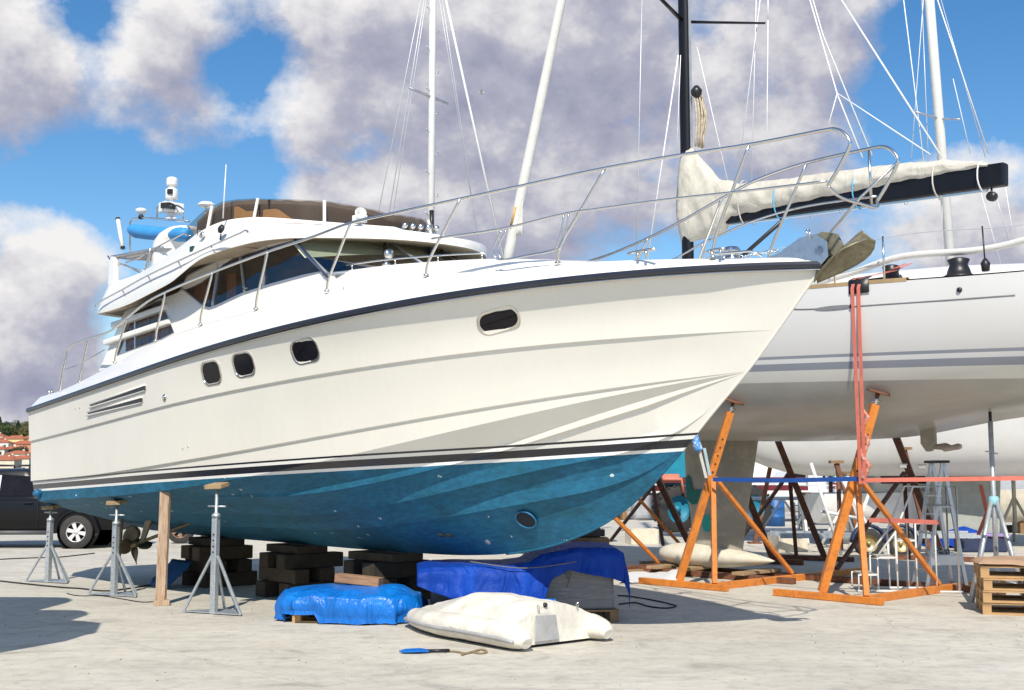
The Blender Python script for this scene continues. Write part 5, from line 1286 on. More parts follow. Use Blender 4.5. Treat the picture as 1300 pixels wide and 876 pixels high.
# rod kicker, furled headsail and rigging
m = MB(); m.tube([Q(mx + .22, 0, 4.75), Q(1.35, 0, 5.78)], .035, 8); m.build('boom_vang', M_BLACK, sail)
M_FURL = plain('furled_sail', (.70, .69, .64), .8, var=.06, vs=4, bmp=.15)
fa = [SF.hitv(x, y, 0) for x, y in ((646, 328), (655, 322), (672, 236), (708, 20))]
a0 = Vector(Q(*SF.hitv(641, 345, 0))); a1 = Vector(Q(*SF.hitv(713, 0, 0))); dd = (a1 - a0)
m = MB(); m.tube([a0, a0 + dd * .08, a0 + dd * .3, a0 + dd * 1.0, a0 + dd * 1.9], [.075, .105, .105, .09, .06], 12); fu = m.build('furled_headsail', M_FURL, sail)
a2 = a0 + dd * .13
m = MB(); m.grid([[a2 + dd * (.0 + .21 * t) + Vector((.02 + q * (.30 * (1 - t) ** 1.2), -.02 + .04 * math.sin(q * 3), 0)) for q in (0, .33, .66, 1)] for t in np.linspace(0, 1, 8)]); o_ = m.build('sail_clew', M_FURL, fu); so = o_.modifiers.new('solid', 'SOLIDIFY'); so.thickness = .01
m = MB(); m.tube([a0 + dd * .165 + Vector((0.01, -.1, 0)), a0 + dd * .24 + Vector((.03, -.1, 0))], .03, 8); m.build('rust_stain_patch', plain('rusty_patch', (.50, .30, .12), .8, var=.3), fu)
M_WIRE = plain('rigging_wire', (.60, .61, .63), .4, .3, var=.05)
M_WIREW = plain('white_line', (.78, .78, .76), .7, var=.05)
def wire(p, q, r=.010, mat=None, name='shroud'):
    m = MB(); m.tube([p, q], r, 6); return m.build(name, mat or M_WIRE, sail)
def sv(x, y, c): return Vector(Q(*SF.hitv(x, y, c)))
for (p, q, c, r, mt) in (((815, 0), (808, 322), 1.9, .009, M_WIRE), ((861, 70), (823, 322), 1.5, .012, M_WIREW), ((975, 0), (975, 25), -1.3, .010, M_WIREW), ((975, 25), (973, 232), -1.6, .010, M_WIREW), ((965, 0), (936, 230), -1.2, .009, M_WIREW), ((960, 0), (954, 230), -1.4, .009, M_WIREW), ((885, 60), (924, 230), 0, .008, M_WIREW), ((864, 70), (859, 200), .3, .008, M_WIREW)):
    d_ = (sv(*p, c) - sv(*q, c)); top_ = sv(*p, c) + d_ * (.25 if p[1] == 0 else 0); wire(top_, sv(*q, c) if q[1] < 300 else sv(*q, c) - d_ * .15, r, mt)
# backstay bridle and topping lines at right
for pl, r in (([(1027, -4), (1063, 120), (1095, 200)], .012), ([(1031, -4), (1045, 45), (1107, 197)], .010), ([(1063, 118), (1048, 172)], .009), ([(1064, 119), (1181, 196)], .010), ([(1067, -2), (1196, 200)], .014)):
    m = MB(); m.tube([sv(x, y, 0) for x, y in pl], r, 6); m.build('backstay_line', M_WIREW, sail)
# winches, stanchions, lifelines, straps on deck
def winch(a, c, r=.10, h=.2):
    m = MB(); z = sh(a) + .03; m.lathe([(r * 1.5, 0), (r * 1.5, .02), (r * 1.1, .05), (r, .1), (r * .8, h * .7), (r, h), (r * .6, h + .02), (0, h + .02)], Q(a, c, z), 16); m.build('winch', M_BLACK, sail)
winch(5.15, 1.75, .14, .24); winch(4.1, 1.55, .12, .26); winch(3.0, 1.65, .07, .12)
for a in (3.55, 4.28, 6.6):
    m = MB(); m.tube([Q(a, hb(a) - .06, sh(a)), Q(a, hb(a) - .06, sh(a) + .62)], .014, 8); m.build('stanchion', M_STEEL, sail)
m = MB(); m.tube([Q(5.62, hb(5.6) - .06, sh(5.6) + .05), Q(5.6, hb(5.6) - .06, sh(5.6) + .62)], .010, 7); m.lathe([(.05, 0), (.06, .1), (.02, .16)], Q(5.62, hb(5.6) - .06, sh(5.6) + .05), 8); m.build('flag_staff', M_BLACK, sail)
m = MB(); m.tube([Q(a, hb(a) - .06, sh(a) + .62 - .04 * math.sin((a - 2.8) * 1.5) ** 2) for a in np.linspace(2.4, 8, 26)], .006, 5); m.build('lifeline', M_WIRE, sail)
m = MB(); M_AWN = plain('rolled_canvas', (.66, .645, .60), .8, var=.05); m.tube(catmull([Q(2.6, 1.7, 4.32), Q(3.6, 1.78, 4.42), Q(4.4, 1.8, 4.55), Q(5.5, 1.76, 4.5), Q(6.3, 1.74, 4.60), Q(7.4, 1.7, 4.85)], 6), .045, 8); m.build('rolled_awning', M_AWN, sail)
m = MB(); m.tube([Q(6.55, 1.15 + 0 * t, 4.75 + 0) if False else Q(6.15 + .02 * math.sin(t), 1.2 + .42 * math.cos(t), 4.78 + .42 * math.sin(t)) for t in np.linspace(0, 2 * math.pi, 29)[:-1]], .016, 7, closed=True)
for k in range(6): m.tube([Q(6.15, 1.2, 4.78), Q(6.15, 1.2 + .42 * math.cos(k * 1.047), 4.78 + .42 * math.sin(k * 1.047))], .008, 5)
m.build('steering_wheel', M_BLACK, sail)
m = MB(); m.lathe([(.18, 0), (.16, .3), (.08, .45), (0, .46)], Q(6.25, 1.35, sh(6.2) - .05), 12); m.build('steering_pedestal', M_BLACK, sail)

# ------------------------------------------------------------------ orange cradle of the sailing yacht
M_ORANGE = plain('orange_paint', (.62, .205, .028), .5, var=.14, vs=4, col2=(.50, .16, .03), dirt=.35, dirtcol=(.20, .07, .03), bmp=.12, bs=30)
M_RUST = plain('rusty_steel', (.14, .055, .030), .75, var=.3, vs=6, col2=(.22, .08, .035), dirt=.2, dirtcol=(.05, .025, .02), bmp=.2, bs=30)
def SL(a, c, w=0.0): return SW(a, c, w)
def bar(name, p, q, w, h, mat, parent, bev=.006, up=(0, 0, 1)):
    m = MB(); m.beam(p, q, w, h, up); return m.build(name, mat, parent, bev=bev)
def pad(p, n, mat, parent, r=.15):
    m = MB(); m.lathe([(r, 0), (r, .02), (r * .6, .03), (0, .03)], p, 18, n); return m.build('pad', mat, parent)
for nm, a0, lab, cat in (('left', 1.05, 'orange steel cradle frame beside the keel of the sailing yacht, blue strap round it', 'cradle'), ('right', 3.50, 'orange steel cradle frame nearest the camera, red straps tied to its post', 'cradle')):
    t = thing('boat_cradle', lab, cat, (0, 0, 0), 0, 'orange cradle frames under the sailing yacht')
    bar('foot_beam', SL(a0 - 1.05, 2.06, .05), SL(a0 + .62, 2.10, .05), .09, .09, M_ORANGE, t)
    bar('cross_beam', SL(a0 + .34, 2.08, .05), SL(a0 + .30, -2.1, .05), .10, .10, M_ORANGE, t)
    pa_ = SL(a0 + .58, on_side(a0 + .58, 2.79), 2.78) if nm == 'left' else SL(a0 + .45, on_side(a0 + .45, 2.8), 2.80)
    foot = SL(a0 - .33, 2.0, .1); post = SL(a0 + .37, 2.06, .1)
    d_ = pa_ - foot
    bar('slanted_leg', foot, foot + d_ * .93, .11, .11, M_ORANGE, t, up=(1, 0, 0))
    m = MB(); m.tube([foot + d_ * .9, foot + d_ * .985], .03, 8); m.tube([foot + d_ * .945 + Vector((-.07, 0, 0)), foot + d_ * .945 + Vector((.07, 0, 0))], .012, 6); m.build('pad_screw', M_STEEL, t)
    for k in range(5): m = MB(); m.lathe([(.014, 0), (.014, .006), (0, .006)], foot + d_ * (.78 - .045 * k) + Vector((0, -.056, .0)), 8, (0, -1, 0)); m.build('pin_hole', M_BLACK, t)
    pad(foot + d_ * .985, d_, M_RUST, t, .16)
    kn = foot + d_ * .58 + Vector((.03, 0, .0))
    bar('upright_post', post, kn, .075, .075, M_ORANGE, t)
    bar('brace', kn, SL(a0 + .32, .0, .12), .06, .06, M_ORANGE, t)
    # far side of the frame, rusted: apex, leg, post and brace
    if nm == 'left':
        sets = [((988, 561), (1002, 600), 21.9, (1046, 712), (1011, 711), (936, 697)), ((905, 520), (941, 600), 21.4, (981, 716), (941, 702), None)]
    else:
        sets = [((1136, 551), (1148, 600), 19.5, (1197, 712), (1154, 716), (1062, 731))]
    for pd_, ap, Yd, fl, fp, fbr in sets:
        top_ = at(*pd_, Yd); ft = G(*fl) + Vector((0, 0, .1)); ax_ = at(*ap, (Yd + ft.y) / 2)
        bar('slanted_leg', ft, top_, .115, .115, M_RUST, t, up=(1, 0, 0)); bar('upright_post', G(*fp) + Vector((0, 0, .1)), ax_, .07, .07, M_RUST, t)
        if fbr: bar('brace', G(*fbr) + Vector((0, 0, .1)), ax_, .06, .06, M_RUST, t)
        bar('foot_beam', ft + Vector((-.9, .4, -.05)), ft + Vector((.5, -.3, -.05)), .09, .09, M_RUST, t)
t = thing('boat_cradle', 'rust brown cradle frame between the blue tarp and the keel of the sailing yacht', 'cradle', (0, 0, 0), 0, 'orange cradle frames under the sailing yacht')
a0 = -1.9
bar('foot_beam', SL(a0 - 1.05, 2.06, .05), SL(a0 + .62, 2.10, .05), .09, .09, M_RUST, t); bar('cross_beam', SL(a0 + .34, 2.0, .05), SL(a0 + .30, -3.4, .05), .10, .10, M_RUST, t)
foot = SL(a0 - .33, 2.0, .1); pa_ = SL(a0 + .4, on_side(a0 + .4, 2.9), 2.9); d_ = pa_ - foot
bar('slanted_leg', foot, foot + d_ * .97, .11, .11, M_RUST, t, up=(1, 0, 0)); kn = foot + d_ * .58
bar('upright_post', SL(a0 + .37, 2.06, .1), kn, .075, .075, M_RUST, t); bar('brace', kn, G(838, 722) + Vector((0, 0, .08)), .06, .06, M_ORANGE, t)
ap = at(829, 617, 24.0); bar('slanted_leg', G(876, 698) + Vector((0, 0, .1)), ap + Vector((-.35, -.6, .95)), .12, .12, M_RUST, t, up=(1, 0, 0)); bar('upright_post', G(842, 697) + Vector((0, 0, .1)), ap, .07, .07, M_RUST, t)
bar('brace', G(775, 692) + Vector((0, 0, .1)), ap, .06, .06, M_RUST, t); bar('brace', G(880, 716) + Vector((0, 0, .1)), at(806, 628, 22.5), .06, .06, M_ORANGE, t)
bar_t = thing('keel_support', 'long rusty steel beams with boards lying under the keel bulb', 'beam', (0, 0, 0))
bar('beam', SL(-1.2, -.35, .05), SL(4.6, -.35, .05), .12, .09, M_RUST, bar_t); bar('beam', SL(-1.4, .45, .05), SL(1.7, .45, .05), .12, .09, M_RUST, bar_t)
M_PLANK = plain('old_plank', (.33, .22, .12), .8, var=.2, vs=5)
for k, (a, c_) in enumerate(((-1.0, .1), (-.4, .05), (.75, .1))):
    bar('plank', SL(a, c_ - .55, .12), SL(a + .08, c_ + .6, .12), .22, .05, M_PLANK, bar_t)
# crumpled sheet of white paper board in front of the bulb
rows = [[G(786 + 78 * i / 14, 741 - 16 * k / 6 * (1 - .2 * i / 14)) + Vector((0, 0, .02 + .05 * max(0, nz(i * .35, k * .5)) + .10 * math.exp(-((i - 12.5) / 2.2) ** 2) * math.sin(math.pi * k / 6))) for k in range(7)] for i in range(15)]
m = MB(); m.grid(rows); o = m.build('plastic_sheet', plain('white_sheet', (.74, .75, .76), .5, var=.06), None); so = o.modifiers.new('solid', 'SOLIDIFY'); so.thickness = .006
tag(o, 'crumpled white plastic sheet on the ground left of the orange cradle', 'plastic sheet')
for k, (x, y, l) in enumerate(((832, 716, .6), (812, 727, .9), (845, 727, .5))):
    m = MB(); m.box((0, 0, .03), (l, .12, .06)); o = m.build('wood_scrap', M_PLANK, None, bev=.004); o.location = G(x, y); o.rotation_euler = (0, 0, .3 + k * .5)
    tag(o, ('short wood scrap behind the white plastic sheet', 'long wood scrap left of the keel bulb', 'small wood scrap beside the tip of the keel bulb')[k], 'wood')
# straps
def ribbon(name, pts, wd, mat, label, cat='strap', wdir=(1, 0, 0)):
    wv_ = Vector(wdir).normalized() * wd / 2
    m = MB(); m.grid([[p - wv_, p + wv_] for p in pts], 0, False); o = m.build(name, mat, None); so = o.modifiers.new('solid', 'SOLIDIFY'); so.thickness = .004
    tag(o, label, cat); return o
M_RED = plain('red_strap', (.60, .16, .115), .7, var=.12, vs=8); M_REDD = plain('dark_red_strap', (.30, .03, .035), .7, var=.1); M_BLUES = plain('blue_strap', (.012, .075, .32), .7, var=.12)
def hullside(a, w): return SL(a, on_side(a, w) + .012, w)
post_r = SL(3.88, 2.03, 1.62)
for k, da in enumerate((0.0, .13)):
    a = 3.86 + da * .7; pts = [SL(a + .42, 1.5, sh(a) + .30), SL(a + .30, 1.75, sh(a) + .18), SL(a + .02, hb(a) + .0, sh(a) + .07), SL(a, hb(a) + .025, sh(a) - .06)] + [SL(a - .03 * k, 2.10, 1.55)]
    ribbon('lashing_strap', pts, .05, M_RED, ('left', 'right')[k] + ' one of two red straps hanging down the white hull side', wdir=(.68, -.73, 0))
m = MB(); m.grid([[SL(3.80 + .30 * q, hb(3.9) + .012, sh(3.9) + z) if z < .06 else SL(3.80 + .30 * q, hb(3.9) - .1, sh(3.9) + z) for q in (0, .5, 1)] for z in (.10, .055, -.05, -.13)]); o = m.build('chafe_mat', M_BLACK, None); so = o.modifiers.new('solid', 'SOLIDIFY'); so.thickness = .006; tag(o, 'black rubber mat under the red straps at the deck edge', 'mat')
m = MB()
rows_ = [post_r + Vector((.05 * math.sin(k * 1.7), -.06 + .03 * math.cos(k * 2.1), .9 - k * .09)) for k in range(11)]
m.tube(rows_, [.018, .028, .032, .02, .03, .024, .034, .028, .038, .03, .022], 7); o = m.build('strap_bundle', plain('faded_strap', (.50, .16, .11), .75, var=.4, vs=14, col2=(.66, .50, .40)), None); tag(o, 'knotted bundle of faded strap wound round the post of the right cradle', 'strap')
def wpx(pts, Y): return [at(x, y, Y) for x, y in pts]
a_ = SL(3.88, 2.04, 1.60)
ribbon('ratchet_strap', [a_, a_.lerp(SL(8.5, .5, 1.68), .5), SL(8.5, .5, 1.68)], .055, M_RED, 'tight red ratchet strap running level to the right from the right cradle post', wdir=(0, 0, 1))
ribbon('ratchet_strap', [SL(3.92, 2.02, 1.08), SL(3.9, 1.2, 1.05), SL(3.95, .2, 1.0)], .06, M_RED, 'lower red ratchet strap slanting back from the right cradle post', wdir=(0, 0, 1))
ribbon('ratchet_strap', [SL(3.92, -1.2, 1.52), SL(3.95, -1.3, 1.1), SL(3.9, -1.1, .78), SL(4.3, -1.4, .70)], .06, M_RED, 'slack red strap end dangling behind the white step frame', wdir=(.7, -.7, 0))
for k, (x, y) in enumerate(((1146, 592), (1170, 593))):
    m = MB(); m.box((0, 0, 0), (.10, .05, .06)); m.tube([(-.06, -.03, .03), (.06, -.03, .03)], .012, 6); o = m.build('ratchet', M_STEEL, None, bev=.006); o.location = at(x, y, 17.0 + .3 * k); tag(o, ('left', 'right')[k] + ' steel ratchet buckle on the level red strap', 'buckle')
lp = SL(1.40, 2.03, 1.60)
ribbon('ratchet_strap', [lp, lp.lerp(SL(3.86, 2.02, 1.62), .5) + Vector((0, .02, -.02)), SL(3.86, 2.02, 1.62)], .06, M_BLUES, 'tight blue strap between the two orange cradle posts', wdir=(0, 0, 1))
# padded blue and white strap hanging from the left cradle arm
m = MB(); pts = [SL(1.02, 2.2, 2.72), SL(1.08, 2.18, 2.5), SL(1.18, 2.16, 2.2), SL(1.24, 2.14, 2.02)]
m.tube(catmull(pts, 4), .065, 10); o = m.build('padded_strap', None or plain('blue_white_wrap', (.05, .25, .60), .5, var=.1, vs=9, col2=(.70, .78, .82)), None); tag(o, 'bundled blue and white plastic wound round the strap at the left cradle', 'strap')
ribbon('white_strap', [SL(1.24, 2.14, 2.04), SL(1.33, 2.1, 1.62)], .05, M_WHITEP, 'left of two short pale straps below the blue and white bundle', wdir=(.68, -.73, 0))
ribbon('white_strap', [SL(1.33, 2.13, 2.06), SL(1.40, 2.1, 1.66)], .05, plain('pale_blue_strap', (.50, .66, .72), .7), 'right of two short pale straps below the blue and white bundle', wdir=(.68, -.73, 0))
# ------------------------------------------------------------------ stacked pallets at the right edge
M_PALB = plain('pallet_fresh', (.47, .285, .13), .75, var=.18, vs=5, bmp=.2, bs=40, dirt=.15, dirtcol=(.20, .12, .06))
pc = Vector((5.67, 14.45, 0)); fr_ = Vector((.965, -.26, 0)); dp_ = Vector((.26, .965, 0)); cen = pc + fr_ * .6 + dp_ * .42
PALN = ['lowest', 'second lowest', 'second highest', 'highest']
for k in range(4):
    random.seed(40 + k)
    pallet('pallet', '%s pallet of the stack of four at the right edge' % PALN[k], cen + Vector((random.uniform(-.015, .015), random.uniform(-.02, .02), .146 * k)), math.atan2(-.26, .965) + random.uniform(-.012, .012), 1.2, .8, M_PALB, 'stacked pallets')
rows = [[(x, y, .045 + .03 * nz(x * 4, y * 4, 2) - (.05 if abs(x) > .6 or abs(y) > .4 else 0)) for y in np.linspace(-.44, .44, 15)] for x in np.linspace(-.64, .64, 21)]
m = MB(); m.grid(rows); m.box((0, 0, .02), (1.1, .7, .05)); o = m.build('cardboard', plain('brown_cardboard', (.40, .26, .17), .85, var=.12, vs=4, bmp=.15, bs=8), None); o.location = cen + Vector((0, 0, .60)); o.rotation_euler = (0, 0, math.atan2(-.26, .965)); tag(o, 'sagging brown cardboard lying on top of the pallet stack', 'cardboard')
# ------------------------------------------------------------------ silver tripod stand under the stern of the sailing yacht
b0 = SW(5.0, .72, 0); hw = 2.58
t = thing('tripod_stand', 'slim silver tripod stand with square pad, behind the pallet stack', 'boat stand', b0)
m = MB(); m.tube([(0, 0, .12), (0, 0, hw - .2)], .032, 10); po = m.build('pole', M_GALV, t)
m = MB(); m.tube([(0, 0, hw - .4), (0, 0, hw - .05)], .022, 8); m.build('screw', M_BLACK, t)
m = MB(); m.box((0, 0, hw - .03), (.28, .24, .02), (.12, 0, .4)); m.build('pad', plain('pad_steel', (.10, .095, .08), .6, .3), t)
m = MB(); m.tube([(-.1, -.05, 1.98), (.1, .05, 1.95)], .010, 6); m.build('handle', M_GALV, t)
m = MB(); m.lathe([(.06, 1.27), (.07, 1.30), (.07, 1.36), (.05, 1.39)], (0, 0, 0), 12); m.build('collar', plain('teal_collar', (.25, .50, .58), .5, var=.1), t)
for k in range(4):
    a = R(25 + 90 * k); m = MB(); m.tube([(.05 * math.cos(a), .05 * math.sin(a), 1.32), (.46 * math.cos(a), .46 * math.sin(a), .03)], .03, 8); m.build('leg', M_GALV, t)
    m = MB(); m.tube([(0, 0, .32), (.38 * math.cos(a), .38 * math.sin(a), .26)], .018, 6); m.build('brace', M_GALV, t)
# ------------------------------------------------------------------ white step frame and step ladder
M_WTUBE = plain('white_tube', (.76, .76, .74), .45, var=.06, dirt=.12)
o0 = G(1089, 752); t = thing('boarding_steps', 'white tubular steel boarding steps standing on the ground by the cradle', 'steps', o0, R(-6))
L_, H_ = 1.46, 1.5
for y in (0, .55):
    m = MB(); m.tube([(0, y, .02), (L_, y, .02)], .016, 7); m.build('base_tube', M_WTUBE, t)
    for k in range(5):
        x0 = .02 + .27 * k; z0 = .27 * (k + 1) * .9
        m = MB(); m.tube([(x0, y, .02), (x0, y, z0), (x0 + .27 if k < 4 else L_ - .1, y, z0)], .014, 7); m.build('step_tube', M_WTUBE, t)
    m = MB(); m.tube([(.28, y, .5), (.55, y, .85), (.82, y, 1.5), (L_ - .05, y, 1.5), (L_ - .05, y, .02)], .016, 7); m.build('hand_rail', M_WTUBE, t)
    m = MB(); m.tube([(.55, y, .85), (.55, y, .3)], .014, 7); m.build('step_tube', M_WTUBE, t)
for k in range(5):
    m = MB(); m.box((.16 + .27 * k, .275, .27 * (k + 1) * .9 + .012), (.24, .52, .02)); m.build('tread', plain('worn_tread', (.42, .41, .39), .7, var=.15) if k == 0 else bpy.data.materials['worn_tread'], t)
lf = G(1176, 750); t = thing('step_ladder', 'grey aluminium step ladder open behind the white steps', 'ladder', lf, R(8))
for sx, (x0, x1) in enumerate(((0, .34), (.62, .34))):
    for y in (0, .42):
        m = MB(); m.beam((x0, y * 1.0 - .02, 0), (x1 + .02 * sx, y * .8 + .03, 1.85), .03, .055); m.build('stile', M_ALU, t, bev=.004)
for k in range(6):
    z = .28 + .27 * k; x = .34 * z / 1.85
    m = MB(); m.box((x, .20, z), (.09, .40, .025)); m.build('rung', M_ALU, t)
m = MB(); m.box((.34, .20, 1.86), (.2, .42, .04)); m.build('top_cap', M_BLACK, t, bev=.01)
m = MB(); m.box((.32, .16, .50), (.5, .36, .03)); m.box((.32, -.02, .43), (.5, .02, .14)); m.build('tool_tray', M_ALU, t, bev=.004)
m = MB()
m.lathe([(.0, 0), (.05, .01), (.055, .05), (.04, .10), (0, .11)], (0, 0, 0), 10); m.box((.10, 0, .03), (.16, .09, .06)); o = m.build('shoe', plain('black_white_shoe', (.02, .02, .03), .6, var=.1, vs=16, col2=(.7, .7, .7)), None, bev=.01); o.location = lf + Vector((.24, .12, .52)); o.rotation_euler = (0, 0, .4); tag(o, 'black and white shoe lying on the tray of the step ladder', 'shoe')
# ------------------------------------------------------------------ wheels
M_TYRE = plain('tyre_rubber', (.035, .034, .033), .8, var=.2, vs=8, bmp=.3, bs=30, dirt=.3, dirtcol=(.10, .09, .08))
M_RIMS = plain('alloy_rim', (.70, .70, .69), .35, .25, var=.06); M_RIMG = plain('gold_rim', (.50, .40, .20), .4, .5, var=.1); M_RIMT = plain('teal_rim', (.02, .24, .36), .5, var=.1)
def wheel(parent, c, r, wd, rim, spokes=6, axis=(0, 1, 0), lugs=0, name='wheel'):
    ax = Vector(axis).normalized(); c = Vector(c); q = Vector((0, 0, 1)).rotation_difference(ax).to_matrix()
    m = MB(); m.lathe([(r * .60, -wd / 2), (r * .88, -wd / 2), (r * .98, -wd * .38), (r, -wd * .2), (r, wd * .2), (r * .98, wd * .38), (r * .88, wd / 2), (r * .60, wd / 2), (r * .60, -wd / 2)], c, 36, ax)
    for k in range(lugs):
        a = 2 * math.pi * k / lugs
        for sg in (1, -1):
            M_ = q @ Matrix.Rotation(a + (.5 * 2 * math.pi / lugs if sg > 0 else 0), 3, 'Z'); p_ = c + M_ @ Vector((r * 1.005, 0, sg * wd * .25)); m.box(p_, (r * .07, r * .10, wd * .46), M_ @ Matrix.Rotation(sg * .5, 3, 'X'))
    w_ = m.build(name, M_TYRE, parent, auto=R(40))
    m = MB(); m.lathe([(r * .60, -wd * .36), (r * .57, -wd * .30), (r * .50, -wd * .08), (.0, -wd * .08)], c, 30, ax, cap=False); rm = m.build('rim_back', M_BLACK if spokes else rim, w_)
    m = MB(); m.lathe([(r * .62, -wd * .42), (r * .63, -wd * .30), (r * .56, -wd * .34), (r * .56, -wd * .42), (r * .62, -wd * .42)], c, 32, ax); m.build('rim', rim, w_)
    m = MB(); m.lathe([(0, -wd * .42), (r * .13, -wd * .41), (r * .15, -wd * .1)], c, 14, ax, cap=False); m.build('hub', rim, w_)
    for k in range(spokes):
        a = 2 * math.pi * k / spokes + .2; M_ = q @ Matrix.Rotation(a, 3, 'Z'); m = MB()
        pr_ = [(r * .08, -r * .085), (r * .58, -r * .13), (r * .58, r * .13), (r * .08, r * .085)]
        m.plate([[c + M_ @ Vector((x, y, -wd * .38)) for x, y in pr_]], M_ @ Vector((0, 0, wd * .06))); m.build('spoke', rim, w_, bev=.006)
    return w_
# ------------------------------------------------------------------ black pickup beyond the stern
TY = 27.7
rw = G(105, 692)
tk = thing('pickup_truck', 'black double cab pickup parked behind the stern of the motor yacht', 'pickup', (-9.78, TY, 0))
M_CARP = plain('black_car_paint', (.004, .004, .005), .3, var=.1, coat=.12, spec=.3); M_CARG = glass('car_glass', (.12, .12, .14), .10)
def car_loft(secs, name, mat, parent, auto=40):
    """secs: list of (x, [(y, z) ... half outline from the belt out to the sill]) mirrored across the car"""
    m = MB()
    rows = [[(x, -y, z) for y, z in pr] + [(x, y, z) for y, z in reversed(pr)] for x, pr in secs]
    m.grid(rows); m.add(rows[0], [tuple(range(len(rows[0])))]); m.add(rows[-1], [tuple(range(len(rows[0])))])
    return m.build(name, mat, parent, auto=R(auto))
def bodysec(x, top, hw, sill=.42): return (x, [(0, top + .02), (hw * .8, top + .01), (hw * .96, top - .03), (hw, top - .16), (hw * 1.01, .80), (hw * .985, .55), (hw * .93, sill), (0, sill)])
car_loft([bodysec(.98, 1.02, .80), bodysec(.92, 1.12, .85), bodysec(.4, 1.13, .88), bodysec(-.9, 1.14, .89), bodysec(-2.6, 1.12, .89), bodysec(-3.3, 1.06, .88), bodysec(-4.1, .98, .84), bodysec(-4.25, .84, .74)], 'body', M_CARP, tk)
def cabsec(x, top, hw): return (x, [(0, top), (hw * .62, top - .015), (hw * .80, top - .07), (hw * .86, top - .16), (hw * 1.0, 1.12), (hw * 1.0, 1.08), (0, 1.08)])
car_loft([cabsec(-.72, 1.16, .87), cabsec(-1.0, 1.72, .87), cabsec(-1.3, 1.80, .87), cabsec(-2.2, 1.80, .87), cabsec(-2.7, 1.70, .87), cabsec(-3.4, 1.14, .86)], 'cab', M_CARP, tk)
for xs in (((-.98, 1.18), (-1.78, 1.18), (-1.78, 1.66), (-1.12, 1.62)), ((-1.86, 1.18), (-2.95, 1.18), (-2.55, 1.62), (-1.86, 1.66))):
    for sg in (-1, 1):
        m = MB(); m.plate([[(x, sg * (.885 - .26 * (z - 1.12) + .006), z) for x, z in xs]], (0, -.006 * sg, 0)); m.build('side_window', M_PORTG, tk)
for sg in (-1, 1):
    for x in (-1.82, -.88):
        m = MB(); m.box((x, sg * .90, .84), (.010, .012, .62)); m.build('door_seam', M_BLACK, tk)
    for x in (-1.1, -2.05):
        m = MB(); m.box((x, sg * .915, 1.02), (.2, .03, .035)); m.build('door_handle', M_CARP, tk, bev=.01)
    m = MB(); m.box((-1.80, sg * .79, 1.42), (.05, .03, .45), (.24 * sg, 0, 0)); m.build('pillar_trim', M_RIMS, tk)
    m = MB(); m.tube([(-2.75, sg * .86, .36), (-.62, sg * .86, .36)], .05, 10); m.build('side_step', plain('dark_step', (.08, .08, .085), .5), tk)
    for cx_ in (0, -3.1):
        m = MB(); m.tube([(cx_ + .47 * math.cos(a), sg * .885, .40 + .46 * math.sin(a)) for a in np.linspace(-.12, math.pi + .12, 17)], .055, 8); m.build('wheel_arch', M_CARP, tk)
        m = MB(); m.lathe([(.43, -.12), (.43, .12)], (cx_, sg * .78, .38), 24, (0, 1, 0), cap=False); m.lathe([(0, -.1), (.43, -.1)], (cx_, sg * .70, .38), 24, (0, 1, 0)); m.build('wheel_well', M_BLACK, tk)
        wheel(tk, (cx_, sg * .80, .375), .375, .25, M_RIMS, 6, (0, -sg, 0))
for x in (-1.2, -2.1):
    m = MB(); m.tube([(x, -.66, 1.79), (x, -.66, 1.87), (x, .66, 1.87), (x, .66, 1.79)], .02, 7); m.build('roof_bar', M_BLACK, tk)
m = MB(); m.tube([(-.95, -.62, 1.86), (-2.4, -.62, 1.86)], .022, 7); m.build('roof_rail', M_BLACK, tk)
m = MB(); m.box((1.03, 0, .52), (.16, 1.6, .16)); m.build('rear_bumper', M_BLACK, tk, bev=.03)
for sg in (-1, 1):
    m = MB(); m.box((.95, sg * .80, .88), (.08, .12, .28)); m.build('tail_lamp', plain('red_lens', (.30, .015, .012), .25) if sg < 0 else bpy.data.materials['red_lens'], tk, bev=.01)
# loose wheel lying behind the stern, seen past the board
g_ = G(229, 690); t = thing('spare_wheel', 'brown rimmed wheel standing on the ground behind the sternmost keel crib', 'wheel', (g_.x, g_.y, 0)); wheel(t, (0, 0, .33), .33, .2, plain('brown_rim', (.32, .17, .10), .6), 5, (0, 1, 0))

# ------------------------------------------------------------------ other boats laid up behind
def small_hull(parent, L, B, w0, w1, sheer=.25, mat=None, transom=.8, name='hull', full=.55):
    rows = []
    for i in range(34):
        t = i / 33; a = -L / 2 + L * t; b = B / 2 * (min(1, (1 - t) / .62) ** full) * (transom + (1 - transom) * min(1, t / .4)) + .004
        K = w0 + (w1 - w0) * .9 * max(0, (t - .72) / .28) ** 2.2; S_ = w1 + sheer * t * t
        rows.append([(a, b * math.cos(q * math.pi / 2) ** .55 if q < 1 else 0, K + (S_ - K) * (1 - math.sin(q * math.pi / 2)) ** 1.1 if q > 0 else S_) for q in np.linspace(0, 1, 15)])
    m = MB()
    for sg in (1, -1): m.grid([[(p[0], sg * p[1], p[2]) for p in r] for r in rows])
    e = rows[0]; m.add(list(e) + [(p[0], -p[1], p[2]) for p in reversed(e[:-1])], [tuple(range(2 * len(e) - 1))])
    m.grid([[(r[0][0], r[0][1] * q, r[0][2] - .01) for q in (-1, 0, 1)] for r in rows])
    return m.build(name, mat, parent, auto=R(45)), rows
M_OWH = plain('old_white_hull', (.74, .74, .71), .35, var=.06, vs=1.5, coat=.2)
M_MASTW = plain('white_mast', (.74, .73, .69), .4, var=.05, vs=3)
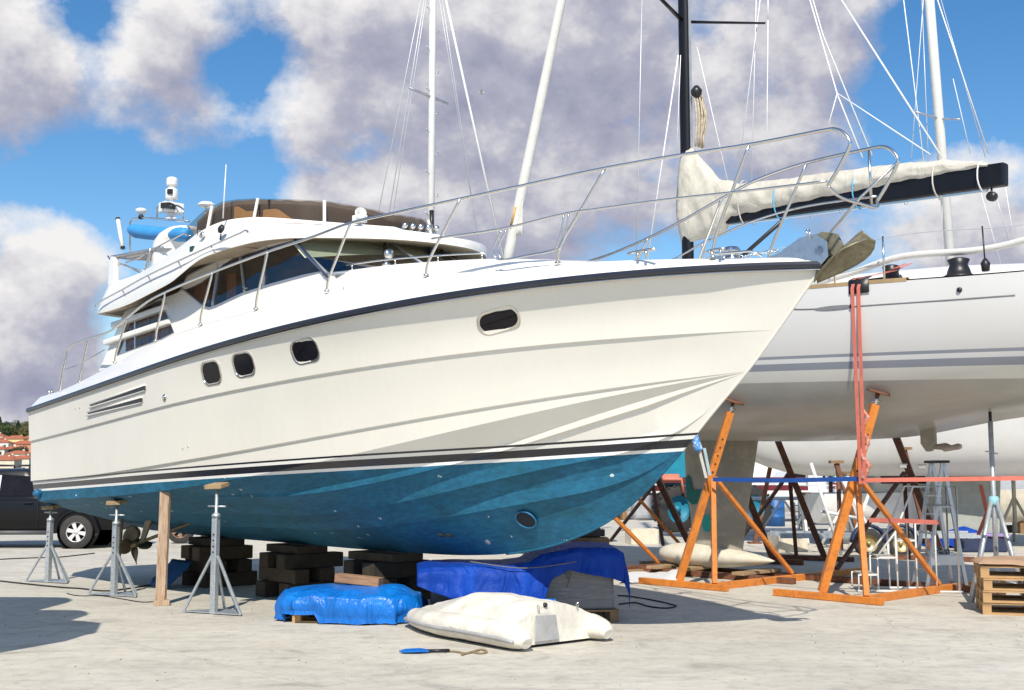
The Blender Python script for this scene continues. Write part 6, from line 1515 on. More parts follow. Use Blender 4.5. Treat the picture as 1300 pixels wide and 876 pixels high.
def rig(parent, x, base, top, r=.1, spr=(), lines=(), mat=None):
    m = MB(); m.tube([(x, 0, base), (x, 0, top)], r, 12, sq=1.0); mm = m.build('mast', mat or M_MASTW, parent)
    for z, w_, sweep in spr:
        for sg in (1, -1): m = MB(); m.tube([(x, 0, z), (x - sweep, sg * w_, z + .05)], [.045, .03], 6); m.build('spreader', M_ALU, mm)
    for p, q, rr in lines: m = MB(); m.tube([p, q], rr, 5); m.build('shroud', M_WIRE, mm)
    return mm
def props(parent, pts):
    for (x, y, h_) in pts:
        m = MB(); m.tube([(x, y * 1.25, 0), (x, y, h_)], .05, 7); m.build('prop', M_RUST, parent)
# ketch standing hidden behind the motor yacht: its mast and rigging show above the flybridge
Yk = 30.0; xk = at(547, 300, Yk).x
t = thing('laid_up_sailboat', 'tall white mast with steps and thin spreaders rising behind the flybridge of the motor yacht', 'sailing yacht', (xk, Yk, 0), R(-35))
small_hull(t, 11, 3.4, 1.1, 2.9, .3, M_OWH); m = MB(); m.plate([[(-.6, -.08, .02), (.9, -.08, .02), (1.1, -.08, 1.3), (-1.0, -.08, 1.3)]], (0, .16, 0)); m.build('keel', M_KEEL, t, bev=.03)
props(t, [(-2.5, 1.2, 1.5), (-2.5, -1.2, 1.5), (1.8, 1.2, 1.5), (1.8, -1.2, 1.5)])
ztop = 22
mm = rig(t, 0, 2.8, ztop, .092, ((11.45, .80, .1), (16.5, .7, .1)))
for k in range(22):
    z = 7.2 + .55 * k; sg = 1 if k % 2 else -1; m = MB(); m.tube([(0, sg * .10, z), (.02, sg * .24, z + .01), (.02, sg * .25, z + .07)], .012, 5); m.build('mast_step', M_ALU, mm)
def WK(x, y):
    p = at(x, y, Yk) - Vector((xk, Yk, 0)); return Matrix.Rotation(R(35), 3, 'Z') @ p
for p, q, r in (((534, 0), (481.5, 264.6), .012), ((538.5, 0), (495, 264.6), .013), ((541, 0), (500, 264), .010), ((561.5, 0), (601, 264), .009), ((558, 0), (590, 200), .008), ((566, 0), (624.6, 264), .034)):
    d_ = WK(*p) - WK(*q); m = MB(); m.tube([WK(*p) + d_ * .5, WK(*q) - d_ * .25], r, 6); m.build('shroud', M_WIREW if r > .03 else M_WIRE, mm)
m = MB(); m.tube([(.12, -.12, 8.4), (.14, -.14, 8.0), (.1, -.12, 7.8)], .06, 7); m.build('mast_lamp', M_BLACK, mm)
# third yacht behind the sailing yacht
Y3 = 27.5; x3 = at(1212, 320, Y3).x
t = thing('laid_up_sailboat', 'white sailing boat behind the sailing yacht, its slim mast leaning left at the right', 'sailing yacht', (x3, Y3, 0), R(168))
hm, _ = small_hull(t, 14, 4.2, 1.62, 4.05, .3, plain('pale_hull', (.72, .715, .69), .4, var=.07, vs=1.2), .85)
m = MB(); m.plate([[(-.7, -.1, .1), (.5, -.1, .1), (.8, -.1, 1.8), (-.8, -.1, 1.8)]], (0, .2, 0)); m.build('keel', plain('dull_keel', (.33, .35, .31), .7, var=.1), t, bev=.04)
props(t, [(-3.6, 1.5, 1.9), (-3.6, -1.5, 1.9), (2.9, 1.5, 1.9), (2.9, -1.5, 1.9)])
m = MB(); m.plate([[(-6.1, -.05, .75), (-5.7, -.05, .75), (-5.5, -.05, 2.4), (-6.3, -.05, 2.4)]], (0, .1, 0)); m.build('rudder', M_KEEL, t, bev=.02)
ln = at(1181, 0, Y3); tx = -(ln.x - x3); mm = None
m = MB(); tb_ = [(0, 0, 3.9), (tx * 1.0, 0, ln.z), (tx * 1.9, 0, ln.z * 1.9 - 5.5 * .9)]
m.tube(tb_, .115, 12); mm = m.build('mast', M_MASTW, t)
sp = at(1196, 150, Y3); kx = tx * (sp.z - 5.5) / max(.1, ln.z - 5.5)
for dx, dz in ((.62, .02), (-.35, -.22)): m = MB(); m.tube([(kx, 0, sp.z), (kx + dx, .6, sp.z + dz)], .025, 6); m.build('spreader', M_ALU, mm)
def W3(x, y, d_=0.0):
    p = at(x, y, Y3 + d_) - Vector((x3, Y3, 0)); M_ = Matrix.Rotation(-R(168), 3, 'Z'); return M_ @ p
for p, q, r, mt in (((1146, -10), (1177, 240), .014, M_WIREW), ((1170, -10), (1180, 240), .012, M_WIRE), ((1173, -10), (1157, 200), .009, M_WIREW), ((1187, -10), (1255, 195), .016, M_WIREW), ((1192, -10), (1251, 200), .010, M_WIRE), ((1210, 100), (1232, 195), .010, M_WIREW), ((1196, 190), (1196, 340), .010, M_WIREW), ((1244, 240), (1272, 340), .010, M_WIREW), ((1262, 240), (1282, 310), .010, M_WIRE), ((1276, 235), (1288, 310), .010, M_WIREW)):
    m = MB(); m.tube([W3(*p), W3(*q)], r, 5); m.build('shroud', mt, mm)
# low boats, trailer and cars beyond the cradle
t = thing('boat_trailer', 'boat trailer with two gold rimmed wheels behind the white steps', 'trailer', G(1103, 708))
for k, x in enumerate((0, .64)): wheel(t, (x, -.0, .29), .29, .19, M_RIMG, 0, (0, 1, 0)); m = MB(); m.tube([(x + .34 * math.cos(a), -.02, .30 + .34 * math.sin(a)) for a in np.linspace(.0, math.pi, 13)], .10, 6, sq=.4); m.build('mudguard', M_NAVY, t)
for y in (.3, 1.3): m = MB(); m.box((.4, y, .42), (4.2, .07, .10)); m.build('side_rail', M_GALV, t)
for x in (-1.3, .3, 2.2): m = MB(); m.box((x, .8, .40), (.07, 1.0, .08)); m.build('cross_rail', M_GALV, t)
M_CLUT = [plain('clutter_white', (.74, .74, .72), .5, var=.08), plain('clutter_grey', (.40, .42, .45), .5, var=.1), plain('clutter_cream', (.66, .60, .48), .6, var=.1)]
def motorboat(loc, rz, L, label, mat, z=.45, cab=True, stripe=None):
    t = thing('small_motorboat', label, 'motorboat', loc, rz)
    small_hull(t, L, L * .36, z, z + L * .15, .16, mat, .9, full=.5)
    if cab:
        m = MB(); zz_ = z + L * .15; m.plate([[(-L * .22, -L * .12, zz_), (L * .2, -L * .12, zz_), (L * .08, -L * .12, zz_ + L * .12), (-L * .2, -L * .12, zz_ + L * .13)]], (0, L * .24, 0)); c_ = m.build('cabin', mat, t, bev=.05, seg=3)
        for sg in (1, -1): m = MB(); m.plate([[(-L * .17, sg * (L * .12 + .004), zz_ + L * .05), (L * .11, sg * (L * .12 + .004), zz_ + L * .05), (L * .06, sg * (L * .12 + .004), zz_ + L * .105), (-L * .17, sg * (L * .12 + .004), zz_ + L * .11)]], (0, .003 * sg, 0)); m.build('window', M_PORTG, t)
    if stripe:
        pass
    for x in (-L * .25, L * .15): m = MB(); m.box((x, 0, z * .5), (.18, L * .2, z)); m.build('chock', M_PALD, t)
    return t
motorboat(G(1145, 690), R(10), 4.6, 'small white boat on the trailer behind the white steps', M_CLUT[0], .52)
motorboat(G(1010, 662), R(186), 5.2, 'low white motorboat with dark windows seen between the orange cradles', M_CLUT[0], .35)
motorboat(G(1255, 676), R(-12), 5.6, 'cream motorboat behind the silver tripod stand', M_CLUT[2], .30, False)
motorboat(G(1215, 645), R(4), 7.5, 'white cabin boat far behind the step ladder', M_CLUT[0], .4)
motorboat(G(1120, 640), R(182), 7.0, 'white cabin boat far behind the right orange cradle', M_CLUT[0], .4)
motorboat(G(760, 660), R(12), 5.5, 'white motorboat far behind the bow, left of the rusty cradle', M_CLUT[0], .3)
motorboat(G(1290, 652), R(170), 6.0, 'grey white boat far behind the pallet stack', M_CLUT[1], .4)
rows = [[(x + .05 * nz(x * 3, y * 3), y, max(.01, (.55 - .5 * (abs(x) / .8) ** 1.5) * (1 - (abs(y) / .6) ** 2) + .12 * nz(x * 4, y * 4))) for y in np.linspace(-.6, .6, 17)] for x in np.linspace(-.85, .85, 25)]
m = MB(); m.grid(rows); o = m.build('tarpaulin', M_TARP2, None); o.location = G(1222, 694); tag(o, 'rumpled blue tarpaulin in a heap behind the step ladder', 'tarpaulin')
m = MB(); m.box((0, 0, .06), (1.1, .6, .06)); m.box((-.4, .2, .02), (.06, .06, .06)); o = m.build('foam_board', plain('purple_board', (.28, .20, .42), .6), None, bev=.02); o.location = G(1225, 697) + Vector((0, -.9, .3)); m2 = MB(); tag(o, 'purple board lying behind the tray of the step ladder', 'board')
m = MB(); m.box((0, 0, .17), (1.0, .5, .34)); o = m.build('plastic_tub', M_NAVY, None, bev=.04); o.location = G(1225, 697) + Vector((0, -.9, 0)); tag(o, 'dark tub under the purple board behind the step ladder', 'tub')

# ------------------------------------------------------------------ teal boat transporters with big tyres
M_TEALM = plain('teal_machine_paint', (.015, .25, .36), .45, var=.12, vs=3, dirt=.2); M_DRED = plain('dark_red_beam', (.17, .022, .03), .5, var=.15)
def hoist(loc, rz, label, r, top):
    t = thing('boat_transporter', label, 'transporter', loc, rz)
    wheel(t, (0, 0, r), r, r * .62, M_RIMT, 0, (-.3, 1, 0), lugs=22); wheel(t, (2.4, .5, r), r, r * .62, M_RIMT, 0, (-.3, 1, 0), lugs=22)
    m = MB(); m.box((.1, .5, (r * 2 + top) / 2), (.9, .5, top - r * 2 + .1)); m.build('drive_housing', M_TEALM, t, bev=.03)
    m = MB(); m.box((-.75, .5, r * 1.1), (.8, .6, r * 1.2)); m.build('fuel_tank', M_CLUT[1], t, bev=.15, seg=3)
    for z in (r * 1.9, r * 2.25): m = MB(); m.beam((-1.6, .1, z), (4.2, .6, z), .14, .16); m.build('cross_beam', M_DRED, t)
    m = MB(); m.box((.35, -.45, r * 1.55), (.10, .02, r * .9)); bd_ = m.build('warning_board', M_WHITEP, t)
    for k in range(4): m = MB(); m.plate([[(.30, -.463, r * 1.15 + .2 * k * r), (.40, -.463, r * 1.25 + .2 * k * r), (.40, -.463, r * 1.35 + .2 * k * r), (.30, -.463, r * 1.25 + .2 * k * r)]], (0, -.003, 0)); m.build('red_stripe', M_RED, bd_)
    m = MB(); m.box((-.2, -.2, r * 2.35), (.5, .12, .22)); m.tube([(-.45, -.28, r * 2.3), (.1, -.28, r * 2.3), (.16, -.28, r * 1.7)], .05, 7); m.build('hydraulic_arm', plain('salmon_arm', (.62, .22, .15), .6), t)
    return t
hoist(G(858, 676), R(8), 'teal boat transporter with a big lugged tyre behind the rusty cradle', .66, 2.7)
hoist(G(1043, 661), R(-6), 'teal boat transporter with a big tyre seen left of the right orange cradle', .56, 2.4)
# lattice boom lying in the yard
t = thing('lattice_frame', 'white lattice steel frame lying low behind the left orange cradle', 'frame', G(935, 680))
for z in (.12, 1.0): m = MB(); m.tube([(0, 0, z), (3.1, .3, z)], .05, 7); m.build('chord', M_WTUBE, t)
for k in range(5): m = MB(); m.tube([(.1 + .6 * k, .06 * k, .12 if k % 2 else 1.0), (.7 + .6 * k if k < 4 else 3.1, .06 * k + .06, 1.0 if k % 2 else .12)], .03, 6); m.build('diagonal', M_WTUBE, t)
# ------------------------------------------------------------------ van and low wall closing the yard
t = thing('white_van', 'white box van parked behind the keel of the sailing yacht', 'van', G(970, 640))
m = MB(); m.box((0, 0, 1.6), (3.6, 2.0, 2.1)); m.build('box_body', M_CLUT[0], t, bev=.06); m = MB(); m.plate([[(-2.9, -.95, .5), (-1.85, -.95, .5), (-1.85, -.95, 2.3), (-2.3, -.95, 2.2), (-2.75, -.95, 1.5), (-2.95, -.95, 1.3)]], (0, 1.9, 0)); m.build('cab', M_CLUT[0], t, bev=.05)
m = MB(); m.plate([[(-2.62, -.955, 1.4), (-2.0, -.955, 1.4), (-2.0, -.955, 2.1), (-2.28, -.955, 2.05)]], (0, -.01, 0)); m.build('window', M_PORTG, t)
for x in (-2.3, 1.0): wheel(t, (x, -.9, .36), .36, .22, M_RIMS, 0, (0, 1, 0))
def car(loc, rz, label, col):
    t = thing('parked_car', label, 'car', loc, rz); mt = plain('car_paint_' + label.split()[0], col, .25, var=.05, coat=.6)
    def s_(x, top, hw): return (x, [(0, top), (hw * .85, top - .02), (hw, top - .15), (hw, .5), (hw * .9, .25), (0, .25)])
    car_loft([s_(-2.0, .75, .7), s_(-1.7, .9, .82), s_(0, .95, .86), s_(1.6, .92, .83), s_(2.05, .7, .7)], 'body', mt, t)
    def c_(x, top, hw): return (x, [(0, top), (hw * .7, top - .03), (hw * .8, top - .1), (hw, .92), (0, .9)])
    car_loft([c_(-1.0, .95, .8), c_(-.4, 1.4, .8), c_(.8, 1.42, .8), c_(1.5, .95, .8)], 'roof', mt, t)
    for sg in (1, -1): m = MB(); m.plate([[(-.75, sg * .76, 1.0), (1.2, sg * .76, 1.0), (.75, sg * .68, 1.32), (-.4, sg * .68, 1.32)]], (0, .01 * sg, 0)); m.build('side_window', M_PORTG, t)
    for x in (-1.25, 1.3):
        for sg in (1, -1): wheel(t, (x, sg * .74, .31), .31, .2, M_RIMS, 5, (0, -sg, 0))
    return t
car(G(1060, 634), R(3), 'silver hatchback parked far behind the blue strap', (.45, .46, .48)); car(G(1180, 630), R(-4), 'dark car parked far behind the step ladder', (.03, .035, .05)); car(G(905, 634), R(5), 'red hatchback parked far behind the keel', (.35, .02, .02)); car(G(1275, 632), R(8), 'white hatchback parked far behind the tripod stand', (.70, .70, .70))
car(G(800, 640), R(2), 'blue hatchback parked far behind the rusty cradle', (.03, .09, .25))
m = MB(); m.box((0, 0, .9), (150, .35, 1.8)); o = m.build('boundary_wall', plain('rendered_wall', (.60, .57, .50), .85, var=.1, vs=.6, dirt=.15), None); o.location = (40, 92, 0); tag(o, 'long pale rendered wall at the far side of the yard', 'wall')

# ------------------------------------------------------------------ more yard clutter behind the cradles
M_CREAM = plain('cream_stand_paint', (.62, .57, .44), .6, var=.12, vs=6, dirt=.25)
def trestle(px, py, hgt, label, mat, rz=0.0, spread=.45):
    t = thing('boat_stand', label, 'boat stand', G(px, py), rz)
    m = MB(); m.tube([(0, 0, .25), (0, 0, hgt)], .05, 8); m.build('pole', mat, t)
    for k in range(3):
        a = R(20 + 120 * k); m = MB(); m.tube([(0, 0, hgt * .62), (spread * math.cos(a), spread * math.sin(a), .02)], .035, 7); m.build('leg', mat, t)
    m = MB(); m.box((0, 0, hgt), (.3, .2, .05)); m.build('pad', M_PALD, t)
    return t
trestle(1217, 690, 1.75, 'cream steel boat stand just right of the step ladder', M_CREAM, .2, .6); trestle(1290, 690, 1.8, 'cream steel boat stand behind the right leg of the tripod', M_CREAM, .9, .6); trestle(1075, 700, 1.7, 'white steel boat stand between the two orange cradles', M_WTUBE, .5, .6)
trestle(1022, 690, 1.2, 'low white boat stand left of the second transporter', M_WTUBE, .1); trestle(905, 668, 1.5, 'grey boat stand seen behind the keel fin', M_GALV, .3); trestle(1245, 672, 1.9, 'grey boat stand far behind the tripod', M_GALV, .6)
t = thing('pole_frame', 'white pole frame leaning behind the right orange cradle', 'frame', G(1068, 705))
for k, (x0, z0, x1, z1) in enumerate(((0, 0, -.55, 1.9), (.9, 0, .1, 1.6), (-.35, .9, .45, .75), (.2, 0, .75, 1.3))): m = MB(); m.tube([(x0, .1 * k, z0), (x1, .1 * k + .1, z1)], .035, 7); m.build('pole', M_WTUBE, t)
def drum(px, py, r, h_, mat, label):
    t = thing('drum', label, 'drum', G(px, py)); m = MB(); m.lathe([(r, 0), (r, h_ * .33), (r * 1.04, h_ * .34), (r, h_ * .36), (r, h_ * .66), (r * 1.04, h_ * .67), (r, h_ * .69), (r, h_), (r * .95, h_ + .01), (0, h_)], (0, 0, 0), 20); m.build('barrel', mat, t); m = MB(); m.lathe([(.04, h_), (.04, h_ + .03), (0, h_ + .03)], (r * .5, 0, 0), 10); m.build('bung', M_BLACK, t)
drum(985, 668, .29, .88, plain('blue_drum', (.02, .12, .36), .5), 'blue drum far behind the left orange cradle'); drum(1128, 664, .29, .88, plain('green_drum', (.03, .16, .09), .5), 'green drum far behind the white steps'); drum(1262, 690, .22, .5, M_CLUT[0], 'white tub standing behind the tripod stand')
def carton(px, py, d, mat, label, rz=0.0):
    m = MB(); m.box((0, 0, d[2] / 2), d); m.box((0, 0, d[2] + .008), (d[0] * .98, .06, .012)); o = m.build('box', mat, None, bev=.01); o.location = G(px, py); o.rotation_euler = (0, 0, rz); tag(o, label, 'box')
carton(1000, 700, (.7, .5, .4), M_CLUT[2], 'cream box on the ground between keel and far cradle leg', .3); carton(1085, 690, (.6, .45, .5), M_CLUT[1], 'grey box left of the trailer wheels', -.2); carton(1240, 690, (.5, .4, .35), M_CLUT[0], 'white box behind the silver tripod', .4); carton(815, 690, (.7, .5, .35), M_CLUT[2], 'cream box behind the rusty cradle braces', .2); carton(1190, 672, (1.2, .7, .7), plain('orange_crate', (.55, .22, .10), .6), 'orange crate far behind the step ladder', .1)
for k, (px, py) in enumerate(((1168, 690), (1172, 690), (1290, 676))):
    t = thing('old_tyre', ('left tyre of the pair behind the white steps', 'right tyre of the pair behind the white steps', 'lone tyre far right behind the pallets')[k], 'tyre', G(px, py)); m = MB(); m.lathe([(.18, 0), (.30, .0), (.34, .05), (.34, .15), (.30, .2), (.18, .2), (.18, 0)], (0, 0, .0), 24); m.build('casing', M_TYRE, t)
motorboat(G(1000, 636), R(3), 8.0, 'far white cabin boat above the blue strap, left of the right cradle', M_CLUT[0], .5)
motorboat(G(1160, 634), R(184), 8.5, 'far white cabin boat directly behind the top of the step ladder', M_CLUT[0], .5)
motorboat(G(1245, 638), R(2), 8.0, 'far white cabin boat left of the tripod collar', M_CLUT[2], .5)
motorboat(G(1300, 640), R(178), 8.0, 'far white cabin boat cut by the right edge', M_CLUT[0], .5)
motorboat(G(842, 640), R(10), 7.5, 'far white boat behind the first transporter', M_CLUT[1], .5)
t = thing('storage_rack', 'white steel rack with shelves behind the left orange cradle', 'rack', G(1015, 680))
for x in (0, 1.3):
    for y in (0, .5): m = MB(); m.tube([(x, y, 0), (x, y, 1.5)], .025, 6); m.build('upright', M_WTUBE, t)
for z in (.3, .8, 1.35): m = MB(); m.box((.65, .25, z), (1.32, .52, .03)); m.build('shelf', M_WTUBE, t)
for k, (x, z) in enumerate(((.3, .315), (.9, .815), (.5, 1.365))): m = MB(); m.box((0, 0, .13), (.4, .3, .26)); o = m.build('box', M_CLUT[(k + 1) % 3], None, bev=.01); o.location = G(1015, 680) + Vector((x, .25, z)); tag(o, ('grey box on the bottom shelf of the white rack', 'cream box on the middle shelf of the white rack', 'white box on the top shelf of the white rack')[k], 'box')
for k, (px, py, dx, hh) in enumerate(((958, 690, .5, 2.0), (1098, 702, -.5, 1.9), (1228, 684, .6, 1.8), (1180, 700, -.4, 2.2))):
    t = thing('raking_prop', ('rusty raking prop right of the keel fin', 'rusty raking prop just left of the trailer wheels', 'rusty raking prop between step ladder and tripod', 'rusty raking prop behind the step ladder')[k], 'prop', G(px, py)); m = MB(); m.beam((0, 0, 0), (dx, .2, hh), .09, .09, up=(1, 0, 0)); m.build('strut', M_RUST, t); m = MB(); m.box((0, 0, .02), (.3, .3, .04)); m.build('foot_plate', M_RUST, t); m = MB(); m.box((dx, .2, hh + .03), (.28, .2, .06)); m.build('head_pad', M_PALD, t)
m = MB()
random.seed(99)
for k in range(130):
    g0 = G(random.uniform(-10, 1310), random.uniform(735, 872)); s_ = random.uniform(.004, .010); m.box((g0.x, g0.y, s_ * .4), (s_, s_ * random.uniform(.6, 1.6), s_ * .8), (0, 0, random.uniform(0, 3)))
o = m.build('grit', plain('grit_stones', (.22, .20, .17), .9, var=.4, vs=20), None); o['label'] = 'loose grit and chips scattered over the concrete'; o['category'] = 'grit'; o['kind'] = 'stuff'
# ------------------------------------------------------------------ hillside village beyond the yard, at the left
HS = 2.4
def hill_z(x, y): return ip(y / HS, [110, 130, 165, 200, 230, 300, 420, 560], [-.5, .3, 2.0, 7.6, 12.5, 20.5, 30.5, 39]) * (1 / (1 + math.exp((x + 60) / 40))) + .8 * nz(x * .015, y * .015)
rows = [[(x, y, hill_z(x, y) if y > 270 else -.5) for x in np.linspace(-1100, 160, 60)] for y in np.linspace(260, 1340, 40)]
m = MB(); m.grid(rows); structure(m.build('hill', plain('hill_scrub', (.09, .11, .045), .95, var=.3, vs=.05, col2=(.16, .13, .08))))
M_ROOF = plain('terracotta', (.40, .13, .065), .85, var=.2, vs=.8, col2=(.30, .10, .055))
M_FRAMEW = plain('window_dark', (.05, .055, .06), .3)
def house(px, Y, w, d, hgt, col, label, rz=.0, rf=1.4):
    Y *= HS; X = (px - 650) / FOC * Y; hgt += 2.2; z0 = hill_z(X, Y) - .6
    t = thing('village_house', label, 'house', (X, Y, z0), rz, 'houses on the hillside at the left')
    mt = plain('render_' + label.split()[0] + str(int(px * 10)), col, .9, var=.08, vs=.5)
    m = MB(); m.box((0, 0, hgt / 2), (w, d, hgt)); m.build('wall', mt, t)
    m = MB(); e = .35; m.add([(-w / 2 - e, -d / 2 - e, hgt), (w / 2 + e, -d / 2 - e, hgt), (w / 2 + e, d / 2 + e, hgt), (-w / 2 - e, d / 2 + e, hgt), (-w / 2 + d * .35, 0, hgt + rf), (w / 2 - d * .35, 0, hgt + rf)], [(0, 1, 5, 4), (2, 3, 4, 5), (1, 2, 5), (3, 0, 4), (0, 3, 2, 1)]); rfo = m.build('roof', M_ROOF, t)
    m = MB(); m.box((w * .2, .4, hgt + rf * .8), (.6, .6, 1.3)); m.build('chimney', mt, rfo)
    nfl = max(1, int(hgt // 2.7)); nw = max(2, int(w // 2.4))
    for f_ in range(nfl):
        for k in range(nw):
            x = -w / 2 + w * (k + .5) / nw; z = 1.5 + 2.7 * f_
            m = MB(); m.box((x, -d / 2 - .02, z), (.95, .08, 1.25)); wn = m.build('window', M_FRAMEW, t)
            m = MB(); m.box((x, -d / 2 - .08, z - .70), (1.2, .14, .1)); m.build('sill', M_WHITEP, wn)
house(6, 160, 10, 7, 3.0, (.70, .62, .48), 'cream village house with terracotta roof just above the pickup', .06, 1.3)
house(33, 168, 7, 6, 2.9, (.68, .63, .54), 'pale village house with red roof beside the stern, lowest row', -.1, 1.2)
house(-2, 186, 9, 7, 3.4, (.72, .68, .58), 'whitish village house at the left edge, second row up', .0, 1.3)
house(17, 192, 6, 6, 3.0, (.70, .66, .58), 'small white village house in the middle of the second row up', .15, 1.2)
house(39, 198, 8, 7, 4.4, (.60, .27, .17), 'salmon village house nearest the stern on the hillside', .1, 1.3)
house(3, 212, 9, 7, 3.6, (.74, .70, .62), 'off white village house left of the round tree, third row up', .05, 1.4)
house(23, 226, 10, 8, 4.0, (.78, .60, .28), 'yellow village house near the top of the hillside', -.05, 1.7)
house(46, 232, 9, 8, 4.0, (.70, .64, .52), 'beige village house behind the stern near the hilltop', .0, 1.5)
house(-3, 242, 9, 8, 4.0, (.70, .60, .52), 'pinkish village house at the left edge near the hilltop', .1, 1.5)
house(27, 180, 8, 7, 2.6, (.74, .70, .60), 'white village house right of the middle in the second row', -.08, 1.3)
house(13, 172, 7, 6, 2.4, (.72, .60, .46), 'peach village house between the cream and pale houses in the lowest row', .1, 1.2)
house(33, 214, 8, 7, 3.0, (.70, .45, .30), 'orange village house just below the yellow one', .05, 1.4)
house(12, 238, 8, 7, 2.8, (.72, .66, .56), 'ivory village house left of the yellow one near the hilltop', .0, 1.3)
M_LEAF = [plain('leaf_dark', (.030, .050, .022), .8, var=.35, vs=.6), plain('leaf_mid', (.055, .085, .025), .8, var=.35, vs=.6), plain('leaf_olive', (.12, .11, .035), .8, var=.3, vs=.6)]
M_BARK = plain('bark', (.09, .065, .045), .9, var=.2)
def tree(px, Y, hgt, rad, mt, label, seed, conif=False, z0=None, grp='trees on the hillside at the left'):
    random.seed(seed)
    if z0 is None: Y *= HS; hgt *= 1.9; rad *= 1.9
    X = (px - 650) / FOC * Y; zb = (hill_z(X, Y) - .4) if z0 is None else z0
    t = thing('tree', label, 'tree', (X, Y, zb), 0, grp)
    m = MB(); m.tube([(0, 0, 0), (.1, 0, hgt * .4), (0, .1, hgt * .85)], [hgt * .03, hgt * .022, hgt * .006], 7)
    for k in range(6):
        a = random.uniform(0, 6.28); z = hgt * random.uniform(.3, .6); m.tube([(0, 0, z), (rad * .6 * math.cos(a), rad * .6 * math.sin(a), z + rad * .5)], [hgt * .012, hgt * .004], 5)
    m.build('trunk', M_BARK, t)
    vs = []; fs = []
    n = 2600
    blobs = [(random.uniform(-.6, .6) * rad, random.uniform(-.6, .6) * rad, hgt * random.uniform(.42, .86), rad * random.uniform(.35, .6)) for _ in range(9)]
    for k in range(n):
        if conif:
            z = hgt * (.12 + .88 * random.random() ** 1.3); rr = rad * (1 - z / hgt) * random.uniform(.3, 1.05) + .1; a = random.uniform(0, 6.28); c = Vector((rr * math.cos(a), rr * math.sin(a), z))
        else:
            b_ = random.choice(blobs); d_ = Vector((random.gauss(0, 1), random.gauss(0, 1), random.gauss(0, 1))).normalized() * b_[3] * random.uniform(.6, 1.08); c = Vector(b_[:3]) + d_
        s_ = random.uniform(.10, .24) * max(.6, rad / 3); u_ = Vector((random.gauss(0, 1), random.gauss(0, 1), random.gauss(0, 1))).normalized(); w_ = u_.orthogonal().normalized(); q_ = len(vs)
        vs += [c - u_ * s_, c + w_ * s_ * .6, c + u_ * s_, c - w_ * s_ * .6]; fs.append((q_, q_ + 1, q_ + 2, q_ + 3))
    m = MB(); m.add(vs, fs); m.build('crown', mt, t, fix=False)
tree(24, 187, 3.6, 1.7, M_LEAF[0], 'small round dark tree between the houses left of the stern', 11)
HT = [(1, 9.5, 3.4, 0, 'tall dark conifer at the left edge on the hilltop', True), (9, 6.5, 4.0, 0, 'low dark tree second from the left edge on the hilltop', False), (17, 7.5, 4.2, 1, 'mid green tree in the middle of the hilltop row', False), (24, 8.0, 3.6, 0, 'dark pointed tree right of the middle of the hilltop row', True), (32, 7.0, 4.2, 2, 'yellowish tree just left of the stern on the hilltop', False), (40, 8.0, 4.5, 1, 'green tree right behind the stern on the hilltop', False), (-7, 8, 4.5, 1, 'green tree cut by the left edge on the hilltop', False), (13, 5, 3.6, 2, 'brownish shrub below the hilltop row of trees', False), (28, 5.2, 3.6, 0, 'dark shrub below the hilltop row, above the yellow house', False), (3, 5.2, 3.8, 1, 'green shrub at the left edge below the tall conifer', False), (37, 5, 3.6, 2, 'olive shrub below the yellowish tree by the stern', False)]
for k, (px, hg, rd, mi, lab, cf) in enumerate(HT): tree(px, 400 - (60 if k >= 7 else 0) + 7 * (k % 3), hg, rd, M_LEAF[mi], lab, 50 + k, cf)
# shrubs along the far wall at the right
for k, (px, Y, hg, rd, mi, lab) in enumerate(((985, 88, 4.6, 2.4, 2, 'brown dry shrub behind the white van'), (1108, 86, 2.6, 1.9, 1, 'green shrub far behind the right orange cradle'), (1140, 87, 2.4, 1.9, 1, 'green shrub far behind the white steps'), (1072, 87, 2.5, 1.8, 0, 'dark shrub far behind the second transporter'), (1250, 87, 2.6, 1.9, 1, 'green shrub far behind the tripod stand'), (1205, 88, 2.8, 1.9, 0, 'dark shrub far behind the step ladder'))):
    tree(px, Y, hg, rd, M_LEAF[mi], lab, 30 + k, False, 0.0, 'shrubs along the far wall')
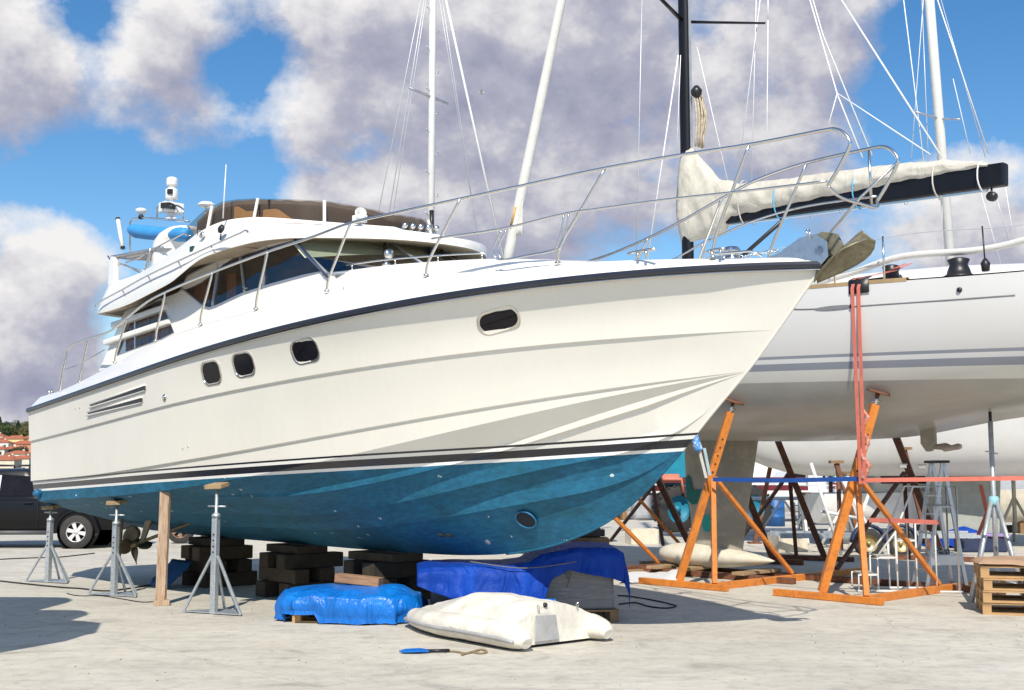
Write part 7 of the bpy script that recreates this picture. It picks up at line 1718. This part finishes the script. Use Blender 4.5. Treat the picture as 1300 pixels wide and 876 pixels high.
# ------------------------------------------------------------------ neighbouring boat left of the view, whose shadow falls into it
t = thing('neighbouring_motorboat', 'white motorboat standing just left of the view, throwing its shadow on the concrete', 'motorboat', (-9.9, 9.9, 0), R(-3))
small_hull(t, 10.4, 4.0, .8, 2.7, .45, M_OWH, .9, full=.28)
m = MB(); m.plate([[(-3.4, -1.4, 2.6), (4.55, -1.4, 2.6), (4.5, -1.4, 3.5), (4.3, -1.4, 3.9), (-3.0, -1.4, 3.9)]], (0, 2.8, 0)); m.build('cabin', M_OWH, t, bev=.25, seg=4)
m = MB(); m.plate([[(-2.6, -1.2, 3.85), (3.6, -1.2, 3.85), (3.7, -1.2, 4.5), (3.4, -1.2, 4.95), (-2.7, -1.2, 4.95)]], (0, 3.0, 0)); m.build('flybridge', M_OWH, t, bev=.25, seg=4)
for sg, yy in ((-1, -1.404), (1, 1.404)):
    for x0, x1 in ((-2.6, -.6), (-.4, 1.6), (1.8, 3.7)):
        m = MB(); m.plate([[(x0, yy, 3.05), (x1, yy, 3.05), (x1 - .12, yy, 3.6), (x0 + .08, yy, 3.6)]], (0, .008 * sg, 0)); m.build('cabin_window', M_PORTG, t)
m = MB()
for sg in (1, -1):
    pts = []
    for i in range(40):
        tt = i / 39; b_ = 2.0 * (min(1, (1 - tt) / .62) ** .28) * (.9 + .1 * min(1, tt / .4)) + .01; pts.append((-5.2 + 10.4 * tt, sg * b_, 2.66 + .45 * tt * tt))
    m.tube(pts, .045, 7)
m.build('rub_rail', M_DARKRUB, t)
for x in (-2.8, .5, 2.2):
    m = MB(); m.box((x, 0, .42), (.3, 1.0, .84)); m.build('keel_block', M_CRIB[0], t, bev=.01)
props(t, [(-3.0, 1.2, 1.4), (-3.0, -1.2, 1.4), (1.0, 1.2, 1.4), (1.0, -1.2, 1.4)])
# distant gull
t = thing('seagull', 'tiny seagull gliding in front of the grey cloud left of the furled sail', 'bird', at(611, 118, 60))
m = MB(); m.tube([(-.18, 0, 0), (-.05, 0, .02), (.1, 0, .01), (.22, 0, 0)], [.01, .05, .045, .01], 7); m.build('body', plain('gull_grey', (.45, .45, .47), .8), t)
for sg in (1, -1): m = MB(); m.grid([[(q, sg * (.04 + .16 * k), .03 + .07 * math.sin(k * 1.1)) for q in (-.06 + .02 * k, .07 - .02 * k)] for k in range(4)]); m.build('wing', bpy.data.materials['gull_grey'], t)
